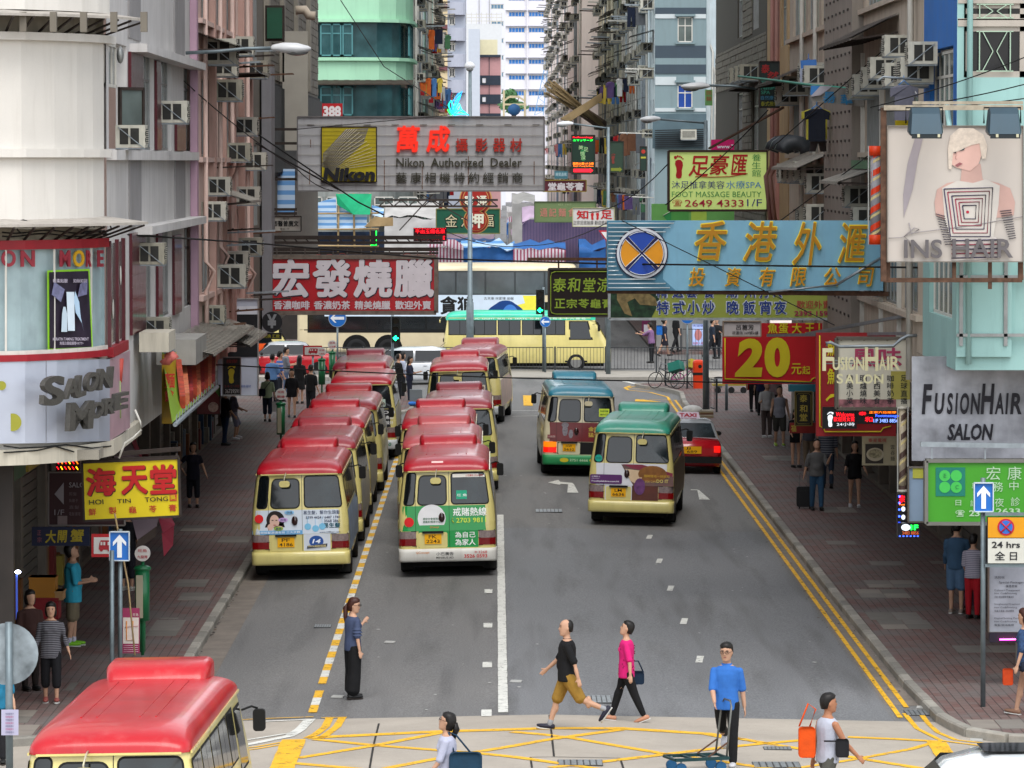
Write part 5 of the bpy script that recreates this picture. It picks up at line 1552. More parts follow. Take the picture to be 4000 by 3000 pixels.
MB().box(p0.x,p1.x,240,240.15,p0.z,p1.z).build('sheet',flat('#cfccd6',.6),bn)
b=MB();b.text('仅',PY(1553,318,239.9),(.35,0,0),(0,0,.4));b.text('U',PY(1553,378,239.9),(.4,0,0),(0,0,.5));b.build('lettering',flat('#8a7aa8',.5),bn)
TE=mt('grey_teal_render','#74868a',.75,var=.06,scale=.6,streak=.15)
TD=mt('charcoal_band','#3a4650',.7,var=.08)
TL=mt('pale_band','#b4bcbe',.7,var=.06)
T_=thing('teal_tenement','grey teal corner block with charcoal bands across the junction at the right','building',(8.6,210,0))
XT0,XT1=PY(2558,0,208).x,PY(2760,0,208).x
zf=lambda py:PY(2600,py,208).z
wall(T_,(XT0,208,4),fw,XT1-XT0,28,[(PY(2647,0,208).x-XT0,zf(165)-4,.68,zf(66)-zf(165)),(PY(2647,0,208).x-XT0,zf(423)-4,.68,zf(330)-zf(423))],TE)
for ya,yb,m_ in((30,55,TD),(55,72,TL),(178,227,TD),(227,252,TE),(252,288,TD),(300,332,TL),(422,436,TL),(-70,-40,TD)):
 b=MB()
 zz0,zz1=zf(yb),zf(ya)
 xa,xb_=(PY(2647,0,208).x,PY(2705,0,208).x)
 if(zz0<zf(66)and zz1>zf(165))or(zz0<zf(330)and zz1>zf(423)):
  b.box(XT0+.02,xa-.06,207.96,208,zz0,zz1);b.build('band',m_,T_);b=MB();b.box(xb_+.06,XT1-.02,207.96,208,zz0,zz1)
 else:b.box(XT0+.02,XT1-.02,207.96,208,zz0,zz1)
 b.build('band',m_,T_)
for y_,g in((165,GWP),(423,mt('blue_curtain_glass','#1c3f86',.3))):
 xa=PY(2647,0,208).x
 window(T_,(xa,208.05,zf(y_)),fw,.68,(1.14 if y_==165 else 1.07),2,.35,WFR,g,t=.05)
 MB().box(xa-.12,xa+.8,207.85,208,zf(y_)+1.16,zf(y_)+1.26).build('hood_mould',TE,T_);MB().box(xa-.1,xa+.78,207.88,208,zf(y_)-.08,zf(y_)).build('sill',TE,T_)
b=MB();b.quad((XT0,208,32),(XT1,208,32),(XT1,220,32),(XT0,220,32));b.build('roof',CONC,T_)
b=MB();b.quad((XT1,208,4),(XT1,214,4),(XT1,214,32),(XT1,208,32));b.build('end_wall',TE,T_)
b=MB()
for i in range(9):b.bar((XT0,207.7,zf(510+i*8)),(XT1,207.7,zf(505+i*8)),.05)
b.build('louvre_bars',DLV,T_)
MB().box(XT0-.1,XT1,207.9,208,zf(580),zf(445)).build('grey_band',mt('bluegrey','#4d6068',.7,var=.15),T_)
ac(T_,PY(2688,545,207.9),(0,-1),1.3)
K_=thing('white_tower','white flank wall with exposed pipes beside the grey teal block','building',(10,209,0))
XK=PY(2868,0,207).x
wall(K_,(XT1+.02,208.6,4),fw,PY(2822,0,208).x-XT1,30,[(.3,zf(160)-4,.5,1.4)],mt('bluish_wall','#a9b4c0',.7,var=.08,streak=.2))
MB().box(PY(2820,0,207.5).x,XK+.4,207.5,215,4,34).build('wall',mt('bright_white','#d6dae2',.7,var=.03),K_)
for i in range(4):pipe(K_,[(XT1+.15+i*.17,208.4,30),(XT1+.15+i*.17,208.4,14-i),(XT1+.3+i*.12,208.2,13.5-i),(XT1+.15+i*.17,208.4,4)],.05,WFR)
MB().box(7.35,12.4,210.2,210.4,PAVE,4.1).build('ground_front',mt('shutter_pale','#8d8d8a',.6,var=.15,streak=.3),T_)
MB().box(12.5,40,209.5,225,0,28).build('rear_block',WP,K_)
flats('blue grey flats behind the grey teal corner, laundry on poles',XT0,-1,208.3,252,4,34,mt('bluegrey_render','#c4d0d4',.8,var=.08,streak=.3),6,18,GRF,lab2='blue grey flats on the right')
flats('cream flats between the blue grey ones and the tall blank wall',XT0-.1,-1,252.2,309,4,36,YC,7,20,GRF,lab2='cream flats on the right')
Pw=flats('tall block with blank pinkish end wall and laundry flank, right side',PY(2272,0,312).x,-1,312,500,4,44,WP,8,26,GRF,bay=6.5,lab2='far block on the right')
def tower(label,px0,px1,Y,ytop,mat,storey,wins,gm,bands=None,ybot=520,fm=None,base=0,hz=4):
 x0,x1=PY(px0,0,Y).x,PY(px1,0,Y).x
 t=thing('tower_block',label,'building',((x0+x1)/2,Y,0))
 s=Y/FPX
 zt=H+(630-ytop)*s;holes=[]
 z=H+(630-ybot)*s
 zz=z
 while zz+storey<zt:
  for(a,c,lo,hi,nv)in wins:holes.append((a*(x1-x0),zz+lo*storey,(c-a)*(x1-x0),(hi-lo)*storey,nv))
  zz+=storey
 wall(t,(x0,Y,0),fw,x1-x0,zt,[h[:4]for h in holes],mat,dep=.3)
 for h in holes:window(t,(x0+h[0],Y+.1,h[1]),fw,h[2],h[3],h[4],0,fm or WFR,gm,t=.12)
 for x,q in((x1,1),(x0,-1)):
  a=[(x,Y,0),(x,Y+15,0),(x,Y+15,zt),(x,Y,zt)]
  b=MB();b.quad(*(a if q>0 else a[::-1]));b.build('end_wall',mat,t)
 b=MB();b.quad((x0,Y,zt),(x1,Y,zt),(x1,Y+15,zt),(x0,Y+15,zt));b.build('roof',CONC,t)
 return t,x0,x1,z,zt
WB=mt('tower_white','#d8d6dc',.7,var=.03)
t_,x0,x1,z,zt=tower('white tower with rows of bright blue windows at the end of the street',1972,2158,970,-120,WB,61.5*970/FPX,[(.08,.42,.35,.68,5),(.5,.83,.35,.68,5)],mt('bright_blue_glass','#2f78c4',.25,var=.3,scale=.5),ybot=520)
for f in(.46,.9):
 MB().box(x0+(x1-x0)*f,x0+(x1-x0)*(f+.02),969.3,970,0,zt).build('fin',WB,t_)
zz=z
while zz<zt:
 MB().box(x0,x1,969.5,970,zz+.75*3.3,zz+.8*3.3).build('band',mt('tower_grey','#a8a8b0',.7),t_);zz+=61.5*970/FPX
t_,x0,x1,z,zt=tower('white grey rooftop block left of the blue windowed tower',1815,1975,900,-60,mt('tower_pale','#cfd0d8',.7,var=.03),3.3,[(.64,.95,.3,.6,4)],mt('glass_greyblue','#5a7c96',.3,var=.2))
for f in(.35,.6):MB().box(x0+(x1-x0)*f,x0+(x1-x0)*(f+.01),899.8,900,0,zt).build('joint',GREYS,t_)
t_,x0,x1,z,zt=tower('low white stepped block with rooftop railings in the distance',1822,1960,820,95,mt('tower_pale2','#c8cacc',.7,var=.04),3.3,[(.5,.7,.3,.5,1)],GWP)
for i in range(3):
 b=MB();b.bar((x0,820,zt+.6*i+.5),(x1,820,zt+.6*i+.5),.15);b.build('railing',WFR,t_)
for i in range(8):
 b=MB();b.bar((x0+(x1-x0)*i/7,820,zt),(x0+(x1-x0)*i/7,820,zt+2),.12);b.build('railing_post',WFR,t_)
t_,x0,x1,z,zt=tower('slim grey service tower behind the street lamp head',1830,1874,690,115,mt('tower_grey2','#b4bac4',.7,var=.04),4,[],GWP)
t_,x0,x1,z,zt=tower('pink block with charcoal stripes in the distance',1872,1956,700,222,mt('tower_pink','#b48888',.7,var=.05),6,[],GWP)
st_=74*700/FPX
for i in range(3):
 za=PY(1900,300+i*74,700).z
 MB().box(x0-.1,x1,699.7,700,za-1.25,za+.2).build('stripe',mt('stripe_charcoal','#2c3440',.7),t_)
 window(t_,(x0+.45,699.6,za-.95),fw,.55,.75,1,0,WFR,WB,t=.06)
MB().box(x0+(x1-x0)*.46,x0+(x1-x0)*.48,699.8,700,0,zt).build('joint',mt('stripe_charcoal','#2c3440',.7),t_)
MB().box(x0-.3,x1,699.5,700,zt-.1,zt+.25).build('coping',mt('stripe_charcoal','#2c3440',.7),t_)
MB().box(x0+.1,x1-.5,702,706,zt,zt+2.6).build('roof_tank',mt('tank_cream','#cfc8a8',.7,var=.05),t_)
t_,x0,x1,z,zt=tower('grey block with curved balconies in the distance on the left',1748,1818,530,-150,mt('tower_grey3','#9aa0ac',.7,var=.05),101*530/FPX,[(.08,.42,.15,.52,2)],GW)
zz=z
while zz<zt:
 s3=101*530/FPX
 b=MB();n_=8
 b.prism([(x0+(x1-x0)*f,530-.9*sin(pi*min(1,f*1.0))**.5*1.0-.02,zz+.55*s3)for f in[i/n_ for i in range(n_+1)]],(0,0,s3*.5));b.build('balcony',mt('balcony_grey','#a9aebc',.7,var=.04),t_);zz+=s3
MB().box(x0+.2,x0+1.8,525,526,10.5,12.6).build('maroon_panel',mt('maroon_panel','#5a2630',.6),t_)
t_,x0,x1,z,zt=tower('cream block with maroon bands in the distance on the left',1690,1752,600,-150,mt('tower_cream','#c9b894',.7,var=.05),81*600/FPX,[(.15,.55,.3,.75,2)],GWT)
zz=z
while zz<zt:MB().box(x0,x1,599.7,600,zz,zz+.55).build('band',mt('maroon_band','#6b4448',.7),t_);zz+=81*600/FPX
for i,(xa,xb_,Y,h_)in enumerate(((-60,-8,335,34),(15.5,60,330,40),(-90,-16,240,26),(-40,-14.3,92.5,17),(16.6,50,82,20))):
 t_=thing('apartment_block',('plain cream block behind the left market flats','plain pink block behind the right market flats','plain cream block behind the green corner building','plain rear block behind the pink tenement','plain rear block behind the brown tenement')[i],'building',((xa+xb_)/2,Y,0))
 MB().box(xa,xb_,Y,Y+30,0,h_).build('wall',(WC,WP,YC,PINK,BEI)[i],t_)
def tree(label,c,R_,Hh,seed):
 r_=random.Random(seed)
 t=thing('tree',label,'tree',c)
 b=MB();b.tube([c,V(c)+V((.2,0,Hh*.5)),V(c)+V((0,0,Hh*.8))],.3,7,rr=[.45,.3,.12])
 for k in range(6):
  a=r_.uniform(0,6.28);b.tube([V(c)+V((0,0,Hh*.45)),V(c)+V((cos(a)*R_*.6,sin(a)*R_*.6,Hh*.85))],.1,5,rr=[.18,.05])
 b.build('trunk',mt('bark','#4a3f34',.9,var=.3,scale=6),t)
 b=MB();b2=MB()
 for k in range(2600):
  cl=r_.randrange(14);rr=random.Random(seed*50+cl)
  a=rr.uniform(0,6.28);q=rr.uniform(.1,.75)*R_
  cc=V(c)+V((cos(a)*q,sin(a)*q,Hh*(.55+.4*rr.random())))
  d=V((r_.gauss(0,1),r_.gauss(0,1),r_.gauss(0,.8)))*R_*.16
  p=cc+d;s=r_.uniform(.18,.4)
  n1=V((r_.uniform(-1,1),r_.uniform(-1,1),r_.uniform(-1,1))).normalized()*s;n2=n1.cross(V((r_.uniform(-1,1),1,.3))).normalized()*s*.6
  (b if cl%2 else b2).quad(p-n1,p+n2,p+n1,p-n2)
 b.build('crown',mt('leaf_a','#4d7a4a',.8,var=.4,scale=1),t);b2.build('crown',mt('leaf_b','#6b9468',.8,var=.4,scale=1),t)
c=PY(2003,440,640);tree('green tree between the pink striped block and the blue windowed tower',(c.x,640,c.z-2.6),1.6,5.6,3)
t_=thing('machine_gantry','cream and blue hoist frame on a roof at the end of the street','hoist',PY(2010,455,500))
b=MB()
for px in(1968,2050):b.bar(PY(px,460,500),PY(px,352,500),.22)
b.bar(PY(1965,408,500),PY(2056,408,500),.2);b.bar(PY(1965,396,500),PY(1990,378,500),.2);b.bar(PY(1990,378,500),PY(2026,378,500),.25);b.bar(PY(2026,378,500),PY(2052,396,500),.2)
b.build('frame',mt('crane_cream','#d4c8a4',.6),t_)
b=MB();b.ball(PY(2008,428,500),(.7,.4,.65),10,8);b.build('winch',mt('crane_blue','#2a5a8a',.5),t_)
t_=thing('lattice_crane','blue and white lattice crane jib leaning between the far blocks','crane',PY(2110,440,600))
b=MB();a,c=PY(2105,450,600),PY(2140,215,600)
for dx in(-.4,.4):b.bar(a+V((dx*1.4,0,0)),c+V((dx*.3,0,0)),.08)
for i in range(14):
 f,g2=i/14,(i+1)/14
 w0,w1=.56-.44*f,.56-.44*g2
 b.bar(a.lerp(c,f)+V(((w0 if i%2 else-w0),0,0)),a.lerp(c,g2)+V(((-w1 if i%2 else w1),0,0)),.05)
b.build('jib',mt('crane_lightblue','#5a94c4',.5),t_)
class Sign:
 def __init__(s,name,label,cat,box,Y,mat,th=.15,frame=None,fpx=10,group=None,tilt=0.0):
  s.Y=Y;s.tilt=tilt;s.box=box;s.k=0
  x0,y0,x1,y1=box
  c=s.P((x0+x1)/2,(y0+y1)/2)
  s.t=thing(name,label,cat,(c.x,c.y,s.P(x0,y1).z),group)
  s.panel=s.rect(x0,y0,x1,y1,mat,0,th,'panel',s.t)
  if frame:
   b=MB();d=fpx
   w=d/FPX*Y
   p0,p1,p2,p3=s.P(x0,y0),s.P(x1,y0),s.P(x1,y1),s.P(x0,y1)
   for a,q in((p0,p1),(p3,p2),(p0,p3),(p1,p2)):
    b.bar(a+V((0,th/2-.02,0)),q+V((0,th/2-.02,0)),th+.05,w)if abs(a.z-q.z)<.4 and abs(a.x-q.x)>.2 else b.bar(a+V((0,th/2-.02,0)),q+V((0,th/2-.02,0)),th+.05,w,up=(1,0,0))
   b.build('frame',frame,s.t)
 def P(s,px,py,d=0.0):
  return PY(px,py,s.Y-d)if not s.tilt else PY(px,py,s.Y-d)
 def rect(s,x0,y0,x1,y1,mat,d=.01,th=.01,name='field',par=None):
  p=[s.P(x0,y1),s.P(x1,y1),s.P(x1,y0),s.P(x0,y0)]
  p=[q-V((0,d,0))for q in p]
  return MB().prism(p,(0,th,0)).build(name,mat,par or s.panel)
 def quad(s,pts,mat,d=.012,th=.01,name='field',par=None):
  return MB().prism([s.P(*q)-V((0,d,0))for q in pts[::-1]],(0,th,0)).build(name,mat,par or s.panel)
 def text(s,st,x0,y0,x1,y1,col,bold=.01,ext=0.0,d=.02,shear=0,par=None,dy=0,rough=.5,mat=None,name='lettering'):
  p0,p1,p2=s.P(x0,y1),s.P(x1,y1+dy),s.P(x0,y0)
  o=V((0,-d,0))
  b=MB();b.text(st,p0+o,p1-p0,p2-p0,bold,ext,shear=shear)
  return b.build(name,mat or flat(col,rough),par or s.panel)
 def chars(s,st,x0,y0,x1,y1,w,col,**k):
  n=len(st)
  for i,c in enumerate(st):
   x=x0+(x1-x0-w)*i/max(1,n-1)
   s.text(c,x,y0,x+w,y1,col,**k)
 def vchars(s,st,x0,y0,x1,y1,h,col,**k):
  n=len(st)
  for i,c in enumerate(st):
   y=y0+(y1-y0-h)*i/max(1,n-1)
   s.text(c,x0,y,x1,y+h,col,**k)
 def disc(s,cx,cy,r,mat,d=.012,n=28,ry=None,name='disc',par=None,th=.01):
  ry=ry or r
  return MB().prism([s.P(cx+r*cos(2*pi*j/n),cy-ry*sin(2*pi*j/n))-V((0,d,0))for j in range(n)],(0,th,0)).build(name,mat,par or s.panel)
 def line(s,pts,w,mat,d=.02,name='line',par=None,r=True):
  b=MB();b.tube([s.P(*p)-V((0,d,0))for p in pts],w/2/FPX*s.Y,6);return b.build(name,mat,par or s.panel)
 def beams(s,side,X,zs,L=None):
  for py in zs:
   x0,x1=s.box[0],s.box[2]
   a=s.P(x1 if side<0 else x0,py)+V((0,.1,0));q=V((X,s.Y+.1,a.z))
   MB().bar(q,a,.07).build('arm',BRN,s.t)
def foot(s,cx,cy,sc,mat,flip=1,d=.015,par=None):
 b=MB()
 pr=[(-.0,1),(.22,.92),(.27,.7),(.2,.4),(.22,.1),(.34,-.25),(.3,-.5),(.1,-.62),(-.15,-.6),(-.32,-.4),(-.34,-.1),(-.24,.3),(-.26,.65),(-.2,.92)]
 b.prism([s.P(cx+flip*x*sc,cy+z*sc)-V((0,d,0))for x,z in pr][::-1],(0,.01,0))
 f=b.build('foot_symbol',mat,par or s.panel)
 for i,(x,z,r)in enumerate(((.3,-.8,.13),(.1,-.9,.09),(-.08,-.88,.08),(-.22,-.8,.07),(-.34,-.68,.06))):
  bb=MB();n=12
  bb.prism([s.P(cx+flip*(x+r*cos(2*pi*j/n))*sc,cy+(z-r*1.15*sin(2*pi*j/n))*sc)-V((0,d,0))for j in range(n)],(0,.01,0));bb.build('toe_symbol',mat,f)
 return f
GREY=mt('sign_grey','#a4a4a6',.5,.1,var=.1,scale=2,streak=.35,dirt_or_fold='#5e4a3c')
s=Sign('neon_sign','long grey metal sign of a camera dealer with yellow logo and red characters','sign',(1162,456,2126,746),121,GREY,.35,mt('sign_edge','#6d6a6a',.5,.4,var=.2),5)
s.beams(1,-6,(505,700));s.beams(1,-6,(560,))
for i in range(7):
 y=488+i*39
 s.line([(1166,y),(2122,y+2)],2.2,mt('neon_off','#b0aca4',.4,var=.2,streak=.4),.03,'neon_tube')
for i in range(9):
 x=1200+i*110
 s.rect(x,486,x+28,490,BRN,.015,.01,'slot')
for x,y0,y1 in((1208,660,720),(1500,625,742),(1648,650,740),(1828,610,720),(2085,630,720),(1212,545,575)):s.rect(x,y0,x+3,y1,mt('rust_run','#6a4a36',.8),.018,.005,'rust_run')
lg=s.rect(1256,496,1471,711,mt('logo_olive','#b0a018',.5,var=.12,scale=2),.06,.06,'logo_panel')
b=MB()
x0,y0,x1,y1=1256,496,1471,711
MB().prism([s.P(*q)-V((0,.065,0))for q in((1258,650),(1262,600),(1350,505),(1440,500),(1420,560),(1300,670))][::-1],(0,.004,0)).build('ray_field',mt('ray_grey','#7a7462',.5,var=.2,scale=20),lg)
for i in range(16):
 f=i/15
 a=(1262+30*f,640+40*f-0);c=(1262+95+110*min(1,f*1.3),504+190*max(0,f-.25)**1.1)
 s.line([a,((a[0]+c[0])/2-8,(a[1]+c[1])/2-6),c],2.0,mt('neon_pale','#b8b09a',.3),.09,'ray_tube',lg)
for i in range(10):s.line([(1260,512+i*15),(1468,512+i*15)],1.2,mt('neon_yellow_off','#b5a842',.4),.075,'neon_tube',lg)
b=MB()
for a,c in(((x0,y0),(x1,y0)),((x0,y1),(x1,y1)),((x0,y0),(x0,y1)),((x1,y0),(x1,y1))):b.bar(s.P(*a)-V((0,.06,0)),s.P(*c)-V((0,.06,0)),.03)
b.build('logo_border',BRN,lg)
s.text('Nikon',1262,655,1466,708,'#15151a',.05,.05,.1,.12,lg)
RN=mt('red_neon_letter','#c42414',.4,var=.15,scale=6,emit='#ff2a10',estr=.25)
for c,x,w in(('萬',1552,86),('成',1668,88)):s.text(c,x,494,x+w,592,'',.035,.06,.03,mat=RN,shear=.08)
for c,x in(('攝',1781),('影',1858),('器',1927),('材',1993)):s.text(c,x,541,x+46,592,'',.02,.05,.03,mat=mt('red_neon_dim','#a8281c',.5,var=.2))
s.text('Nikon  Authorized  Dealer',1548,617,2038,652,'#3a382c',.012,.03,.03)
s.chars('藝康相機特約經銷商',1547,673,2042,714,42,'#3a382c',bold=.0,ext=.03,d=.03)
t=thing('neon_butterfly','glowing green and blue neon butterfly perched on the grey camera sign','neon ornament',PY(1790,452,121))
for L,c in(([(1765,448),(1752,410),(1760,392),(1775,425),(1770,448)],'#20d8b0'),([(1768,445),(1765,400),(1790,368),(1805,356),(1795,385),(1778,420),(1770,445)],'#2090ff'),([(1770,440),(1780,395),(1800,370)],'#20b8f0'),([(1770,446),(1795,405),(1800,420),(1785,440)],'#30e8d0'),([(1772,450),(1800,425),(1830,450),(1800,445),(1772,450)],'#20b0e0'),([(1765,448),(1748,428),(1760,446)],'#20e060'),([(1760,450),(1785,430),(1815,440)],'#20e080')):
 b=MB();b.tube([PY(x,y,120.9)for x,y in L],.022,6);b.build('neon_tube',mt('neon_'+c[1:],c,.4,var=0,emit=c,estr=1.3),t)
s=Sign('shop_sign','red roast meat shop sign with four large white characters and grey frame','sign',(1056,1004,1704,1222),118,mt('sign_red','#a81420',.45,var=.06,coat=.2),.3,mt('dirty_frame','#6f655c',.6,.3,var=.3,scale=8),16)
for i in range(44):
 cx,cy=1070+(i%15)*44+rnd.uniform(-8,8),1020+(i//15)*78+rnd.uniform(-10,10)
 for r in(12,22):s.line([(cx+r*cos(a),cy-r*sin(a))for a in[pi*k/5 for k in range(6)]],1.3,mt('swirl','#a63a34',.5),.012,'swirl')
for c,x0_,x1_ in(('宏',1067,1203),('發',1226,1366),('燒',1386,1527),('臘',1544,1690)):
 s.text(c,x0_+2,1018,x1_+2,1160,'#201c30',.056,0,.016);s.text(c,x0_,1016,x1_,1157,'#c9c6cc',.042,0,.024)
for st,x0_,x1_ in(('香濃咖啡',1070,1209),('香濃奶茶',1227,1367),('精美燒臘',1386,1524),('歡迎外賣',1544,1683)):s.text(st,x0_,1176,x1_,1208,'#c9c6cc',.03,0,.02)
s.beams(1,-6,(1060,1180))
b=MB();b.bar((-6,118.4,s.P(0,975).z),s.P(1712,975)+V((0,.3,0)),.1);b.bar((-6,118.4,s.P(0,990).z),s.P(1712,990)+V((0,.3,0)),.06)
for k in range(12):b.bar(s.P(1080+k*55,975)+V((0,.3,0)),s.P(1080+k*55,1000)+V((0,.1,0)),.03)
b.build('gantry',BRN,s.t)
SB=mt('sign_skyblue','#74a4bc',.6,var=.08,scale=2,streak=.2,dirt_or_fold='#5b6068')
s=Sign('neon_sign','long sky blue money exchange sign with round blue and orange emblem','sign',(2372,862,3450,1135),89,SB,.3,None)
for i in range(16):
 y=872+i*16.8
 xr=2632 if i in(0,)else(2618,2600,2560,2440,2425,2412,2405,2402,2403,2408,2416,2432,2560,2600,2616)[i-1]
 s.line([(2376,y),(xr,y)],5,mt('tube_white','#c9d4d8',.3,.2,var=.1),.05,'neon_tube')
s.quad([(2372,862),(2640,862),(2590,900),(2590,1090),(2640,1135),(2372,1135)],mt('sign_blue_dark','#48788f',.6),.004,.004)
s.disc(2507,989,103,flat('#1c1a38',.5),.05,40);s.disc(2507,989,98,flat('#c2c6cc',.4),.062,40);s.disc(2507,989,88,flat('#1c1a50',.5),.074,40)
for a0,c in((45,'#123f9c'),(135,'#d08a0c'),(225,'#123f9c'),(315,'#d08a0c')):
 pts=[(2507+6*cos(radians(a0+45)),989-6*sin(radians(a0+45)))]+[(2507+84*cos(radians(a0+5+80*j/10)),989-84*sin(radians(a0+5+80*j/10)))for j in range(11)]
 s.quad(pts,flat(c,.4),.086,.01,'segment')
 s.line(pts+[pts[0]],3,mt('tube_w2','#d8dce0'if c[1]=='1'else '#d8c040',.3,emit=None),.1,'neon_tube')
YN=mt('yellow_neon_edge','#c8b228',.4,var=.05,emit='#ffe020',estr=.08)
for c,x0_,x1_,y0_,y1_ in(('香',2715,2838,865,1015),('港',2905,3032,868,1018),('外',3096,3205,870,1035),('滙',3275,3386,873,1025)):
 s.text(c,x0_-2,y0_-2,x1_+2,y1_+2,'',.022,.03,.03,mat=YN,shear=.2);s.text(c,x0_+1,y0_+1,x1_-1,y1_-1,'#a8740c',.01,.03,.07,shear=.2)
for c,x0_ in(('投',2690),('資',2831),('有',2965),('限',3085),('公',3219),('司',3350)):
 s.text(c,x0_,1045,x0_+64,1118,'',.014,.03,.03,mat=YN,shear=.2);s.text(c,x0_+2,1047,x0_+62,1116,'#b5760c',.006,.03,.07,shear=.2)
b=MB();b.bar(s.P(2372,1138)+V((0,.15,0)),s.P(3640,1150)+V((0,.15,0)),.12,.09);b.build('lower_beam',RUST,s.t)
s.line([(3265,1112),(3450,1000)],12,STEEL,.15,'arm');s.line([(3265,1112),(3000,1140)],8,STEEL,.15,'arm')
s=Sign('shop_sign','olive green restaurant sign with blue characters below the sky blue sign','sign',(2380,1134,3265,1246),101,mt('sign_olive','#8c9640',.5,var=.15,scale=1),.3,mt('sign_metal','#9aa0a2',.35,.7,var=.3,scale=6),10)
s.quad([(2384,1136),(2570,1136),(2575,1180),(2545,1240),(2384,1240)],mt('leafy_picture','#1f3a26',.6,var=.8,scale=7),.01,.004)
s.quad([(2410,1136),(2520,1136),(2560,1165),(2570,1195),(2500,1190),(2480,1165),(2450,1180),(2470,1236),(2440,1225),(2410,1170)],mt('soup_picture','#7a6a44',.5,var=.5,scale=9),.016,.004)
for c,x0_ in(('精',2566),('選',2628),('套',2682),('餐',2748),('潮',2838),('州',2908),('打',2966),('冷',3022)):
 s.text(c,x0_-2,1112,x0_+44,1164,'#b9c0c8',.04,0,.012);s.text(c,x0_,1114,x0_+40,1162,'#1c3478',.02,0,.02)
for c,x0_ in(('特',2567),('式',2630),('小',2686),('炒',2745),('晚',2840),('飯',2904),('宵',2968),('夜',3025)):
 s.text(c,x0_-2,1174,x0_+48,1228,'#b9c0c8',.05,0,.012);s.text(c,x0_,1176,x0_+44,1226,'#1c3478',.025,0,.02)
s.text('歡迎外賣',3112,1174,3245,1205,'#9c3434',.01);s.text('2393 1598',3103,1214,3251,1234,'#8c2444',.03)
s.beams(-1,7.6,(1170,1225))
s=Sign('shop_sign','dark brown herbal tea sign with lime characters beside the sky blue sign','sign',(2143,1050,2640,1236),136,mt('sign_darkbrown','#1f1512',.5,var=.1),.3,mt('tea_frame','#4a4440',.6,.3,var=.3),7)
LM='#8fa838'
s.line([(2170,1061),(2630,1061)],4,flat(LM,.5));s.line([(2170,1227),(2630,1227)],4,flat(LM,.5));s.line([(2170,1061),(2155,1066),(2151,1080),(2151,1212),(2155,1222),(2170,1227)],4,flat(LM,.5))
for c,x0_ in(('泰',2160),('和',2217),('堂',2276),('涼',2333),('茶',2392)):s.text(c,x0_,1086,x0_+50,1140,LM,.02,0,.02,.1)
for c,x0_ in(('正',2167),('宗',2213),('苓',2260),('龜',2307),('膏',2354)):s.text(c,x0_,1168,x0_+40,1203,LM,.03)
s.beams(-1,7.6,(1080,1200))
b=MB();b.bar(s.P(2060,1012),V((7.5,136,s.P(0,1014).z)),.09);
for px in(2182,2332):b.bar(s.P(px,1012),s.P(px,1050),.05)
b.build('gantry',RUST,s.t)
s=Sign('shop_sign','pale green foot massage sign with red foot and phone number 2649 4333','sign',(2612,590,2998,822),127,mt('sign_palegreen','#b4c878',.5,var=.05,emit='#c8e080',estr=.12),.3,mt('sign_brownframe','#3a2c26',.6,.3),9)
foot(s,2652,652,46,flat('#a8141c',.5),-1)
s.text('足',2690,610,2765,688,'#b01820',.02,0,.02,.15);s.text('豪',2772,605,2848,682,'#b01820',.02,0,.02,.15);s.text('匯',2856,605,2920,682,'#b01820',.02,0,.02,.15)
s.line([(2715,690),(2780,692),(2850,690),(2920,678)],4,flat('#b01820',.5))
s.vchars('養生館',2937,602,2972,690,27,'#3f8a4a',bold=.0)
s.text('沐足推拿美容',2624,706,2830,737,'#39407c',.0);s.text('水療SPA',2836,706,2974,737,'#4a84c0',.0)
s.text('FOOT MASSAGE BEAUTY',2624,748,2974,770,'#3f8a4a',.0)
s.text('☎',2626,780,2665,808,'#a8141c',.01);s.text('2649 4333',2675,780,2905,808,'#a8203c',.01);s.text('1/F',2918,778,2976,806,'#39407c',.0)
s.beams(-1,7.6,(620,800))
s=Sign('banner','bright pink board with web address above the foot massage sign','banner',(2778,545,2868,586),140,flat('#c81868',.5),.08)
s.text('www.7',2800,565,2866,580,'#e8e4ec',.02)
s=Sign('hoarding','light green advert hoarding with arrow under the foot massage sign','hoarding',(2545,796,2868,862),140,flat('#6aa85a',.5),.1)
s.quad([(2590,842),(2622,824),(2622,862),(2606,862)],flat('#2f8a4a',.5));s.rect(2622,824,2690,862,flat('#4f9a4a',.5));s.rect(2700,824,2760,862,flat('#a8c850',.5))
s.line([(2590,842),(2622,824),(2760,824)],3,flat('#d8e8d0',.5))
s=Sign('billboard','pale hair salon billboard with blonde model in striped dress, two floodlights above','billboard',(3466,492,3996,1022),73.5,mt('billboard_print','#b8b0a8',.45,var=.07,scale=.7),.25,mt('billboard_edge','#7e7870',.5,.3),4)
s.quad([(3530,850),(3565,740),(3585,620),(3610,520),(3580,520),(3545,640),(3528,760)],flat('#948c90',.5),.012)
SK=flat('#b8968c',.5)
s.quad([(3660,740),(3700,715),(3752,705),(3758,640),(3830,640),(3838,700),(3900,715),(3945,735),(3965,790),(3960,840),(3905,850),(3690,860),(3655,840),(3650,790)],SK,.014,.006,'portrait_skin')
s.quad([(3712,545),(3714,640),(3735,655),(3790,668),(3822,640),(3836,600),(3836,560),(3800,520),(3740,520)],flat('#cba59a',.5),.022,.006,'portrait_face')
s.quad([(3702,580),(3705,660),(3716,662),(3722,600),(3790,568),(3825,560),(3835,620),(3850,620),(3856,570),(3840,525),(3800,500),(3745,500),(3712,530)],mt('blond','#c9bcae',.5,var=.15,scale=20),.03,.006,'portrait_hair')
s.quad([(3745,592),(3768,577),(3765,586)],flat('#3a4444',.5),.036,.004,'portrait_eye');s.quad([(3722,595),(3735,592),(3734,600)],flat('#4a3c3c',.5),.038,.004,'portrait_eye')
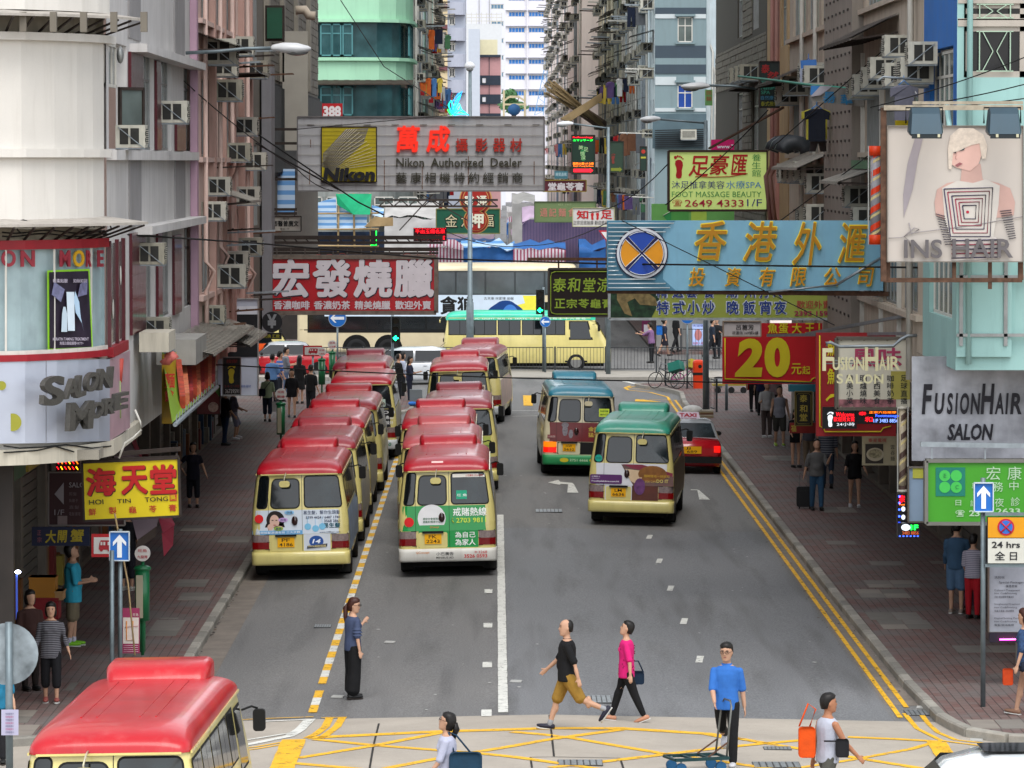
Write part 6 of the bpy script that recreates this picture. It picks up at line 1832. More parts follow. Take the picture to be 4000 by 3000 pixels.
s.quad([(3730,645),(3748,634),(3760,640),(3738,652)],flat('#8c5458',.5),.036,.004,'portrait_lips');s.line([(3735,600),(3731,620),(3738,622)],2,flat('#a87a72',.5),.034)
dr=s.quad([(3680,735),(3740,705),(3800,715),(3850,700),(3905,725),(3900,800),(3880,925),(3710,930),(3690,860)],flat('#c0bab2',.5),.022,.006,'dress')
for k,(r1,c)in enumerate(((100,'#3a3450'),(86,'#8e3448'),(70,'#3a3450'),(56,'#8e3448'),(42,'#8e3448'),(28,'#2c2840'))):
 cx,cy=3787,828
 s.line([(cx-r1,cy-r1*.9),(cx+r1*.9,cy-r1*.95),(cx+r1*.8,cy+r1*.95),(cx-r1*.75,cy+r1*.95),(cx-r1,cy-r1*.9)],5,flat(c,.5),.03,'stripe',dr)
s.disc(3779,828,6,flat('#a8283c',.5),.03,8,name='dot',par=dr)
s.quad([(3715,930),(3890,925),(3905,1010),(3720,1018)],flat('#beb6b0',.5),.02,.006,'skirt')
for k in range(5):s.line([(3716,940+k*17),(3898,936+k*17)],5,flat('#8e3448'if k%2 else '#3a3450',.5),.028,'stripe')
for k in range(13):
 s.line([(3655+k*3,835+k*10),(3690+k*2.4,845+k*9)],3.5,flat('#3c3844',.5),.03,'glove_stripe');s.line([(3905+k*3,825+k*9),(3950+k*1.5,820+k*9)],3.5,flat('#3c3844',.5),.03,'glove_stripe')
s.line([(3470,930),(3520,928),(3560,910),(3800,880),(3996,845)],3,flat('#8c8688',.5),.03);s.line([(3550,870),(3560,915),(3590,895),(3570,890),(3530,925),(3550,940),(3555,960)],4,flat('#8c8688',.5),.03)
LT=mt('grey_letter','#5e5a5c',.4,.3,var=.1)
s.text('INS',3530,935,3678,1008,'',.015,.05,.06,mat=LT);s.text('HAIR',3718,932,3955,1006,'',.015,.05,.06,mat=LT)
b=MB()
fr_=[((3456,1095),(3996,1095),.07),((3470,1022),(3470,1095),.08),((3730,1022),(3730,1095),.06),((3870,1022),(3870,1130),.06),((3990,1022),(3990,1095),.08)]
for a,c,w in fr_:b.bar(s.P(*a)+V((0,.12,0)),s.P(*c)+V((0,.12,0)),w)
b.bar(s.P(3452,420)+V((0,.05,0)),s.P(3452,1100)+V((0,.05,0)),.09);b.build('support_frame',mt('rust_orange','#5c4436',.8,.2,var=.5,scale=9),s.t)
b=MB();b.bar(s.P(3452,421),s.P(3996,420),.08);b.bar(s.P(3565,402),s.P(3996,401),.05);b.build('lamp_rail',mt('rail_cream','#a09684',.6,.2,var=.3,scale=8),s.t)
for px,lab in((3610,'blue grey floodlight over the left of the hair salon billboard'),(3915,'blue grey floodlight over the right of the hair salon billboard')):
 p=PY(px,470,73.0)
 t=thing('floodlight',lab,'floodlight',p,'floodlights over the billboard')
 FLM=mt('flood_blue','#31434e',.4,.3,var=.15)
 b=MB();n=8
 pr=[(0,.1),(.08,.2),(.2,.2),(.3,.1),(.42,-.22),(.38,-.25),(0,-.22)]
 w=.24
 rs=[]
 for xx,k in((-w,.8),(-w*.9,1),(w*.9,1),(w,.8)):rs.append([p+V((xx*(1+.12*(1 if z<0 else 0)),-y*k,z*k))for y,z in pr])
 b.rings(rs,True,0,False);b.build('housing',FLM,t)
 b=MB();b.tube([p+V((-w-.05,0,-.05)),p+V((-w-.05,0,.2)),p+V((w+.05,0,.2)),p+V((w+.05,0,-.05))],.015,6);b.build('bracket',RUB,t)
 b=MB();b.box(p.x-w*.98,p.x+w*.98,p.y-.46,p.y-.42,p.z-.29,p.z-.23);b.build('lens_rim',mt('rim_dark','#1c2428',.4),t)
 for dx in(-.15,.17):MB().box(p.x+dx,p.x+dx+.04,p.y-.475,p.y-.455,p.z-.27,p.z-.22).build('clip',flat('#b8b498',.5),t)
def barber(label,x0,y0,x1,y1,Y,cap,c1,c2,c3,capd):
 cx=(x0+x1)/2;r=(x1-x0)/2/FPX*Y
 p0,p1=PY(cx,y1,Y),PY(cx,y0,Y)
 t=thing('barber_pole',label,'barber pole',p0)
 MB().cyl(p0,p1,r*.72,20).build('core',flat(c1,.4),t)
 hh=(p1-p0).length;k=0;z=-.3
 for c,ph in((c2,0),(c3,.45)):
  b=MB();z=-.2
  while z<hh+.1:
   pts=[]
   for j in range(13):
    a=-pi+2*pi*j/12-pi/2
    zz=z+ph*.26*2+.32*j/12
    pts.append((a,min(max(zz,.0),hh)))
   for(a0,za),(a1,zb)in zip(pts[:-1],pts[1:]):
    wv=.11 if c==c2 else.05
    q=[(a0,za),(a1,zb),(a1,min(zb+wv,hh)),(a0,min(za+wv,hh))]
    b.add([(p0.x+r*.76*cos(a),p0.y+r*.76*sin(a),p0.z+zz)for a,zz in q],[(0,1,2,3)])
   z+=.32
  b.build('spiral_stripe',flat(c,.4),t)
 b=MB();b.cyl(p1-V((0,0,capd/FPX*Y)),p1,r,8);b.build('cap',flat(cap,.4),t)
 b=MB();b.cyl(p0,p0+V((0,0,capd/FPX*Y)),r,8);b.build('cap',flat(cap,.4),t)
 b=MB()
 for s_ in(-1,1):b.bar(p0+V((s_*r,-.02,0)),p1+V((s_*r,-.02,0)),.02)
 b.build('case_edge',flat('#a8a8a4',.3),t)
 b=MB();
 for f in(.12,.9):b.bar(p0.lerp(p1,f)+V((r*.7,.05,0)),p0.lerp(p1,f)+V((r+.25,.3,0)),.05)
 b.build('bracket',RUST,t)
barber('tall barber pole with orange caps beside the hair salon billboard',3392,570,3448,955,82,'#d03a10','#8c8a90','#cf3a18','#c9b884',38)
barber('cream and brown spiral barber pole in a clear case beside the marble banner',3506,1588,3546,1922,79,'#b8b4a8','#a89c86','#4c3a34','#c9b884',10)
s=Sign('banner','red banner with huge yellow 20 and yellow border','banner',(2822,1262,3212,1500),105,mt('banner_red','#b0121c',.6,var=.12,scale=1.5),.05)
YB=flat('#c4b41c',.6)
s.line([(2832,1320),(2832,1480),(3165,1492)],6,YB);s.line([(3165,1492),(3172,1480),(3195,1472),(3200,1460),(3200,1262)],6,YB)
s.text('2',2870,1322,2978,1472,'#c4b41c',.05,shear=.12);s.text('0',2986,1318,3086,1474,'#c4b41c',.06)
s.text('元',3092,1420,3130,1462,'#c4b41c',.02);s.text('起',3134,1430,3164,1462,'#c4b41c',.02)
for c,x in(('魚',3000),('蛋',3042),('大',3094),('王',3145)):s.text(c,x,1262,x+36,1302,'#c4b41c',.03,d=.03)
s=Sign('nameplate_sign','small white hanging nameplate with three black characters above the red banner','sign',(2825,1255,2972,1314),104,flat('#b5aeae',.5),.12,mt('plate_frame','#8a7a6a',.6),4)
s.text('呂蕙芳',2876,1268,2944,1288,'#1c1c22',.01);s.text('花園街109號2樓',2860,1294,2962,1306,'#1c1c22',.01)
s=Sign('shop_sign','tall red shop board with yellow border behind the menu board','sign',(3188,1300,3500,1704),86.5,mt('board_red','#86141a',.5,var=.1),.15)
s.line([(3202,1310),(3202,1665),(3218,1672),(3222,1686),(3440,1686),(3450,1672),(3480,1665)],6,YB)
s.quad([(3225,1560),(3245,1540),(3275,1538),(3262,1548),(3240,1556),(3230,1568)],YB)
for y in(1330,1440):s.text('魚',3232,y,3262,y+60,'#c4b41c',.03)
s=Sign('led_sign','black LED display with white foot and Welcome in red dots','LED sign',(3213,1590,3347,1675),86,flat('#0c0c10',.3),.12)
foot(s,3243,1638,30,mt('led_white','#c8ccd0',.4,emit='#d8e0e8',estr=.5))
RLED=mt('led_red','#ff2030',.4,var=0,emit='#ff1020',estr=1.1);BLED=mt('led_blue','#4060ff',.4,var=0,emit='#3050ff',estr=2.5);GLED=mt('led_green','#20e050',.4,var=0,emit='#10ff40',estr=2.0);WLED=mt('led_white','#c8ccd0',.4);OLED=mt('led_orange','#ff8020',.4,var=0,emit='#ff7010',estr=1.5)
s.text('Welcome',3265,1610,3336,1627,'',.0,mat=RLED);s.text('歡迎男女賓',3256,1628,3338,1646,'',.0,mat=RLED);s.text('24小時',3268,1650,3338,1664,'',.0,mat=WLED)
s=Sign('led_sign','black LED strip with blue Footmassage lettering beside the barber pole','LED sign',(3348,1604,3520,1656),85.9,flat('#0c0c10',.3),.12)
s.text('泰',3354,1608,3384,1622,'',.0,mat=RLED);s.text('和',3378,1628,3408,1648,'',.0,mat=RLED);s.text('正宗穴位按摩',3395,1606,3500,1615,'',.0,mat=OLED)
s.text('Footmassage',3420,1618,3510,1632,'',.0,mat=BLED);s.text('1/F 3483 8856',3412,1636,3508,1650,'',.0,mat=mt('led_pale','#90b0f0',.4,emit='#80a0ff',estr=1.0))
s=Sign('menu_board','pale lightbox menu with columns of dark characters behind the Fusion Hair letters','menu board',(3268,1322,3560,1597),83.5,mt('menu_pale','#c4c0b0',.5,var=.12,scale=1.5),.2,mt('menu_frame','#5a544c',.6),12)
s.text('風味',3330,1360,3520,1432,'#9c3858',.03);s.rect(3480,1450,3556,1560,flat('#a0984a',.5),.012)
s.rect(3276,1560,3500,1590,mt('food_picture','#8a5a60',.5,var=.7,scale=9),.012)
for i,col in enumerate(('精美小菜','明爐燒味','中西美食','咖啡奶茶','足球直播')):
 s.vchars(col,3306+i*53,1465,3332+i*53,1578,25,'#20242a',bold=.01)
for i in range(7):
 for y in(1327,1592):s.disc(3285+i*45,y,5,flat('#8a8270',.5),.03,10,name='bulb')
s.beams(-1,7.6,(1360,1560))
t=thing('letter_sign','cream cut out letters FusionHair hanging on a bent pipe','sign',PY(3360,1455,82))
CL=mt('cream_letter','#d8d2a8',.5,var=.1)
def lt(st,x0,y0,x1,y1,b_=.02):
 p0,p1,p2=PY(x0,y1,82),PY(x1,y1,82),PY(x0,y0,82)
 b=MB();b.text(st,p0,p1-p0,p2-p0,b_,.06);b.build('letter',CL,t)
for st,x0,x1,y0 in(('F',3212,3252,1360),('U',3252,3280,1395),('S',3282,3298,1395),('I',3301,3309,1395),('O',3312,3340,1395),('N',3343,3375,1395),('H',3378,3430,1356),('A',3433,3460,1392),('I',3464,3473,1392),('R',3477,3514,1392)):lt(st,x0,y0,x1,1448 if st in 'FH'else 1445)
lt('S',3268,1460,3292,1498);lt('A',3300,1462,3335,1498);lt('L',3342,1462,3368,1498);lt('O',3372,1462,3408,1498);lt('N',3414,1462,3450,1498)
b=MB();b.tube([PY(x,y,82.1)for x,y in((3230,1352),(3228,1340),(3245,1338),(3280,1354),(3490,1352),(3520,1325),(3545,1312),(3600,1310))],.03,7);b.build('pipe',STEEL,t)
b=MB()
for y in(1408,1420):b.bar(PY(3215,y,82.1),PY(3510,y,82.1),.02)
b.build('rail',STEEL,t)
s=Sign('banner','grey marbled banner reading FusionHair Salon at the right edge','banner',(3562,1392,4060,1800),76.5,mt('marble_print','#a6a8b0',.35,var=.6,scale=1.6,streak=.2,bump=1.0,bscale=2.2),.06)
INK=flat('#16141e',.5)
for st,x0,x1,y0 in(('F',3600,3642,1500),('U',3650,3690,1535),('S',3698,3722,1535),('I',3730,3742,1535),('O',3750,3785,1535),('N',3790,3830,1535),('H',3830,3885,1498),('A',3885,3920,1535),('I',3926,3940,1535),('R',3945,3990,1535)):s.text(st,x0,y0,x1,1618,'',.03,mat=INK,shear=.15)
s.text('SALON',3700,1655,3880,1720,'',.03,mat=INK,shear=.2)
s=Sign('clinic_sign','green clinic sign with four leaf clover logo behind the up arrow sign','sign',(3618,1800,4060,2045),74.5,mt('clinic_green','#3a8a20',.45,var=.05),.2,mt('clinic_frame','#6f6e68',.5,.4,var=.2),14)
lg=s.rect(3655,1826,3770,1938,flat('#0f6a5a',.45),.012,.01,'logo_panel')
for x,y in((3690,1858),(3735,1858),(3690,1903),(3735,1903)):
 s.disc(x,y,22,flat('#3aa848',.45),.02,16,name='leaf',par=lg)
s.text('E',3686,1850,3696,1866,'#1c6a3a',.0,d=.035,par=lg);s.text('C',3732,1894,3744,1910,'#1c6a3a',.0,d=.035,par=lg)
for st,x,y,w in(('宏',3852,1822,55),('康',3935,1822,55),('夜',3885,1945,36),('診',3948,1942,36),('務',3878,1882,40),('中',3942,1880,36),('日',3732,1953,22),('診',3790,1953,26),('專',3795,1885,30)):s.text(st,x,y,x+w,y+w*.95,'#9cb89a',.0)
s.text('☎',3732,1992,3768,2020,'#9cb89a',.02);s.text('23',3785,1993,3826,2016,'#9cb89a',.02);s.text('2633',3890,1985,3985,2008,'#9cb89a',.02)
b=MB();b.bar(s.P(3595,1735),s.P(4060,1742),.08);b.bar(s.P(3640,1740),s.P(3640,1800),.02);b.bar(s.P(3848,1740),s.P(3848,1800),.02);b.build('hanger',STEEL,s.t)
s=Sign('wall_board','blue grey blank board with yellow top under the marble banner','board',(3548,1826,3612,2038),75.6,mt('board_bluegrey','#7a8ea4',.5,var=.1),.1,mt('menu_frame','#5a544c',.6),5)
s.rect(3565,1828,3610,1868,flat('#9a9a3a',.5),.02)
s=Sign('led_sign','narrow upright LED sign with blue border and green 1F at its foot','LED sign',(3505,1930,3536,2090),78,flat('#0a0a14',.3),.15)
s.text('宗',3512,1934,3534,1962,'',.01,mat=RLED);s.text('Foot',3513,1966,3534,1974,'',.0,mat=OLED)
for y in(1988,2020):s.disc(3528,y,8,mt('led_white','#c8ccd0'),.02,12,ry=10)
for i in range(6):s.rect(3509,1935+i*26,3516,1942+i*26,BLED,.02)
s=Sign('led_sign','squarish LED sign base with white shell and green 1F near the steps','LED sign',(3507,2044,3595,2100),77.6,flat('#0a0a14',.3),.2)
s.disc(3538,2060,18,mt('led_white','#c8ccd0'),.02,16,ry=13);s.text('1F',3556,2050,3586,2070,'',.04,mat=GLED);s.text('3483 8856',3524,2075,3588,2088,'',.0,mat=mt('led_dim_orange','#c06030',.4,emit='#c05020',estr=.5))
for i in range(6):s.rect(3512+i*14,2092,3518+i*14,2096,BLED,.02)
s=Sign('menu_board','hanging cream board with noodle bowl photo and red characters','board',(3368,1694,3512,1818),88,mt('menu_cream','#a0977c',.5,var=.12,scale=3),.06)
s.text('泰星電視',3392,1712,3462,1727,'#a03434',.01);s.rect(3380,1734,3450,1810,flat('#2c2620',.5),.012)
s.disc(3418,1775,34,flat('#a89e88',.4),.02,24,ry=26);s.disc(3418,1772,27,mt('noodles','#8c8468',.5,var=.6,scale=25),.03,20,ry=18)
s.vchars('雲吞麵',3478,1738,3495,1800,17,'#2c2620',bold=0)
s=Sign('shop_sign','narrow dark upright board with three gold characters and octagonal border','sign',(3106,1530,3172,1662),115,flat('#1c1a12',.5),.12,mt('gold_frame','#6a5c2c',.5,.4),4)
s.line([(3118,1538),(3160,1538),(3167,1545),(3167,1648),(3160,1655),(3118,1655),(3111,1648),(3111,1545),(3118,1538)],2,flat('#8a7c3c',.5))
for st,y in(('泰',1542),('和',1582),('堂',1616)):s.text(st,3124,y,3153,y+28,'#a8963c',.02)
s=Sign('shop_sign','small red board with yellow edging below the gold lettered board','sign',(3085,1652,3190,1692),116,flat('#7c1a18',.5),.06)
s.text('福',3090,1660,3110,1686,'#a8963c',.02)
s=Sign('awning','strip of teal awning behind the red banner','awning',(3083,1504,3190,1530),118,flat('#2c6c7c',.6),.5)
YS=74.0
t=thing('shop_sign','yellow turtle jelly shop sign with three large red characters, slightly tilted','sign',PY(512,2035,YS))
C=[(322,1806),(698,1789),(705,2015),(330,2034)]
MB().prism([PY(x,y,YS)for x,y in C][::-1],(0,.14,0)).build('panel',mt('sign_yellow','#c9b410',.5,var=.05,scale=3),t)
b=MB()
for i in range(4):b.bar(PY(*C[i],YS+.06),PY(*C[(i+1)%4],YS+.06),.17,.035,up=(0,0,1)if i%2==0 else(1,0,0))
b.build('frame',BRN,t)
def ylt(st,x0,y0,x1,y1,c,bd=.02,ext=0,d=.02):
 sl=-17/376
 f=lambda x,y:PY(x,y+(x-x0)*sl,YS-d)
 p0,p1,p2=f(x0,y1),f(x1,y1),PY(x0-2,y0,YS-d)
 b=MB();b.text(st,p0,p1-p0,p2-p0,bd,ext);b.build('lettering',flat(c,.5),t)
for st,x0,x1,y0,y1 in(('海',341,449,1833,1936),('天',477,573,1825,1930),('堂',590,686,1820,1928)):ylt(st,x0+3,y0+3,x1+3,y1+3,'#2a1210',.04,0,.016);ylt(st,x0,y0,x1,y1,'#ac1518',.04,0,.024)
ylt('HOI',349,1953,405,1972,'#1c1812',.01);ylt('TIN',459,1950,512,1966,'#1c1812',.01);ylt('TONG',567,1943,657,1961,'#1c1812',.01)
for st,x,y in(('鮮',348,1987),('製',427,1981),('龜',505,1978),('苓',584,1975),('膏',661,1971)):ylt(st,x,y,x+29,y+27,'#a8301c',.02)
b=MB();b.prism([PY(x,y,YS-.015)for x,y in((663,1932),(690,1930),(690,1956),(663,1957))][::-1],(0,.01,0));b.build('seal',flat('#b04020',.5),t);ylt('吳',666,1935,687,1952,'#c9b410',.02,0,.024)
b=MB();b.bar(PY(400,1778,YS+.1),PY(705,1753,YS+.1),.07);b.bar(PY(320,1800,YS+.05),PY(700,1785,YS+.05),.05)
for px in(420,690):b.bar(PY(px,1772,YS+.1),PY(px,1800,YS+.05),.03)
b.build('hanger',BRN,t)
s=Sign('shop_sign','dark maroon salon direction sign with left arrow behind the yellow sign','sign',(190,1845,487,2052),77,mt('sign_maroon','#2e1418',.5,var=.1),.1,mt('frame_greyish','#6a6460',.5,.3),5)
s.quad([(213,1930),(249,1885),(249,1970)],flat('#7a7478',.5));s.text('SALON',270,1884,350,1904,'#7a7478',.01);s.text('1/F',213,1990,251,2012,'#7a7478',.0)
for i,st in enumerate(('剪髮','負離子','直髮','電髮護理')):s.text(st,270,1922+i*26,300+i*5,1936+i*26,'#5a4c50',.0)
s.rect(225,2015,263,2050,flat('#6a5c5c',.6),.02)
s=Sign('banner','dark blue crab shop banner with yellow brush characters','banner',(124,2058,350,2132),76,mt('banner_navy','#141c38',.6,var=.2),.04)
s.text('大',178,2072,218,2120,'#9c8c20',.03,shear=.1);s.text('閘',225,2072,262,2118,'#9c8c20',.03,shear=.1);s.text('蟹',277,2068,327,2116,'#9c8c20',.03,shear=.1);s.text('正',146,2072,161,2090,'#8a4c54',.0);s.text('宗',146,2098,163,2118,'#8a4c54',.0)
s=Sign('led_sign','small red and yellow LED display in the dark left shop','LED sign',(218,1794,312,1842),78,flat('#0c0808',.4),.1)
for i in range(12):s.line([(222+(i%6)*15,1800+(i//6)*22),(230+(i%6)*15,1812+(i//6)*22)],4,(RLED,OLED,RLED,mt('led_yellow','#ffc020',.4,emit='#ffb010',estr=2))[i%4],.02,'led_stroke')
t=thing('awning','brown and crimson shop awning below the yellow sign','awning',PY(600,2100,80))
b=MB();q=[PY(520,2020,80),PY(618,2020,84),PY(535,2110,79)]
b.quad(PY(515,2025,82),PY(620,2022,84),PY(612,2055,82),PY(536,2110,79));b.build('canvas',mt('awning_grey','#6a5a60',.7,var=.1),t)
b=MB();b.quad(PY(618,2022,84),PY(670,2020,85),PY(684,2050,83),PY(636,2082,82));b.quad(PY(632,2082,82),PY(680,2052,83),PY(676,2130,83),PY(640,2175,82));b.build('crimson_canvas',mt('awning_crimson','#8a2438',.7,var=.1),t)
b=MB();b.quad(PY(536,2112,79),PY(612,2056,82),PY(610,2095,82),PY(530,2150,79));b.build('valance',mt('awning_brown','#3a2c26',.7),t)
b=MB();b.quad(PY(440,1740,84),PY(510,1730,90),PY(560,1800,88),PY(448,1800,84));b.build('canvas',mt('awning_grey','#6a5a60'),t)
b=MB();b.quad(PY(512,1718,90),PY(530,1718,91),PY(562,1800,88),PY(540,1790,88));b.build('crimson_canvas',mt('awning_crimson','#8a2438'),t)
t=thing('food_lightbox','slanted green edged lightbox full of skewer pictures on the left tenement','lightbox',PX(700,1650,-5.4))
L_=[(632,1385),(838,1325),(835,1510),(672,1655),(632,1640)]
b=MB();q=[PX(632,1375,-5.75),PX(848,1335,-5.75),PX(838,1505,-5.35),PX(672,1652,-5.35)]
b.quad(q[3],q[2],q[1],q[0]);b.build('panel',mt('lime_panel','#7c9c2c',.5,var=.15),t)
for i in range(9):
 f=.2+i*.085
 a,c=q[0].lerp(q[1],f),q[3].lerp(q[2],f)
 b=MB();b.bar(a.lerp(c,.05)+V((.04,0,0)),a.lerp(c,.82)+V((.04,0,0)),.1,.22);b.build('skewer_picture',mt('skewer%d'%(i%3),('#a03c28','#c07050','#8a2c2c')[i%3],.5,var=.5,scale=9),t)
b=MB();b.quad(PY(632,1655,78.5),PY(674,1655,79.5),PY(690,1375,79.5),PY(632,1385,78.5));b.build('drink_panel',mt('drink_pic','#b08c20',.5,var=.3,scale=2),t)
b=MB();b.tube([PY(640+i*6,1400+10*sin(i),78.3)for i in range(8)],.1,6);b.build('cup_picture',flat('#b05c54',.5),t)
b=MB();b.text('麵',PY(645,1515,78.3),V((.16,0,0)),V((0,0,.25)),.03);b.text('館',PY(645,1570,78.3),V((.14,0,0)),V((0,0,.2)),.03);b.build('lettering',flat('#a02418',.5),t)
b=MB();b.tube([q[3]+V((.05,0,-.03)),q[2]+V((.05,0,-.03))],.04,6);b.tube([q[0]+V((.05,0,0)),q[1]+V((.05,0,0))],.03,6)
for i in range(16):b.bar(q[3].lerp(q[2],i/16)+V((.06,0,-.03)),q[3].lerp(q[2],(i+.5)/16)+V((.06,0,.12)),.015)
b.build('wire_rail',STEEL,t)
canopy(t,PX(640,1340,-6.0),u,14,.9,.2,CANG)
MB().box(-6.0,-5.3,81.5,84.5,5.0,5.45).build('duct',mt('duct_grey','#8f8d88',.6,var=.2,streak=.4),t)
MB().bx(tuple(PX(615,1330,-5.75)),(.5,1.6,.33)).build('box_beam',mt('beam_cream','#b9b3a4'),t)
s=Sign('shop_sign','black upright sign with yellow footprint and phone number 36739591','sign',(870,1396,940,1542),100,flat('#101010',.5),.12,mt('fr_w','#8a8a88',.5),3)
foot(s,904,1462,36,flat('#c4b820',.5));s.text('36739591',880,1520,934,1536,'#b8b8b4',.0);s.text('24小時',876,1502,936,1514,'#6a1c1c',.0);s.text('按摩',884,1404,928,1418,'#8a1c1c',.0)
s=Sign('advert_wall','large black and white camera advert panel on the left shop row','advert',(850,1168,1008,1545),106,flat('#a4aab8',.4),.2,mt('fr_w','#8a8a88',.5),3)
dk=s.rect(866,1228,1008,1394,flat('#0c0e12',.3),.02);s.text('Canon',925,1265,953,1275,'#c8c8c8',.0,d=.04,par=dk)
for r,c in((30,'#1c2a30'),(22,'#0c1418'),(12,'#1f4a50')):s.disc(945,1315,r,flat(c,.2),.03+(32-r)*.0008,24,name='lens_picture',par=dk)
s.text('攝影器材',940,1503,980,1514,'#2a4a8a',.0);s.rect(866,1196,1008,1228,flat('#c0c4cc',.4),.01)
s=Sign('food_board','red food photo board with green corner beside the footprint sign','advert',(768,1505,860,1618),101,mt('foodred','#5c1418',.5,var=.5,scale=3),.1,BRN,3)
s.quad([(820,1507),(858,1507),(858,1550)],flat('#4a8a3c',.5));s.disc(833,1590,20,mt('dish','#a08c80',.5,var=.5,scale=20),.02,16)
s=Sign('nameplate_sign','small grey doctor nameplate hanging from the left gantry','sign',(1055,845,1176,903),122,mt('plate_grey','#c0bab0',.6,var=.1),.15,BRN,3)
s.text('西醫曾廣文',1066,862,1166,884,'#1c1c1c',.03);s.text('二樓A座',1094,850,1130,858,'#2c2c2c',.0);s.text('電話1字',1094,890,1130,898,'#2c2c2c',.0)
b=MB()
for dx in(-30,40):b.bar(s.P(1110+dx,845)+V((0,.08,0)),s.P(1110+dx,820)+V((0,.08,0)),.02)
b.build('chain',BRN,s.t)
t=thing('gantry','long dark steel gantry spanning over the red roast meat sign','gantry',PY(1100,940,119))
b=MB()
for y in(818,834,928,948):b.bar(V((-6,119,PY(0,y,119).z)),PY(1160 if y<900 else 1730,y,119),.07 if y!=928 else.1)
for i in range(14):b.bar(PY(1100+i*44,928,119),PY(1122+i*44,948,119),.03)
b.build('beam',BRN,t)
c=PY(1062,1258,112)
t=thing('money_sign','round black sign with a grey yen symbol above an exchange board','sign',c)
b=MB();disc(b,(c.x,c.y,c.z),.25,n=28);d_=b.build('disc',flat('#15161a',.5),t)
b=MB();b.cyl(c+V((0,.01,0)),c+V((0,.15,0)),.25,28);b.build('drum',flat('#22242a',.5),t)
b=MB();b.text('¥',c+V((-.12,-.02,-.15)),(.24,0,0),(0,0,.34),.04);b.build('lettering',flat('#7c8084',.5),d_)
s=Sign('led_sign','small black exchange board with dim yellow lettering under the yen sign','sign',(1026,1300,1100,1325),112,flat('#0c0c0c',.4),.1)
s.text('兑换 汇款',1030,1306,1092,1320,'#9a9420',.01)
s=Sign('led_sign','red LED display with two rows of characters under the camera sign','LED sign',(1615,890,1745,942),160,flat('#2a0810',.4),.15)
s.text('平出玉鐲名原',1622,896,1738,912,'',0,mat=RLED);s.text('收售好品特當',1622,920,1738,936,'',0,mat=RLED)
for i in range(20):s.rect(1617+i*6.4,891,1619.5+i*6.4,893,RLED,.02,name='led')
s=Sign('shop_sign','dark green gold shop sign behind the pawnshop emblem','sign',(1704,816,1952,912),212,flat('#0c4a36',.5),.3,mt('gf','#6a6a40',.5),4)
for st,x in(('金',1738),('六',1800),('福',1880)):s.text(st,x,836,x+50,888,'#10120c',.05);s.text(st,x+2,838,x+48,886,'#b8b090',.0,d=.05)
t=thing('pawnshop_sign','red and gold double disc pawnshop sign behind the lamp post','sign',PY(1860,915,200))
for cx,cy,r,st in((1858,778,64,'發通'),(1860,862,50,'押')):
 for rr,c,d in((r,'#b08c4c',0),(r*.93,'#7c2018',.03),(r*.8,'#b08c4c',.05),(r*.76,'#8c1c14',.07)):
  q=PY(cx,cy,200-d);b=MB();b.cyl(q,q+V((0,.02,0)),rr/FPX*200,30);b.build('disc',flat(c,.5),t)
 b=MB();w=r*.55
 if len(st)==2:
  for i,ch in enumerate(st):b.text(ch,PY(cx-46+i*50,cy+28,199.9),PY(cx-6+i*50,cy+28,199.9)-PY(cx-46+i*50,cy+28,199.9),(0,0,.45),.03)
 else:b.text(st,PY(cx-w,cy+w,199.9),PY(cx+w,cy+w,199.9)-PY(cx-w,cy+w,199.9),(0,0,2*w/FPX*200),.04)
 b.build('lettering',flat('#cfcbb8',.5),t)
s=Sign('shop_sign','sage green noodle shop sign with red outlined characters','sign',(2088,788,2328,868),205,flat('#5c6e48',.5),.2,mt('sagef','#3f4c34',.6),3)
for st,x in(('通',2110),('記',2145),('麵',2182),('食',2220)):s.text(st,x,814,x+28,846,'#a06a5c',.02)
s.text('EST. 1957',2182,796,2232,803,'#8a9a70',.0)
s=Sign('shop_sign','white massage sign with two red footprints beside the lamp post','sign',(2237,812,2400,885),180,flat('#c4c2be',.5),.2,flat('#a0a070',.5),2)
s.text('知',2254,822,2297,855,'#b01c20',.03);s.text('足',2348,822,2390,855,'#b01c20',.03);foot(s,2314,842,17,flat('#b01c20',.5));foot(s,2334,842,17,flat('#b01c20',.5),-1)
s.text('正宗足底按摩 歡迎男女賓',2240,862,2388,878,'#22222a',.0)
s=Sign('shop_sign','maroon herbal jelly sign with white characters above the market','sign',(2120,704,2290,748),215,flat('#4c1420',.5),.2,mt('goldfr','#7c6828',.5),4)
s.text('堂龜苓膏',2142,714,2278,744,'#b8b0b0',.04)
s=Sign('hotel_sign','small teal guest house sign above the maroon sign','sign',(2166,668,2218,698),216,flat('#3a6a74',.5),.1);s.text('館賓晶鳳',2170,674,2214,688,'#b4ccd0',.0)
s=Sign('led_sign','dark upright reflexology sign with green foot and orange and red LED rows','LED sign',(2233,528,2324,680),190,flat('#122a20',.5),.2,BRN,3)
foot(s,2278,600,30,flat('#1c6a3c',.5));s.text('Reflexology',2238,533,2316,541,'',.0,mat=RLED);s.text('ユマッサージ',2238,544,2316,552,'',.0,mat=GLED)
for st,x,y in(('美',2260,568),('足',2280,576),('情',2266,592),('深',2269,608)):s.text(st,x,y,x+18,y+16,'#a8c890',.0,d=.03)
s.text('龍飛大廈1/F D座',2238,634,2319,644,'',.0,mat=OLED);s.text('Rm.D 1/F Lung Fai House',2240,646,2318,653,'',.0,mat=OLED);s.rect(2240,660,2305,672,RLED,.02);s.quad([(2305,657),(2317,666),(2305,675)],RLED)
s=Sign('shop_sign','dark green upright sign with faint red foot and yellow arrow','sign',(2382,552,2436,674),195,flat('#26382c',.5),.2,BRN,2)
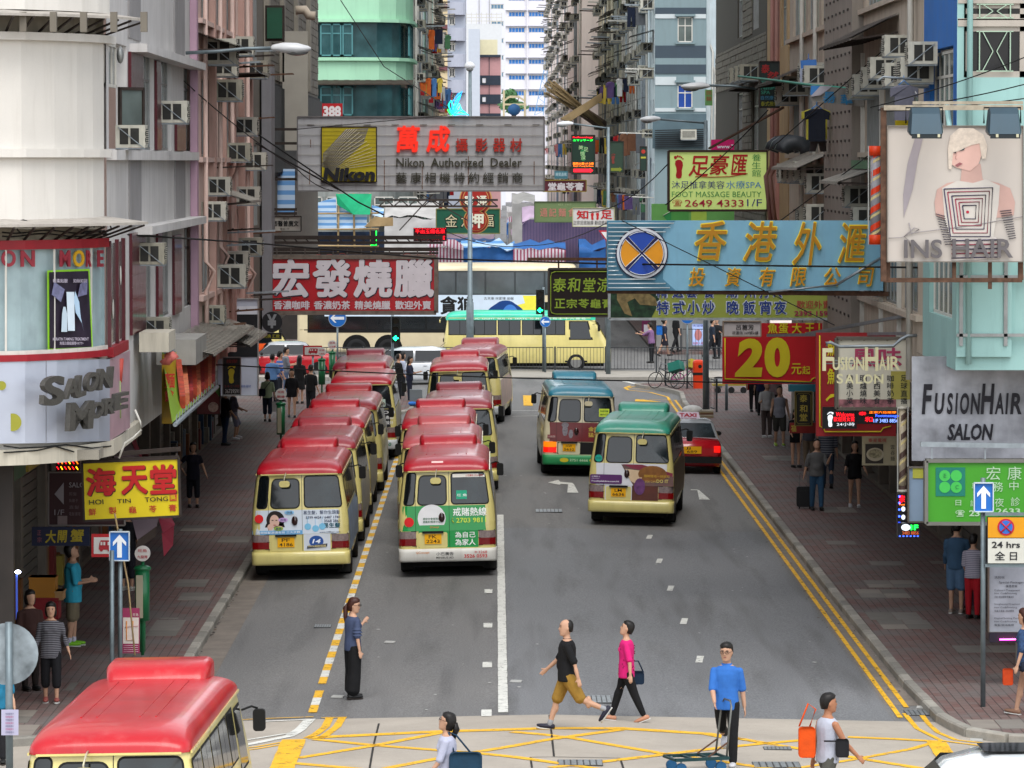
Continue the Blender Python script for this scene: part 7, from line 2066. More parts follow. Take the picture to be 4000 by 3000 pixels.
foot(s,2395,620,20,flat('#6a2c24',.5));s.quad([(2386,656),(2420,656),(2420,652),(2430,662),(2420,672),(2420,668),(2386,668)],flat('#6c7424',.5))
s=Sign('shop_sign','narrow dark green sign with red blot and yellow bar on the grey flats','sign',(2500,572,2526,668),200,flat('#1c3028',.5),.2,BRN,2)
s.rect(2503,612,2523,619,flat('#a09c30',.5));s.disc(2513,592,8,flat('#a02c20',.5))
s=Sign('lantern_sign','small green lantern sign with two red characters on the pipes','sign',(2755,350,2783,412),160,flat('#6a9c5c',.5),.25);s.text('回',2760,355,2778,370,'#b02030',.0);s.text('益',2758,376,2780,392,'#b02030',.0)
s=Sign('shop_sign','dark upright Thai spa sign with red and teal lettering','sign',(2967,240,3044,420),118.0,mt('spa_dark','#16211f',.4,var=.1),.25,BRN,4)
s.text('泰',2974,252,3005,285,'#8c1c1c',.03,shear=.1);s.text('然',2996,280,3040,312,'#8c1c1c',.03,shear=.1)
s.text('Thai',2973,316,3012,331,'#2f7a68',.01);s.text('Natural',2973,335,3038,350,'#2f7a68',.01);s.text('SPA',2973,354,3008,368,'#2f7a68',.01);s.text('自然療法',2972,374,3038,390,'#3a7a9c',.0);s.text('泰式按摩',2972,396,3038,414,'#9c9c2c',.0)
s=Sign('banner','bright red banner with white 388 behind the left gantry','banner',(1256,404,1338,458),165,flat('#a8141c',.5),.05);s.text('388',1262,414,1332,456,'#d8d0d0',.05)
s=Sign('led_sign','thin green LED upright in the dark left market front','LED sign',(1448,900,1474,962),200,flat('#101418',.5),.1);s.line([(1470,902),(1470,958),(1448,958)],4,GLED)
s=Sign('poster_case','bright pink and blue poster in a street case beyond the railings','poster',(2702,1264,2752,1350),209,mt('poster_mix','#8fa0c4',.5,var=.3,scale=3,emit='#a0b0e0',estr=.3),.2,STEEL,3)
s.disc(2727,1308,14,flat('#c07c7c',.5),.02,16,ry=22);s.text('大減價',2706,1268,2748,1278,'#3a3a8a',.0);s.text('免費入場',2706,1336,2748,1346,'#b83040',.0)
s=Sign('booth_panel','magenta panel with white notice beyond the railings','board',(2508,1254,2540,1312),211,flat('#5c1440',.5),.6);s.rect(2515,1268,2535,1298,flat('#c0bcc4',.5),.02)
s=Sign('price_board','tall white marbled price list board by the right pole','board',(3862,2190,4060,2470),75.2,mt('price_marble','#8c8f98',.4,var=.25,scale=3),.15,mt('price_frame','#5c5048',.6),4)
s.text('Special Packages',3902,2270,3998,2281,'#22242e',.0);s.text('優惠套餐',3928,2284,3974,2294,'#22242e',.0)
for i,st in enumerate(('Colour+Treatment','Hair Cut&Finishing','染髮+焗油護理+剪髮造型','Straightening+Treatment','Hair Cut&Finishing','負離子直髮+焗油護理','Digital/Setting Perm','Hair Cut&Finishing','電髮/焗油護理')):s.text(st,3884,2301+i*13+(i//3)*16,3984-(i%3)*12,2309+i*13+(i//3)*16,'#22242e',.0)
s.text('洗剪吹',3884,2250,3924,2260,'#22242e',.0)
t=thing('light_strip','glowing pink and violet light strip at the foot of the price board','light',PY(3935,2500,75.2))
MB().box(PY(3876,0,75.2).x,PY(4010,0,75.2).x,75.1,75.25,PY(0,2508,75.2).z,PY(0,2470,75.2).z).build('base',flat('#1c1424',.5),t)
b=MB();b.tube([PY(3905,2498,75.05),PY(3968,2497,75.05)],.012,6);b.build('tube',mt('pink_tube','#ff60c0',.4,var=0,emit='#ff40b0',estr=6),t)
def cloth_sign():pass
t=thing('cloth_banner','grey cloth banner with blue characters slung on a long green pole','banner',PY(3270,400,100))
b=MB();n=10
for i in range(n):
 f0,f1=i/n,(i+1)/n
 xa,xb_=3170+205*f0,3170+205*f1
 ya,yb=333+18*f0,333+18*f1
 la,lb=395+22*f0,395+22*f1
 w0,w1=.04*sin(f0*9),.04*sin(f1*9)
 q=[PY(xa,la,93.8+w0),PY(xb_,lb,93.8+w1),PY(xb_,yb,93.8+w1),PY(xa,ya,93.8+w0)]
 b.quad(*q);b.quad(*[p+V((0,.02,0))for p in q[::-1]])
b.build('sheet',mt('grey_sheet','#8a8680',.8,var=.1,bump=.3),t)
b=MB();b.poly([PY(x,y,93.75)for x,y in((3165,378),(3205,335),(3250,337),(3232,352),(3205,372))]);b.build('fold',flat('#a8a4ac',.7),t)
b=MB();b.poly([PY(x,y,93.76)for x,y in((3165,370),(3168,335),(3205,335),(3185,372))]);b.build('blue_fold',flat('#3a78b4',.7),t)
b=MB();b.text('昜',PY(3216,402,93.7),(.24,0,0),(0,0,.22),.03);b.text('華',PY(3284,408,93.7),(.24,0,0),(0,0,.2),.03);b.build('lettering',flat('#2f78a4',.6),t)
t=thing('bamboo_pole','long teal green pole reaching out from the orange tenement','pole',PY(3000,310,110))
b=MB();b.tube([PY(2885,298,118),PY(3010,312,112),PY(3180,334,97),PY(3375,352,93.9)],.03,7);b.build('pole',mt('teal_pole','#2f7a68',.6),t)
def shirt(label,px0,py0,px1,py1,Y,col,kind='shirt',group='clothes hung out over the right pavement',stripe=None):
 c=PY((px0+px1)/2,py0,Y);w=(px1-px0)/FPX*Y;h=(py1-py0)/FPX*Y
 t=thing('hanging_shirt'if kind=='shirt'else 'hanging_garment',label,'clothing',c,group)
 b=MB();garment_mesh(b,c,V((1,0,0)),w,h,kind);b.build('cloth',mt('cloth_'+col.strip('#'),col,.85,var=.15,scale=6,bump=.5,bscale=10),t)
 b=MB();b.tube([c+V((-w*.22,.03,-.02)),c+V((0,.03,.08)),c+V((w*.22,.03,-.02))],.01,5);b.tube([c+V((0,.03,.08)),c+V((0,.03,.16))],.008,5);b.build('hanger',flat('#4a7ab0',.5),t)
 if stripe:
  b=MB()
  for s_ in(-1,1):b.bar(c+V((s_*w*.24,-.05,-.02)),c+V((s_*w*.44,-.05,-h*.25)),.03,.02)
  b.build('sleeve_stripe',flat(stripe,.7),t)
 return t
shirt('navy black T-shirt hung on a blue hanger in front of the brown tenement',3142,425,3240,552,100,'#131824')
shirt('yellow and white garment peeping out behind the navy T-shirt',3130,425,3250,545,100.4,'#a8a03c')
shirt('dark trousers hanging below the navy T-shirt',3155,540,3235,592,100.6,'#3c3434','trousers')
shirt('grey T-shirt with striped sleeves over the hair salon billboard',3476,332,3586,470,78,'#5c5c68',stripe='#b0b0b4')
shirt('yellow shirt hanging behind the grey T-shirt',3494,400,3560,492,78.4,'#b09a18','towel')
shirt('white vest hung among socks on the blue square hanger',3124,268,3145,326,104,'#a8b0c4','towel');shirt('black socks and cloths on the blue square hanger',3146,268,3180,330,104,'#14141c','towel');shirt('maroon cloth at the end of the blue square hanger',3180,268,3198,328,104,'#4a2830','towel')
t=thing('clothes_hanger','blue square peg hanger on the brown tenement','hanger',PY(3158,262,104))
b=MB();b.bar(PY(3128,262,104),PY(3190,258,104),.05,.3);b.bar(PY(3130,260,104),PY(3158,228,104),.015);b.bar(PY(3188,258,104),PY(3158,228,104),.015);b.bar(PY(3158,228,104),PY(3158,210,104),.015);b.build('frame',flat('#3a6cb0',.5),t)
t=thing('drying_rack','metal drying rack holding the grey T-shirt','rack',PY(3500,310,85))
for dy in(0,1.2,2.4):b=MB();b.tube([PY(3425,318,77.5+dy),PY(3450,300,77.5+dy),PY(3600,312,77.5+dy)],.02,5);b.build('rod',STEEL,t)
t=thing('hanging_garment','white cloth drying high on the dark brick building','clothing',PY(2928,20,138))
b=MB();b.poly([PY(x,y,138)for x,y in((2925,0),(2938,2),(2942,40),(2930,68),(2918,45))]);b.poly([PY(x,y,138.1)for x,y in((2925,0),(2918,45),(2930,68),(2942,40),(2938,2))]);b.build('cloth',CM['white'],t)
SKIN=mt('skin','#b18a72',.55,var=.08,scale=9)
SKIN2=mt('skin_tan','#a06e52',.55,var=.08,scale=9)
HAIRM=mt('hair_black','#15110f',.45,var=.3,scale=40)
HAIRB=mt('hair_brown','#3a1c14',.45,var=.3,scale=40)
SOLE=flat('#b8b8b4',.6)
REM=[]
def cl(c,bump=.6):return mt('fabric_'+c.strip('#'),c,.85,var=.12,scale=7,bump=bump,bscale=9,fine=.03)
def ell(c,X,Yv,rx,ry,n=14,p=1.0):
 r=[]
 for j in range(n):
  a=2*pi*j/n;ca,sa=cos(a),sin(a)
  if p!=1:ca,sa=math.copysign(abs(ca)**p,ca),math.copysign(abs(sa)**p,sa)
  r.append(c+X*rx*ca+Yv*ry*sa)
 return r
def limb(b,pts,rad,n=10):
 pts=[V(p)for p in pts];P=[];R_=[]
 d0=(pts[0]-pts[1]).normalized();P.append(pts[0]+d0*rad[0]*.6);R_.append(rad[0]*.5)
 for i in range(len(pts)):
  P.append(pts[i]);R_.append(rad[i])
  if i<len(pts)-1:P.append(pts[i].lerp(pts[i+1],.5));R_.append((rad[i]+rad[i+1])/2*1.03)
 d1=(pts[-1]-pts[-2]).normalized();P.append(pts[-1]+d1*rad[-1]*.6);R_.append(rad[-1]*.5)
 b.tube(P,0,n,rr=R_)
def person(label,x,y,yaw,h=1.7,legs=((0,0),(0,0)),arms=((0,8,10),(0,8,10)),lean=0,head=(0,0),top='#222222',sleeve=.5,bottom=('trousers','#222222'),skin=None,hair='short',hairm=None,shoe='#1c1c1c',build=1.06,vox=.014,z0=None,armx=None,group=None,female=False,neckline=True,twist=0,shirt_len=.0,cuff=None,extra=None):
 s=h/1.70;skin=skin or SKIN;hairm=hairm or HAIRM
 t=thing('person',label,'person',group=group)
 Z=V((0,0,1));X=V((1,0,0));Yv=V((0,1,0))
 J={}
 hip=V((0,0,.93));J['hip']=hip
 L=radians(lean);tw=radians(twist)
 up=V((0,sin(L),cos(L)));fw_=V((0,cos(L),-sin(L)))
 Xt=(X*cos(tw)+Yv*sin(tw));fwt=fw_*cos(tw)-X*sin(tw)
 chest=hip+up*.36;neck=hip+up*.52;hd=neck+up*.078+fw_*.012
 sh={};hw=.165 if female else.178
 hw*=build**.5
 body,shirt,pants=MB(),MB(),MB()
 B=build
 tors=[(.0-.06,.15,.105),(.0,.165,.115),(.08,.15,.105),(.16,.135 if female else.142,.098),(.26,.15,.108),(.36,.165,.112),(.44,.165 if female else.18,.095),(.485,.11,.075),(.52,.058,.056)]
 fr=lambda k:(Xt if k>.25 else X)
 body.rings([ell(hip+up*k,fr(k),fwt if k>.25 else fw_,rx*B*.96,ry*B*.96)for k,rx,ry in tors],True)
 hy,hp=radians(head[0]),radians(head[1])
 Xh=X*cos(hy)-Yv*sin(hy)if False else(X*cos(hy)+Yv*sin(-hy));Fh=(Yv*cos(hy)+X*sin(hy))
 Uh=Z*cos(hp)+Fh*sin(hp);Fh=Fh*cos(hp)-Z*sin(hp)
 Xh,Fh,Uh=Xh*1.1,Fh*1.1,Uh*1.1
 hc=hd+Uh*.072+Fh*.01
 limb(body,[neck-up*.04,hd],[.056,.052])
 body.rings([ell(hc+Uh*z+Fh*f,Xh,Fh,rx,ry)for z,rx,ry,f in((-.115,.03,.03,.045),(-.1,.05,.055,.025),(-.06,.064,.078,.008),(0,.074,.092,0),(.04,.075,.095,-.004),(.08,.064,.08,-.006),(.105,.04,.05,-.008),(.115,.015,.02,-.008))],True)
 body.ball(hc+Fh*.092-Uh*.02,(.012,.018,.02),8,6)
 for q in(1,-1):body.ball(hc+Xh*.076*q-Uh*.01,(.01,.018,.028),8,6)
 hands=[]
 for i,q in enumerate((-1,1)):
  sw,out_,el=arms[i][:3]
  s0=hip+up*.425+Xt*hw*q
  a,o=radians(sw),radians(out_)
  d=(Z*-cos(a)*cos(o)+Yv*sin(a)*cos(o)+X*q*sin(o)).normalized()
  e=s0+d*.28
  a2=a+radians(el);o2=o if len(arms[i])<4 else radians(arms[i][3])
  d2=(Z*-cos(a2)*cos(o2)+Yv*sin(a2)*cos(o2)+X*q*sin(o2)).normalized()
  w=e+d2*.24
  k=.92 if female else 1.0
  limb(body,[s0,e,w],[.047*k*B**.5,.04*k,.027*k])
  side=d2.cross(Yv if abs(d2.y)<.8 else Z).normalized()
  nrm=side.cross(d2).normalized()
  pc=w+d2*.05
  body.rings([ell(w+d2*z,nrm,side,wx,.014)for z,wx in((-.01,.026),(.03,.036),(.075,.04),(.09,.036))],True)
  for fi,ln in enumerate((.055,.068,.072,.06)):
   r0=w+d2*.08+nrm*(-.028+.019*fi)
   b1=r0+d2*ln*.5;b2=b1+(d2*.8+side*.55*(-q)).normalized()*ln*.55
   body.tube([r0,b1,b2],0,6,rr=[.0095,.009,.007])
  th=w+d2*.03+nrm*.03
  body.tube([th-nrm*.01,th+nrm*.025+d2*.02,th+nrm*.035+d2*.05],0,6,rr=[.012,.011,.008])
  hands.append(w+d2*.1)
  if sleeve>0:
   sl=min(1.0,sleeve*2);f=sleeve
   if f<=.55:limb(shirt,[s0+V((0,0,.005)),s0+d*.28*min(1,f*2)],[.052*B**.5,.06 if f<.55 else.053])
   else:limb(shirt,[s0,e,e.lerp(w,(f-.5)*2)],[.058*B**.5,.05,.042])
 feet=[]
 for i,q in enumerate((-1,1)):
  sw,kn=legs[i][:2]
  h0=hip+X*.088*q-Z*.03
  a=radians(sw);d=V((q*.02,sin(a),-cos(a))).normalized()
  k=h0+d*.42
  a2=a-radians(kn);d2=V((0,sin(a2),-cos(a2)))
  an=k+d2*.39
  fb=B**.5
  limb(body,[h0,k,an],[.082*fb,.052*fb,.036])
  body.ball(k.lerp(an,.3)-Yv*.01,(.045*fb,.05*fb,.1),8,6)
  fp=radians(legs[i][2])if len(legs[i])>2 else max(-.9,min(.35,a2*.9 if a2<-.15 else a2*.4))
  fd=V((0,cos(fp),sin(fp)));fu=V((0,-sin(fp),cos(fp)))
  hl=an-fu*.045-fd*.045
  body.rings([ell(hl+fd*z+fu*(.0 if z>.05 else.01),X,fu,wx,wz,10)for z,wx,wz in((-.02,.02,.02),(.0,.036,.036),(.07,.038,.036),(.14,.044,.026),(.19,.042,.02),(.225,.02,.012))],True)
  feet.append((an,hl,fd,fu,q,d2,k,h0))
 body_o=body
 kind,bc=bottom
 if kind in('trousers','wide','leggings','shorts'):
  pants.rings([ell(hip+up*z,X,fw_,rx*B,ry*B)for z,rx,ry in((-.1,.13,.09),(-.05,.168,.118),(.02,.175,.12),(.1,.155,.11),(.115,.15,.105))],True)
  for an,hl,fd,fu,q,d2,k,h0 in feet:
   fb=B**.5
   if kind=='trousers':limb(pants,[h0,k,an+d2*.0],[.098*fb,.072*fb,.058])
   elif kind=='leggings':limb(pants,[h0,k,an-d2*.02],[.096*fb,.072*fb,.05])
   elif kind=='wide':limb(pants,[h0,k,k.lerp(an,.88)],[.11*fb,.115,.125])
   else:limb(pants,[h0,k+(k-h0)*.02],[.105*fb,.086*fb])
 elif kind=='capri':
  pants.rings([ell(hip+up*z,X,fw_,rx*B,ry*B)for z,rx,ry in((-.1,.13,.09),(-.05,.168,.118),(.02,.175,.12),(.115,.15,.105))],True)
  for an,hl,fd,fu,q,d2,k,h0 in feet:limb(pants,[h0,k,k.lerp(an,.5)],[.1,.082,.078])
 elif kind=='hot':
  pants.rings([ell(hip+up*z,X,fw_,rx*B,ry*B)for z,rx,ry in((-.1,.13,.09),(-.05,.168,.118),(.02,.175,.12),(.115,.15,.105))],True)
  for an,hl,fd,fu,q,d2,k,h0 in feet:limb(pants,[h0,h0.lerp(k,.3)],[.1,.1])
 else:
  pants.rings([ell(hip+Z*z+Yv*.01,X,Yv,rx,ry)for z,rx,ry in((.12,.14,.105),(.0,.18,.13),(-.2,.2,.16),(-.42,.22,.19))],True)
 sb=-.10-shirt_len
 shirt.rings([ell(hip+up*k,fr(k),fwt if k>.25 else fw_,rx*B,ry*B)for k,rx,ry in((sb,.178,.13),(0,.176,.13),(.1,.163,.122),(.18,.155,.118),(.27,.165,.122),(.37,.175,.124),(.44,.178,.106),(.475,.125,.086),(.497,.08,.07))],True)
 if female:
  for q in(1,-1):shirt.ball(hip+up*.33+Xt*.07*q+fwt*.085*B,(.06,.05,.06),10,8)
 elif B>1.05:shirt.ball(hip+up*.12+fw_*.05*B,(.13,.11,.14),12,8)
 zmin=min((hl+fd*.1-fu*.05).z for an,hl,fd,fu,q,d2,k,h0 in feet)
 zg=(PAVE if(x<-5.35 or x>6.8)else gz(x))if z0 is None else z0
 Rz=Matrix.Rotation(radians(-yaw),4,'Z')
 T=Matrix.Translation((x,y,zg))@Rz@Matrix.Scale(s,4)@Matrix.Translation((0,0,-zmin))
 t.location=(x,y,zg)
 def fin(b,name,m,rem=None,par=None):
  b.v=[tuple(T@V(v))for v in b.v]
  o=b.build(name,m,par or t)
  if rem:REM.append((o,rem))
  return o
 bo=fin(body,'body',skin,vox)
 if top:so=fin(shirt,'shirt',cl(top)if isinstance(top,str)else top,vox*1.1)
 po_=fin(pants,'trousers'if kind!='skirt'else 'skirt',cl(bc)if isinstance(bc,str)else bc,vox*1.1)
 for an,hl,fd,fu,q,d2,k,h0 in feet:
  b=MB()
  b.rings([ell(hl+fd*z+fu*.006,X,fu,wx,wz,12)for z,wx,wz in((-.035,.02,.02),(-.02,.038,.04),(.05,.044,.046),(.12,.05,.036),(.19,.05,.028),(.235,.03,.018),(.245,.01,.008))],True)
  so_=fin(b,'shoe',flat(shoe,.5))
  b=MB();b.rings([ell(hl+fd*z-fu*.034,X,fu,wx,.012,12)for z,wx in((-.04,.03),(-.02,.042),(.06,.046),(.13,.053),(.2,.052),(.245,.03))],True)
  fin(b,'sole',SOLE if shoe!='#1c1c1c'else flat('#2c2420',.6),None,so_)
  if cuff:
   b=MB();limb(b,[an+d2*.02,an-d2*.06],[.043,.043]);fin(b,'sock',flat(cuff,.7))
 if vox<=.014:
  b=MB()
  for q in(1,-1):b.ball(hc+Fh*.083+Xh*.03*q+Uh*.012,(.013,.008,.006),8,6)
  fin(b,'eyes',flat('#1a1412',.3),None,bo)
  b=MB()
  for q in(1,-1):b.bar(hc+Fh*.09+Xh*.016*q+Uh*.03,hc+Fh*.083+Xh*.046*q+Uh*.032,.006,.006)
  fin(b,'eyebrows',hairm,None,bo)
  b=MB();b.ball(hc+Fh*.084-Uh*.055,(.022,.008,.006),8,6);fin(b,'lips',flat('#8a4a44',.5),None,bo)
 b=MB()
 def cap(rs):
  b.rings([ell(hc+Uh*z+Fh*f,Xh,Fh,rx,ry,16)for z,rx,ry,f in rs],True)
 if hair=='bald':
  cap([(-.05,.06,.035,-.055),(-.02,.077,.055,-.04),(.02,.08,.068,-.032),(.06,.076,.064,-.034),(.09,.06,.05,-.034),(.113,.035,.03,-.03)])
 elif hair=='short':cap([(-.06,.06,.05,-.045),(-.01,.081,.075,-.03),(.035,.083,.084,-.022),(.06,.081,.092,-.012),(.09,.077,.09,-.002),(.118,.052,.066,-.004),(.13,.02,.03,-.006)])
 else:
  cap([(-.09,.06,.05,-.045),(-.02,.085,.078,-.03),(.035,.086,.088,-.022),(.06,.083,.094,-.012),(.09,.077,.09,-.003),(.118,.052,.066,-.006),(.13,.02,.03,-.006)])
  if hair=='pony':b.tube([hc-Fh*.1+Uh*.02,hc-Fh*.14-Uh*.05,hc-Fh*.13-Uh*.2,hc-Fh*.11-Uh*.33],0,8,rr=[.035,.045,.04,.012])
  if hair=='bun':b.ball(hc-Fh*.12+Uh*.03,(.045,.045,.045),10,8)
  if hair=='bob':b.rings([ell(hc+Uh*z-Fh*.02,Xh,Fh,rx,ry,14)for z,rx,ry in((-.11,.08,.06),(-.05,.092,.075),(.02,.088,.085),(.06,.07,.07))],True)
  if hair=='long':b.rings([ell(hc+Uh*z-Fh*f,Xh,Fh,rx,ry,14)for z,rx,ry,f in((-.36,.05,.02,.1),(-.3,.08,.035,.1),(-.15,.09,.045,.07),(-.05,.092,.065,.04),(.05,.08,.07,.02))],True)
 jr=random.Random(7);b.v=[tuple(V(q)+V((jr.uniform(-.004,.004),jr.uniform(-.004,.004),jr.uniform(-.004,.004))))for q in b.v]
 fin(b,'hair',hairm)
 info=dict(T=T,hands=[T@p for p in hands],hc=hc,Fh=Fh,Xh=Xh,Uh=Uh,fin=fin,hip=hip,up=up,t=t,s=s,body=bo,shirt=None,neck=neck)
 if extra:extra(info)
 return info
def glasses(i):
 b=MB();hc,F_,X_,U_=i['hc'],i['Fh'],i['Xh'],i['Uh']
 for q in(1,-1):
  c=hc+F_*.102+X_*.032*q+U_*.01
  b.tube([c+X_*.024*cos(a)+U_*.018*sin(a)for a in[2*pi*j/10 for j in range(11)]],.003,4)
  b.bar(c+X_*.024*q,hc+X_*.08*q+U_*.012,.004)
 b.bar(hc+F_*.102-X_*.01+U_*.014,hc+F_*.102+X_*.01+U_*.014,.004)
 i['fin'](b,'glasses',flat('#1c1214',.3))
def gp2(px,py):p=PG(px,py,0);return p.x,p.y
def PP(px,py,*a,**k):
 x,y=gp2(px,py);return person(a[0],x,y,*a[1:],**k)
def bag(name,label,cat,c,sz,col,strap=None,group=None,m=None):
 t=thing(name,label,cat,(c[0],c[1],c[2]-sz[2]/2),group)
 b=MB();w,d,h_=sz
 b.rings([[V((c[0],c[1],c[2]))+V((x*k,0,z))+V((0,d/2*(k if k>.9 else.5)*(1 if 1 else 0)*sgn,0))for x,z in rrect(-w/2,w/2,-h_/2,h_/2,min(w,h_)*.2,3)]for k,sgn in((.85,-1.3),(1,-1),(1,1),(.85,1.3))],True,0,True)
 b.build('body',m or cl(col),t)
 if strap:
  b=MB();b.tube(strap,.012,6);b.build('strap',m or cl(col),t)
 return t
def e1(i):glasses(i)
bt='#3c4660'
I=PP(1378,2716,'woman in slate blue ruffled top and wide black trousers, alone by the dashed line',62,1.6,legs=((4,4),(-2,4)),arms=((35,10,95),(-4,10,10)),head=(45,4),top=bt,sleeve=.5,bottom=('wide','#0c0c0e'),hair='pony',hairm=HAIRB,female=True,vox=.012,extra=e1,shoe='#1c1c1c')
hnd=I['hands']
def ruff(i,side):
 t_=i['t'];q=side
 b=MB();s0=i['hip']+i['up']*.445+V((.165*q,0,0))
 for k,(z,r)in enumerate(((-.17,.075),(-.22,.082),(-.27,.08))):
  c=s0+V((.03*q,-.01,z))
  b.rings([[c+V((r*(1+.12*(j%2))*cos(2*pi*j/18),r*(1+.12*(j%2))*sin(2*pi*j/18),0))for j in range(18)],[c+V((r*.75*cos(2*pi*j/18),r*.75*sin(2*pi*j/18),.045))for j in range(18)]],False)
 i['fin'](b,'sleeve_ruffle',cl(bt))
ruff(I,1)
def polo(i):
 b=MB();n_=i['neck']
 b.rings([ell(n_+V((0,.0,z)),V((1,0,0)),V((0,1,0)),r,r*.9,14)for z,r in((-.07,.1),(-.0,.07),(.0,.063),(-.07,.085))],False)
 i['fin'](b,'collar',cl(i.get('c','#0e0e10')))
I=PP(2215,2852,'man in black polo and khaki shorts striding left over the box junction',-86,1.7,legs=((-30,38,-55),(22,6)),arms=((-26,8,12),(30,8,18)),head=(-18,-4),top='#0d0d10',sleeve=.5,bottom=('shorts','#8c6c2c'),hair='bald',build=1.12,vox=.012,shoe='#1c1c2c',cuff='#8a8c90',shirt_len=.03,extra=polo)
def dots(i):
 b=MB();r_=random.Random(2)
 for k in range(46):
  a=r_.uniform(0,2*pi);z=r_.uniform(-.1,.4);rx,ry=.182*1.0,.135
  c=i['hip']+i['up']*z+V((rx*cos(a),ry*sin(a),0))
  b.ball(c,(.011,.011,.011),6,4)
 i['fin'](b,'printed_dots',flat('#6a1038',.7))
I=PP(2447,2812,'woman in bright pink spotted T-shirt and black leggings walking left with a bag',-84,1.56,legs=((-20,4),(20,4)),arms=((-14,10,10),(4,10,14)),head=(-6,-22),top='#c41a6a',sleeve=.5,bottom=('leggings','#0e0e10'),hair='short',female=True,vox=.012,shoe='#a8765c',shirt_len=.05,extra=dots)
hp=I['hands'][0]
x_,y_=gp2(2460,2812)
bag('handbag','dark blue handbag carried by the woman in pink','handbag',(x_+.06,y_+.3,.62),(.34,.14,.2),'#14283c',[V((x_-.06,y_+.3,.7)),V((x_+.02,y_+.28,.88)),V((x_+.14,y_+.28,.88)),V((x_+.22,y_+.3,.7))])
def blueman(i):glasses(i);i['c']='#2f66b0';polo(i)
I=PP(2838,2986,'man in bright blue polo and glasses pushing an empty folding trolley',190,1.76,legs=((6,4),(-30,42,-50)),arms=((-10,7,8),(16,2,34,-12)),head=(6,4),top='#2f66b0',sleeve=.52,build=.98,bottom=('trousers','#121214'),vox=.012,shoe='#b8b8bc',extra=blueman,shirt_len=.02)
def trolley(x,y,yaw):
 t=thing('hand_trolley','green grey folding hand trolley with blue wheels in front of the man in blue','trolley',(x,y,gz(x)))
 M=Matrix.Translation((x,y,gz(x)))@Matrix.Rotation(radians(yaw),4,'Z')
 f=lambda*p:M@V(p)
 TG=mt('trolley_green','#1c3a3c',.5,.3,var=.2)
 b=MB()
 for yy in(-.24,.24):b.bar(f(-.4,yy,.2),f(.4,yy,.2),.045)
 for xx in(-.4,-.13,.13,.4):b.bar(f(xx,-.24,.2),f(xx,.24,.2),.04,.03)
 b.build('platform',TG,t)
 b=MB();b.tube([f(.38,-.22,.22),f(.42,-.2,.6),f(.46,-.19,.92),f(.47,-.12,1.0),f(.47,.12,1.0),f(.46,.19,.92),f(.42,.2,.6),f(.38,.22,.22)],.015,8);b.build('handle',mt('trolley_steel','#6f706c',.4,.6,var=.3,scale=8),t)
 b=MB();b.bar(f(.1,-.22,.22),f(.4,-.21,.42),.02);b.bar(f(.1,.22,.22),f(.4,.21,.42),.02);b.build('brace',RUST,t)
 for xx in(-.3,.3):
  for yy in(-.2,.2):
   b=MB();b.cyl(f(xx,yy-.03,.075),f(xx,yy+.03,.075),.075,14);b.build('wheel',flat('#1c5078',.5),t)
   b=MB();b.bar(f(xx,yy,.08),f(xx,yy,.2),.05,.03);b.build('caster',STEEL,t)
h0=I['hands'][1]
trolley(PG(2715,2988).x,PG(2740,2990).y-.3,18)
I=person('man in white vest with orange bag on his shoulder walking right, back turned',4.36,60.2,62,1.70,legs=((20,4),(-18,20)),arms=((-8,12,8),(24,14,18)),head=(20,-4),top='#a9adba',sleeve=0,bottom=('trousers','#4c4c46'),skin=SKIN2,vox=.012)
bag('shoulder_bag','bright orange shopping bag hanging behind the man in the white vest','bag',(4.08,60.05,1.0),(.22,.12,.4),'#cf4c10',[V((3.98,60.1,1.2)),V((4.1,60.12,1.5)),V((4.2,60.15,1.42)),V((4.12,60.1,1.2))])
bag('belt_pouch','black studded pouch on the belt of the man in the white vest','pouch',(4.54,60.0,.93),(.17,.1,.24),'#1c1c20',[V((4.3,60.0,1.02)),V((4.6,60.0,1.02))])
def e2(i):glasses(i)
I=person('woman in white T-shirt with dark ponytail at the bottom edge, walking left',-.62,58.6,-86,1.58,legs=((15,4),(-14,10)),arms=((18,8,20),(16,8,24)),head=(0,-18),top='#a9acc0',sleeve=.5,bottom=('trousers','#26282e'),hair='pony',female=True,vox=.012,build=1.1,extra=e2)
bag('shoulder_bag','large slate blue shoulder bag of the woman in white T-shirt','bag',(-.38,58.4,.93),(.42,.18,.3),'#1c3a50',[V((-.52,58.45,1.05)),V((-.6,58.55,1.32)),V((-.5,58.55,1.28)),V((-.3,58.45,1.05))])
stripeA=mt('fabric_stripes','#2a2a2e',.85,var=.1)
def stripes(name,c1,c2,sc,axis='Z'):
 if name in _M:return _M[name]
 m=mt(name,c1,.85,var=0)
 n,l=m.node_tree.nodes,m.node_tree.links
 tc=[q for q in n if q.type=='TEX_COORD'][0]
 w=n.new('ShaderNodeTexWave');w.bands_direction=axis;w.inputs['Scale'].default_value=sc;w.inputs['Distortion'].default_value=.3
 l.new(tc.outputs['Object'],w.inputs['Vector'])
 cr=n.new('ShaderNodeValToRGB');cr.color_ramp.interpolation='CONSTANT'
 cr.color_ramp.elements[0].color=(*lin(c1),1);cr.color_ramp.elements[1].color=(*lin(c2),1);cr.color_ramp.elements[1].position=.55
 l.new(w.outputs['Fac'],cr.inputs[0]);l.new(cr.outputs[0],n['Principled BSDF'].inputs['Base Color'])
 return m
PP(200,2748,'woman in grey striped top and black cropped trousers walking toward the round sign',176,1.57,legs=((10,10),(-6,4)),arms=((4,16,20),(-6,12,30)),head=(0,4),top=stripes('stripe_grey','#26262c','#6f6e74',11),sleeve=.75,bottom=('capri','#121216'),hair='bob',female=True,vox=.013,shoe='#8a4a44',shirt_len=.06)
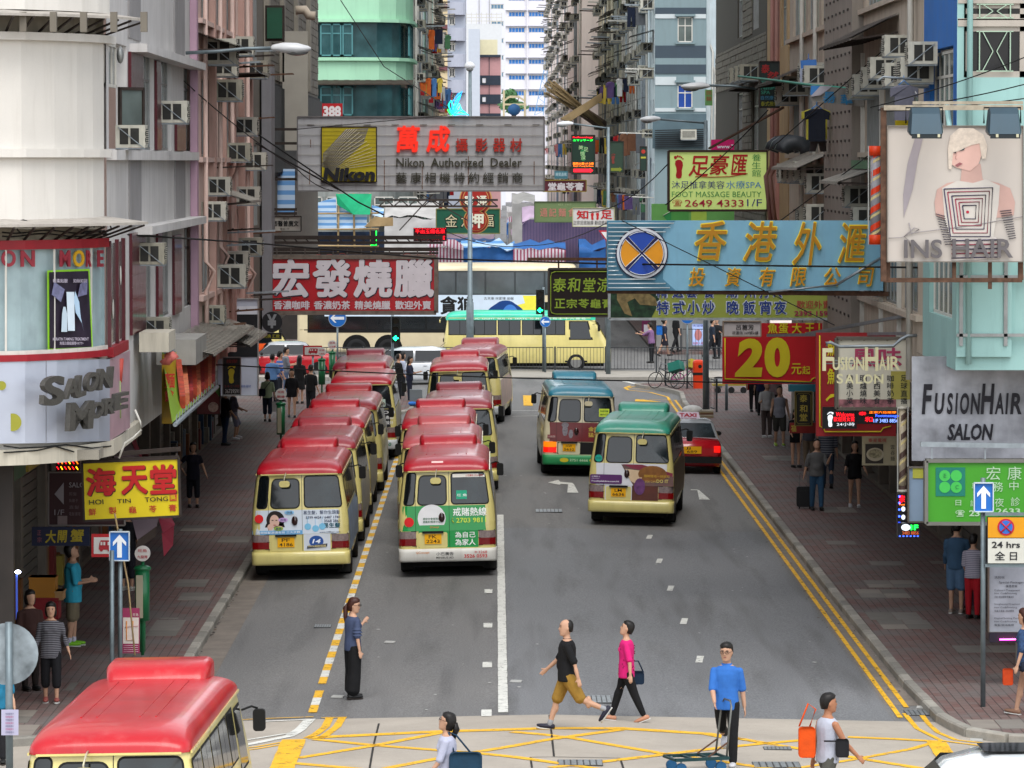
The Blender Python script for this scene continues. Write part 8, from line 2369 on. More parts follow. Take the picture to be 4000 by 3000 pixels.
PP(285,2528,'man in turquoise T-shirt and khaki shorts looking at a phone under the yellow sign',84,1.78,legs=((3,4),(-3,3)),arms=((6,4,92),(10,4,90)),head=(0,-28),top='#2f94ae',sleeve=.5,bottom=('shorts','#6c6350'),build=1.2,vox=.014,shoe='#6fae24',cuff='#b0b0c0',shirt_len=.08)
PP(755,1984,'woman in dark hat and dark dotted top, hand on hip, on the left pavement',172,1.58,legs=((8,4),(-4,4)),arms=((0,20,10),(-6,45,10,-30)),head=(0,-6),top='#121220',sleeve=.3,bottom=('capri','#14161e'),hair='bob',female=True,vox=.016,shirt_len=.1)
PP(880,1742,'man in black T-shirt and jeans beside a tripod by the left shopfronts',60,1.72,legs=((4,2),(-6,2)),arms=((12,8,40),(8,8,30)),head=(0,-12),top='#101114',bottom=('trousers','#1c2c48'),vox=.016)
PP(912,1720,'seated looking person in white shoes and pale shorts behind the tripod man',70,1.6,legs=((30,40),(10,20)),arms=((16,8,50),(16,8,50)),top='#5c5c6c',bottom=('shorts','#7c7c90'),vox=.018,shoe='#b8b8bc')
GRP=None
PP(1045,1648,'woman in pale green T-shirt seen from behind with dark shoulder bag',4,1.6,legs=((8,4),(-8,8)),arms=((6,10,10),(0,10,10)),top='#93a486',bottom=('capri','#161c2c'),hair='bob',female=True,vox=.018)
bag('shoulder_bag','dark shoulder bag on the back of the woman in pale green','bag',(gp2(1045,1648)[0]-.18,gp2(1045,1648)[1]-.18,.98),(.26,.1,.24),'#141a28',[V((gp2(1045,1648)[0]-.1,gp2(1045,1648)[1]-.17,1.08)),V((gp2(1045,1648)[0]+.12,gp2(1045,1648)[1]-.14,1.36))])
bag('carrier_bag','white and red carrier bag beside the woman in pale green','bag',(gp2(1070,1648)[0],gp2(1070,1648)[1]-.05,.5),(.2,.1,.34),'#a8a4a4')
PP(1140,1632,'young woman in black jersey dress with white lettering walking to the camera',176,1.6,legs=((10,6),(-8,8)),arms=((0,10,12),(4,10,20)),top='#0e0e12',bottom=('hot','#0e0e12'),hair='long',female=True,vox=.018,shirt_len=.1)
PP(1064,1580,'police officer in light blue shirt and dark cap from behind',20,1.74,arms=((4,10,20),(8,10,30)),top='#5a80b0',bottom=('trousers','#101420'),vox=.018)
PP(1092,1570,'man in blue, red and white striped polo talking to the officer',70,1.76,arms=((4,10,10),(0,10,20)),top=stripes('stripe_blue','#345a9c','#b09aa0',2.2),bottom=('trousers','#20242e'),vox=.018)
PP(1116,1552,'man in grey T-shirt with arms folded behind the striped polo',80,1.78,arms=((20,6,80),(20,6,80)),top='#6c7078',bottom=('trousers','#4a5a74'),vox=.018)
PP(1170,1578,'woman with long black hair in black dress facing away',10,1.66,arms=((0,8,10),(0,8,10)),top='#101012',bottom=('skirt','#101012'),hair='long',female=True,vox=.018)
PP(1214,1628,'man in black shirt on the phone behind the kerbside minibuses',30,1.7,arms=((10,8,120),(0,8,20)),top='#121214',bottom=('trousers','#181a20'),vox=.018)
PP(1556,1560,'man in black shirt and backpack on the island by the traffic light',60,1.7,arms=((0,8,10),(6,8,30)),top='#121212',bottom=('trousers','#14161c'),vox=.018,hair='bald')
PP(1572,1548,'person in white and blue behind the man in black on the island',70,1.66,arms=((0,8,10),(6,8,60)),top='#a8b0c4',bottom=('trousers','#14161c'),vox=.02,hair='bob')
PP(1600,1566,'woman in navy blouse with folded arms and long hair on the island',100,1.64,arms=((18,6,85),(18,6,85)),top='#1c2034',sleeve=.7,bottom=('leggings','#1c2030'),hair='long',female=True,vox=.018)
PP(498,2310,'person in dark clothes and pale sandals passing behind the left poles',20,1.66,arms=((0,8,10),(0,8,10)),top='#14141a',bottom=('capri','#1a1a22'),shoe='#a09a90',vox=.018,hair='bob')
PP(118,2700,'dark haired person half hidden behind the woman in the striped top',150,1.6,arms=((0,8,10),(0,8,10)),top='#3a2420',bottom=('trousers','#1c1412'),vox=.018,hair='bob')
person('person in turquoise top cut off by the left edge',PG(-14,2990).x,PG(-14,2990).y,175,1.62,arms=((0,10,20),(10,10,40)),top='#1f6c8c',bottom=('trousers','#1c1c20'),vox=.018,hair='bob')
PP(3190,1996,'man in grey polo and jeans wheeling a black suitcase, hand at his face',176,1.72,legs=((10,6),(-6,4)),arms=((30,10,110),(-6,14,8)),head=(0,-24),top='#5c5c5c',bottom=('trousers','#2c4c68'),vox=.015,shoe='#1c1c1c')
def suitcase(label,x,y,w,d,h_,m):
 t=thing('suitcase',label,'suitcase',(x,y,PAVE))
 b=MB();b.rings([[(x+px_,y+q,PAVE+.05+pz)for px_,pz in rrect(-w/2,w/2,0,h_,.05)]for q in(-d/2,d/2)],True);b.build('shell',m,t)
 b=MB();b.tube([(x-w*.3,y+d/2,PAVE+h_),(x-w*.3,y+d/2,PAVE+h_+.4),(x+w*.3,y+d/2,PAVE+h_+.4),(x+w*.3,y+d/2,PAVE+h_)],.012,6);b.build('pull_handle',STEEL,t)
 for q in(-1,1):b=MB();b.cyl((x+q*w*.35,y-.03,PAVE+.035),(x+q*w*.35+.03,y-.03,PAVE+.035),.035,10);b.build('wheel',RUB,t)
 b=MB();b.prism([(x+px_,y-d/2-.012,PAVE+.05+pz)for px_,pz in rrect(-w*.35,w*.35,.08,h_*.8,.04)],(0,.012,0));b.build('front_pocket',m,t)
x_,y_=gp2(3141,1990);suitcase('black cabin suitcase pulled by the man in grey polo',x_,y_+.1,.36,.24,.5,mt('suitcase_black','#101114',.5,var=.2))
x_,y_=gp2(3788,2376);suitcase('dark floral suitcase standing by the steps on the right',x_,y_,.34,.26,.42,mt('suitcase_floral','#3a2030',.6,var=1.0,scale=14))
PP(3338,1985,'woman in black T-shirt with yellow print and shorts walking in the right shade',178,1.62,legs=((12,8),(-8,6)),arms=((12,12,40),(12,12,50)),head=(0,-8),top='#0e0e10',bottom=('hot','#101012'),hair='long',female=True,vox=.015,shoe='#b0b0b4',shirt_len=.03)
PP(3232,1908,'person in grey striped top and jeans seen from behind by the chalkboard',2,1.72,legs=((6,4),(-10,12)),arms=((0,8,10),(0,8,10)),top=stripes('stripe_slate','#3a3f4a','#70747c',5),bottom=('trousers','#2c3848'),vox=.018)
PP(3108,1828,'woman in dark dress holding a brown bag under the gold lettered board',160,1.62,arms=((0,8,20),(6,8,60)),top='#101014',bottom=('hot','#101014'),female=True,vox=.018,hair='long',shirt_len=.1)
PP(3160,1838,'person in grey shirt partly hidden behind the gold lettered board',170,1.66,top='#4c4c54',bottom=('trousers','#6a5c4c'),vox=.018)
PP(3045,1745,'man in pale grey vest and shorts with a black hip pouch',176,1.78,legs=((10,6),(-8,8)),arms=((0,10,10),(0,10,60)),head=(0,-20),top='#8a8c96',sleeve=0,bottom=('shorts','#3c3c38'),vox=.016,shoe='#8aa838')
PP(2995,1712,'man in white T-shirt with khaki backpack looking down the right pavement',165,1.74,arms=((0,10,10),(10,10,90)),head=(0,-18),top='#a4a4a4',bottom=('trousers','#463c3a'),vox=.016,shoe='#b0b0b0',hair='bald')
PP(2945,1610,'person in dark clothes carrying a red bag far along the right pavement',170,1.7,top='#16161a',bottom=('trousers','#141418'),vox=.02)
bag('carrier_bag','bright red carrier bag beside the person in dark clothes','bag',(gp2(2928,1610)[0],gp2(2928,1610)[1],.95),(.24,.14,.38),'#a01414')
PP(2975,1625,'person in navy top beyond the one with the red bag',10,1.66,top='#141a3c',bottom=('trousers','#1a1a1e'),vox=.02)
PP(3025,1640,'person in pale pink top under the end of the red banner',160,1.7,top='#a08c90',bottom=('trousers','#3a302c'),vox=.02)
PP(3735,2400,'person in denim shirt seen from behind by the right steps',20,1.74,arms=((6,8,30),(20,8,70)),top='#35506a',sleeve=.9,bottom=('shorts','#4a6480'),vox=.016,shoe='#8a7a70')
PP(3800,2420,'person in striped T-shirt and red trousers beside the floral suitcase',30,1.56,arms=((10,8,40),(20,8,60)),top=stripes('stripe_fine','#7c7888','#a8a4b0',9),bottom=('trousers','#a01420'),vox=.016)
person('woman in blue patterned blouse at the right edge, orange pouch in hand',PG(3990,2800).x+.06,PG(3990,2800).y,-60,1.66,legs=((-22,14,-25),(16,4)),arms=((-6,10,20),(4,10,30)),top=mt('blouse_blue','#2c4468',.8,var=.6,scale=25),bottom=('hot','#222838'),hair='long',hairm=HAIRB,female=True,vox=.014,shoe='#7a5a48')
c=PY(3965,2672,70);bag('wrist_bag','orange wrist bag held by the woman at the right edge','bag',(c.x,c.y+1.0,c.z),(.16,.08,.26),'#b03c14')
PP(2545,1420,'man in purple shirt leaning on the railing beyond the junction',-70,1.7,arms=((60,6,40),(60,6,50)),head=(0,0),top='#7a5a80',sleeve=.6,bottom=('trousers','#14161a'),vox=.02,build=1.1,z0=PAVE,lean=6)
PP(2595,1392,'woman in navy top with bright blue backpack walking right',86,1.64,legs=((18,6),(-18,12)),top='#1a2438',bottom=('skirt','#1c1a24'),hair='bun',female=True,vox=.02,z0=PAVE)
bag('backpack','bright blue drawstring backpack on the woman in navy','backpack',(gp2(2595,1392)[0]-.22,gp2(2595,1392)[1]-.02,1.16),(.26,.2,.42),'#1c62b0')
PP(2640,1376,'man in black walking away beside the grey shutter',60,1.76,legs=((14,4),(-14,10)),top='#121316',bottom=('trousers','#121316'),vox=.022,z0=PAVE)
PP(2782,1404,'person with dark rucksack embracing another by the right signals',80,1.74,legs=((14,4),(-22,12)),top='#1c2634',bottom=('trousers','#14161c'),vox=.022,z0=PAVE)
PP(2800,1402,'person in black T-shirt with folded arms by the right signals',200,1.76,arms=((20,6,80),(20,6,80)),top='#14161a',bottom=('trousers','#181a20'),vox=.022,z0=PAVE)
for o,v in REM:
 m=o.modifiers.new('skin','REMESH');m.mode='VOXEL';m.voxel_size=v;m.use_smooth_shade=True
 m=o.modifiers.new('soft','SMOOTH');m.iterations=3;m.factor=.5
dg=bpy.context.evaluated_depsgraph_get()
for o,v in REM:
 me=bpy.data.meshes.new_from_object(o.evaluated_get(dg))
 mats=list(o.data.materials)
 old=o.data;o.modifiers.clear();o.data=me;bpy.data.meshes.remove(old)
 if not me.materials:
  for q in mats:me.materials.append(q)
POLE=mt('pole_grey','#6f7b80',.45,.5,var=.2,scale=6,streak=.2)
LAMPW=mt('lamp_white','#c6c8ca',.35,var=.08,coat=.3)
def lamp(label,head,arm,Y,pole=None,w=None):
 x0,x1,py=head;a,c=PY(x0,py,Y),PY(x1,py,Y)
 t=thing('street_lamp',label,'street lamp',PY(*(pole[1]if pole else arm[-1]),Y),'street lamps over the road')
 L=(c-a);b=MB();rs=[]
 hh=abs(L.x)
 for f,wy,zu,zd in((0,.3,.02,.02),(.08,.8,.05,.06),(.35,1,.10,.1),(.7,.85,.11,.07),(.95,.5,.07,.03),(1,.3,.04,.02)):
  p=a+L*f
  rs.append([p+V((0,.17*wy*cos(q),(zu if sin(q)>0 else zd)*1.1*sin(q)))for q in[2*pi*j/12 for j in range(12)]])
 b.rings(rs,True);b.build('head',LAMPW,t)
 b=MB();b.ball(a+L*.35-V((0,0,.07)),(hh*.28,.12,.07),10,6);b.build('lens',mt('lamp_lens','#6a6c6c',.2,coat=.5),t)
 b=MB();b.tube([PY(x,y,Y)for x,y in arm],.035,8);b.build('arm',POLE,t)
 if pole:
  b=MB();p0,p1=PY(*pole[0],Y),PY(*pole[1],Y)
  b.tube([p0,p0.lerp(p1,.6),p1.lerp(p0,.3),p1],0,12,rr=[w*.7,w*.8,w,w*1.1]);b.build('pole',POLE,t)
 return t
lamp('pale lamp head on a thin arm from the white corner building',(1215,1058,190),[(1062,188),(960,190),(860,200),(725,207)],89.5)
lamp('white lamp head on an arm in front of the dark brick building',(2660,2773,338),[(2770,334),(2860,336),(2955,347)],131)
lamp('grey lamp head above the foot massage sign on a thick post',(2500,2580,466),[(2578,466),(2750,480)],158,((2757,470),(2757,1611)),.1)
lamp('lamp head on a slim pale pole beside the sky blue sign',(2175,2240,484),[(2240,484),(2370,500)],186,((2376,496),(2376,1462)),.09)
t=thing('street_lamp','tall lamp post with round twin head rising behind the grey camera sign','street lamp',PY(1836,1462,186),'street lamps over the road')
b=MB();p0,p1=PY(1836,268,186),PY(1836,1462,186)
b.tube([p0,p0.lerp(p1,.76),p0.lerp(p1,.765),p1],0,14,rr=[.07,.105,.15,.17]);b.build('pole',POLE,t)
b=MB();c=PY(1835,262,186);b.rings([ell_ for ell_ in[[c+V((r*cos(2*pi*j/16),r*.8*sin(2*pi*j/16),z))for j in range(16)]for z,r in((-.08,.1),(-.02,.2),(.06,.22),(.16,.16),(.22,.05))]],True);b.build('head',LAMPW,t)
b=MB();b.ball(c-V((0,0,.09)),(.15,.15,.09),12,6);b.build('lens',mt('lamp_lens','#6a6c6c'),t)
def signal(label,px,py0,py1,Y,side=1,base=None,up_only=False):
 t=thing('traffic_light',label,'traffic light',PY(px,base or 1462,Y),'traffic lights at the junction')
 s=FPX/Y;a,c=PY(px,py0,Y),PY(px,py1,Y);hh=a.z-c.z;w=.17
 MB().box(a.x-w,a.x+w,Y,Y+.2,c.z,a.z).build('housing',mt('signal_black','#101412',.5),t)
 for i in range(3):
  z=a.z-hh*(i+.5)/3
  b=MB();rr=[[V((a.x+.135*cos(q),Y-d,z+.135*sin(q)))for q in[pi*j/10-.25 for j in range(14)]]for d in(0,.2)]
  for k in range(13):b.quad(rr[0][k],rr[0][k+1],rr[1][k+1],rr[1][k]);b.quad(rr[0][k],rr[1][k],rr[1][k+1],rr[0][k+1])
  b.build('visor',mt('signal_black','#101412'),t)
  b=MB();disc(b,(a.x,Y-.005,z),.12,n=18)
  ln=b.build('lens',mt('lens_dark','#1c1414',.2,coat=.5),t)
  if i==2:
   b=MB();y_=Y-.03
   b.poly([(a.x-.11,y_,z),(a.x,y_,z+.1),(a.x+.02,y_,z+.07),(a.x-.03,y_,z+.02),(a.x-.03,y_,z-.02),(a.x+.02,y_,z-.07),(a.x,y_,z-.1)]);b.box(a.x-.04,a.x+.1,y_-.002,y_,z-.02,z+.02)
   b.build('green_arrow',mt('signal_green','#30ffb0',.4,var=0,emit='#10ff90',estr=9),ln)
 b=MB();p=PY(px+side*13,base or 1462,Y)+V((0,.2,0));b.cyl(p,V((p.x,p.y,a.z+.1)),.055,10);b.build('post',POLE,t)
signal('left traffic light with lit green arrow behind the parked minibuses',1546,1236,1338,178,-1,1500)
signal('right traffic light with lit green arrow over the mint roofed minibus',2110,1132,1228,188)
def rsign(name,label,px,py,r,Y,base,col='#1c62b0',arrow='left',group=None):
 t=thing(name,label,'road sign',PY(px,base,Y),group)
 c=PY(px,py,Y);R_=r/FPX*Y
 b=MB();b.cyl(c,c+V((0,.03,0)),R_,28);b.build('rim',flat('#9aa4ac',.4),t)
 b=MB();b.cyl(c-V((0,.004,0)),c-V((0,.001,0)),R_*.94,28);f=b.build('face',flat(col,.4),t)
 b=MB();y=c.y-.012
 if arrow=='left':
  b.prism([(c.x+x*R_,y,c.z+z*R_)for x,z in((-.8,0),(-.3,.5),(-.1,.5),(-.4,.16),(.75,.16),(.75,-.16),(-.4,-.16),(-.1,-.5),(-.3,-.5))][::-1],(0,.004,0));b.build('arrow',flat('#d8dce0',.4),f)
 b=MB();b.cyl(PY(px,base,Y)+V((0,.06,0)),c+V((0,.06,R_)),.038,10);b.build('post',POLE,t)
 return t
rsign('keep_left_sign','round blue left arrow sign under the red roast meat sign',1318,1243,35,172,1480)
rsign('keep_left_sign','round blue left arrow sign below the right traffic light',2130,1257,21,187.5,1456)
rsign('keep_left_sign','round blue sign mostly hidden by the olive green sign',2685,1235,30,174,1520)
def arrow_sign(label,box,Y,pole,pole2=None):
 x0,y0,x1,y1=box
 s_=Sign('one_way_sign',label,'road sign',box,Y,flat('#1c64b4',.4),.03,flat('#b8c4cc',.4),4)
 cx=(x0+x1)/2;w,h_=x1-x0,y1-y0
 s_.quad([(cx,y0+h_*.1),(cx+w*.34,y0+h_*.36),(cx+w*.34,y0+h_*.5),(cx+w*.12,y0+h_*.34),(cx+w*.12,y0+h_*.9),(cx-w*.12,y0+h_*.9),(cx-w*.12,y0+h_*.34),(cx-w*.34,y0+h_*.5),(cx-w*.34,y0+h_*.36)],flat('#dde2e6',.4),.012,.006,'arrow')
 b=MB()
 for p in pole:b.cyl(PY(p[0],p[2],Y)+V((0,.08,0)),PY(p[0],p[1],Y)+V((0,.08,0)),p[3]/FPX*Y,12)
 b.build('post',POLE,s_.t)
 return s_
arrow_sign('blue sign with white up arrow on the left posts',(429,2077,505,2189),73,[(468,2068,2780,9)])
b=MB();t=thing('post','second plain grey post beside the left up arrow sign','post',PY(437,2790,72.8))
b.cyl(PY(437,2790,72.8),PY(437,2150,72.8),.036,12);b.build('post',POLE,t)
s=arrow_sign('blue sign with white up arrow on the right post',(3805,1886,3879,1998),72.2,[(3842,1868,2770,10)])
s2=Sign('parking_sign','yellow no stopping plate above 24 hrs plate beside the right post','road sign',(3855,2018,4010,2202),72.1,flat('#1a1c20',.5),.03)
s2.rect(3859,2021,4006,2100,flat('#c98a0c',.4),.006,.006,'yellow_plate');s2.disc(3929,2059,33,flat('#a81830',.4),.016,28);s2.disc(3929,2059,26,flat('#2a62b4',.4),.022,28)
for q in(-1,1):s2.line([(3929-20,2059-20*q),(3929+20,2059+20*q)],6,flat('#a81830',.4),.03)
wp=s2.rect(3859,2103,4006,2200,flat('#bdbdb4',.4),.006,.006,'white_plate')
s2.text('24 hrs',3874,2115,3984,2140,'#16181c',.02,d=.016,par=wp);s2.text('全 日',3886,2154,3972,2188,'#16181c',.02,d=.016,par=wp)
b=MB()
for y in(2008,2209):b.bar(PY(3848,y,72.15),PY(4020,y,72.15),.05)
b.build('cross_bar',POLE,s2.t)
def minibus_sign(label,box,Y,base,px):
 s_=Sign('minibus_stop_sign',label,'road sign',box,Y,flat('#a8141c',.4),.04)
 x0,y0,x1,y1=box;w,h_=x1-x0,y1-y0
 wp_=s_.rect(x0+w*.09,y0+h_*.14,x1-w*.05,y1-h_*.14,flat('#c6c4c0',.4),.006,.004)
 rd=flat('#9c1c28',.4)
 bx_=s_.quad([(x0+w*(.28+.5*f),y0+h_*g)for f,g in((0,.62),(.06,.38),(.16,.27),(.95,.27),(1,.35),(1,.68),(0,.68))],rd,.014,.004,'bus_symbol',wp_)
 for f in(.12,.34,.66):s_.quad([(x0+w*(.28+.5*(f+a)),y0+h_*b_)for a,b_ in((.02,.34),(.16,.34),(.16,.48),(.02,.48))],flat('#c6c4c0',.4),.022,.003,'window_symbol',bx_)
 for f in(.2,.8):s_.disc(x0+w*(.28+.5*f),y0+h_*.69,h_*.07,rd,.018,14,name='wheel_symbol',par=bx_)
 b=MB();b.cyl(PY(px,base,Y)+V((0,.06,0)),PY(px,y0+5,Y)+V((0,.06,0)),.035,8);b.build('post',POLE,s_.t)
minibus_sign('red framed minibus sign half behind the left up arrow sign',(357,2086,460,2176),73.8,2700,437)
minibus_sign('red framed minibus sign between the officer and the minibuses',(1184,1350,1258,1392),160,1600,1222)
def terminus(label,px,py,r,Y,base,txt,ry=None,board=True):
 t=thing('terminus_sign',label,'terminus sign',PY(px,base,Y),'round minibus terminus signs')
 c=PY(px,py,Y);R_=r/FPX*Y
 b=MB();b.cyl(c,c+V((0,.12,0)),R_,24);d_=b.build('drum',flat('#c2beba',.4),t)
 b=MB();w=R_*1.1
 b.text(txt[0],c+V((-w/2,-.008,R_*.2)),(w,0,0),(0,0,R_*.42),.01);b.text(txt[1],c+V((-w*.6,-.008,-R_*.62)),(w*1.2,0,0),(0,0,R_*.42),.01);b.build('lettering',flat('#a82030',.5),d_)
 GP=mt('post_green','#0f5a34',.4,var=.1,coat=.3)
 b=MB();g=V((0,.06,0));g0=PY(px,base,Y)+g
 b.cyl(g0,c+g,.03,8);b.build('post',GP,t)
 zt_=c.z-R_-.12
 b=MB();b.cyl(V((g0.x,g0.y,zt_-.85)),V((g0.x,g0.y,zt_)),.12,14);b.ball(V((g0.x,g0.y,zt_)),(.15,.15,.06),12,6);bb=b.build('notice_drum',GP,t)
 if board:MB().box(g0.x-.09,g0.x+.02,g0.y-.16,g0.y-.14,zt_-.8,zt_-.1).build('notice',flat('#8a8470',.5),bb)
terminus('round terminus sign on a green post beside the left arrow posts',556,2163,30,75,2560,('旺角','九龍灣'))
terminus('round terminus sign on a green post near the woman in pale green',1097,1540,22,128,1735,('旺角','觀塘'))
terminus('round terminus sign leaning left of the pair by the junction',1257,1375,17,158,1600,('旺角','八鄉路'),board=False)
terminus('round terminus sign at the front of the pair by the junction',1298,1347,18,162,1580,('旺角','土瓜灣'),board=False)
s=Sign('route_map','pink bordered route map board leaning by the left posts','board',(478,2376,545,2552),74,flat('#8a2c50',.5),.05)
m_=s.rect(481,2412,542,2514,flat('#c4b8b0',.5),.008,.004);s.line([(495,2425),(495,2500),(520,2500),(520,2425)],4,flat('#c87c30',.5),.02,par=m_);s.line([(487,2450),(540,2445)],2,flat('#a04c50',.5),.02,par=m_)
s.text('旺角',520,2395,540,2407,'#c4b8b0',.0)
for i in range(4):s.line([(483,2522+i*8),(540,2521+i*8)],2,flat('#c4a8b0',.5),.012)
t=thing('litter_bin','green lidded bin post behind the route map board','bin',PY(552,2545,76));b=MB();b.cyl(PY(552,2545,76),PY(552,2425,76),.07,12);b.ball(PY(552,2424,76),(.09,.09,.04),12,6);b.build('body',mt('post_green','#0f5a34'),t)
t=thing('bamboo_cane','long thin cane leaning between the left posts and the route map','cane',PY(527,2550,73.4));b=MB();b.tube([PY(448,2005,73.5),PY(500,2280,73.4),PY(527,2560,73.3)],.016,6);b.build('cane',mt('bamboo','#9a8460',.7,var=.2),t)
t=thing('round_sign_back','scuffed back of a round road sign on a post at the bottom left','road sign',PY(38,3050,62))
c=PY(28,2555,62);b=MB();b.cyl(c,c+V((0,.02,0)),.42,32);b.build('disc',mt('scuffed_alu','#8c969c',.5,.4,var=.6,scale=3),t)
b=MB();b.cyl(V((c.x+.03,61.94,-.1)),V((c.x+.03,61.94,c.z+.44)),.05,12);b.build('post',POLE,t)
s=Sign('paper_notice','small white notice with pink lines taped to the bottom left post','notice',(5,2772,72,2872),61.8,flat('#aaa8c0',.5),.01)
for i in range(7):s.text('特價優惠中',22,2784+i*12,54,2792+i*12,'#a03c6a'if i%2 else '#4a4a6a',.0)
b=MB()
def railing(label,px0,px1,Y,zb=PAVE,hgt=1.0,pan=2.0,X0=None,X1=None,dY=0):
 x0=X0 if X0 is not None else PY(px0,1400,Y).x;x1=X1 if X1 is not None else PY(px1,1400,Y).x
 t=thing('railing',label,'railing',((x0+x1)/2,Y,zb))
 RM=mt('railing_dark','#3c3f42',.5,.4,var=.3)
 n=max(1,round((x1-x0)/pan));w=(x1-x0)/n
 for i in range(n+1):
  x=x0+i*w;MB().box(x-.035,x+.035,Y-.035+dY*i,Y+.035+dY*i,zb,zb+hgt+.04).build('post',RM,t)
 for i in range(n):
  a,c=x0+i*w+.08,x0+(i+1)*w-.08;y0=Y+dY*i;y1=Y+dY*(i+1)
  b=MB();b.bar((a,y0,zb+hgt),(c,y1,zb+hgt),.035);b.bar((a,y0,zb+.12),(c,y1,zb+.12),.035);f=b.build('rail',RM,t)
  k=max(1,int((c-a)/.135))
  b=MB()
  for j in range(k+1):q=a+(c-a)*j/k;b.bar((q,y0+(y1-y0)*j/k,zb+.12),(q,y0+(y1-y0)*j/k,zb+hgt),.016)
  b.build('baluster',RM,f,kind='stuff')
railing('dark railing along the median in front of the mint roofed minibus',1970,2960,187.9)
railing('dark railing along the left end of the median behind the minibuses',1240,1960,187.9)
railing('farther railing at the kerb beyond the junction',2660,2960,208.4)
railing('railing on the right corner island by the bicycles',2600,2720,176.2,pan=1.1,dY=-1.2)
railing('short railing behind the thick lamp post',2768,2795,158.5,hgt=1.1,pan=.3,dY=-.8)
def bike(label,x,y,yaw,col,basket=None,tilt=0):
 t=thing('bicycle',label,'bicycle',(x,y,PAVE))
 M=Matrix.Translation((x,y,PAVE))@Matrix.Rotation(radians(yaw),4,'Z')@Matrix.Rotation(radians(tilt),4,'X')
 f=lambda*p:M@V(p)
 fm=mt('bike_'+col[1:],col,.35,coat=.4)
 for xx in(-.48,.48):
  b=MB();b.tube([f(xx+.3*cos(a),0,.32+.3*sin(a))for a in[2*pi*j/20 for j in range(21)]],.018,6);w_=b.build('wheel',TYRE,t)
  b=MB()
  for j in range(8):b.bar(f(xx,0,.32),f(xx+.29*cos(pi*j/4),0,.32+.29*sin(pi*j/4)),.006)
  b.build('spokes',STEEL,w_)
 b=MB();S_=(-.12,0,.78);Bm=(-.08,0,.32);Hd=(.34,0,.78)
 for a,c in(((-.48,0,.32),Bm),(Bm,S_),((-.48,0,.32),(-.12,0,.7)),(Bm,(.36,0,.68)),((-.1,0,.6),Hd),(Hd,(.48,0,.32)),(Hd,(.3,0,.95))):b.tube([f(*a),f(*c)],.02,6)
 b.build('frame',fm,t)
 b=MB();b.tube([f(.2,-.25,.98),f(.3,0,.96),f(.2,.25,.98)],.014,6);b.build('handlebar',STEEL,t)
 b=MB();b.ball(f(-.13,0,.83),(.13,.08,.04),10,6);b.build('saddle',RUB,t)
 if basket:
  b=MB();b.bx((0,0,0),(.5,.4,.34),0,M@Matrix.Translation((-.35 if basket[1]else.5,0,.85))@Matrix.Rotation(.3,4,'Y'));b.build('crate',mt('crate_'+basket[0][1:],basket[0],.5,var=.2),t)
c=PG(2600,1520);bike('dark bicycle with a teal crate leaning on the corner railing',c.x,c.y,150,'#26282c',('#14685a',True),12)
c=PG(2670,1515);bike('pink bicycle with a yellow basket behind the dark bicycle',c.x,c.y,20,'#b04c8c',('#a89a2c',False),-10)
def bin_(label,px,py):
 c=PG(px,py);c.z=PAVE
 t=thing('litter_bin',label,'litter bin',c);OR=mt('bin_orange','#c8360e',.4,var=.08,coat=.3)
 b=MB();b.rings([ell_ for ell_ in[[c+V((x,y,z))for x,y in rrect(-w,w,-w,w,.08)]for z,w in((0,.2),(.5,.21),(.505,.215),(.98,.215),(1.04,.2),(1.08,.12))]],True,0,False);b.build('body',OR,t)
 MB().box(c.x-.218,c.x+.218,c.y-.218,c.y+.218,.52,.62).build('band',RUB,t)
 b=MB();disc(b,(c.x+.05,c.y-.222,.85),.07);b.build('opening',RUB,t)
bin_('bright orange litter bin with black band beside the thick lamp post',2728,1518)
c=PG(2808,1515);t=thing('bucket','grey bucket with black liner on the right corner','bucket',c);b=MB();b.cyl(c,c+V((0,0,.38)),.13,14,r2=.19);b.build('body',flat('#7c8284',.5),t);b=MB();b.ball(c+V((0,0,.38)),(.2,.2,.05),12,6);b.build('liner',RUB,t)
c=PG(2850,1535);t=thing('handcart','low handcart with yellow bed and black wheels on the right corner','handcart',c)
MB().box(c.x-.65,c.x+.7,c.y-.3,c.y+.3,.28,.34).build('bed',flat('#8c7a2c',.5),t)
for dx in(-.45,.05,.5):b=MB();b.cyl((c.x+dx,c.y-.34,.12),(c.x+dx,c.y-.28,.12),.12,12);b.build('wheel',TYRE,t)
b=MB();b.ball((c.x+.45,c.y,.5),(.4,.28,.2),12,8);b.build('sack',mt('black_sack','#17181a',.5,bump=.5),t)
c=PG(2838,1604);t=thing('bollard','grey round post on the right pavement near the handcart','post',c);b=MB();b.cyl(c,c+V((0,0,1.6)),.055,10);b.build('post',POLE,t)
c=PG(2745,1632);t=thing('flattened_cardboard','pile of sheets and cardboard by the kerb behind the taxi','pile',c)
for i in range(5):MB().box(c.x+.1-.3,c.x+.1+.25,c.y-.3+i*.03,c.y+.3,.02+i*.05,.06+i*.05).build('sheet',flat(('#8a7a60','#a09a8c','#6a4a36')[i%3],.8),t)
b=MB();b.ball((c.x-.35,c.y,.25),(.35,.3,.18),12,8);b.build('cloth_heap',mt('cloth_white','#c9c9c6',.85),t)
c=PG(1625,1588);t=thing('water_barrier','grey utility box with a blue rag on the island tip','utility box',c);MB().box(c.x-.22,c.x+.22,c.y-.15,c.y+.15,0,.6).build('box',flat('#6c7276',.5),t);b=MB();b.ball((c.x-.12,c.y-.25,.12),(.16,.1,.07),10,6);b.build('rag',flat('#2a6cc0',.6),t)
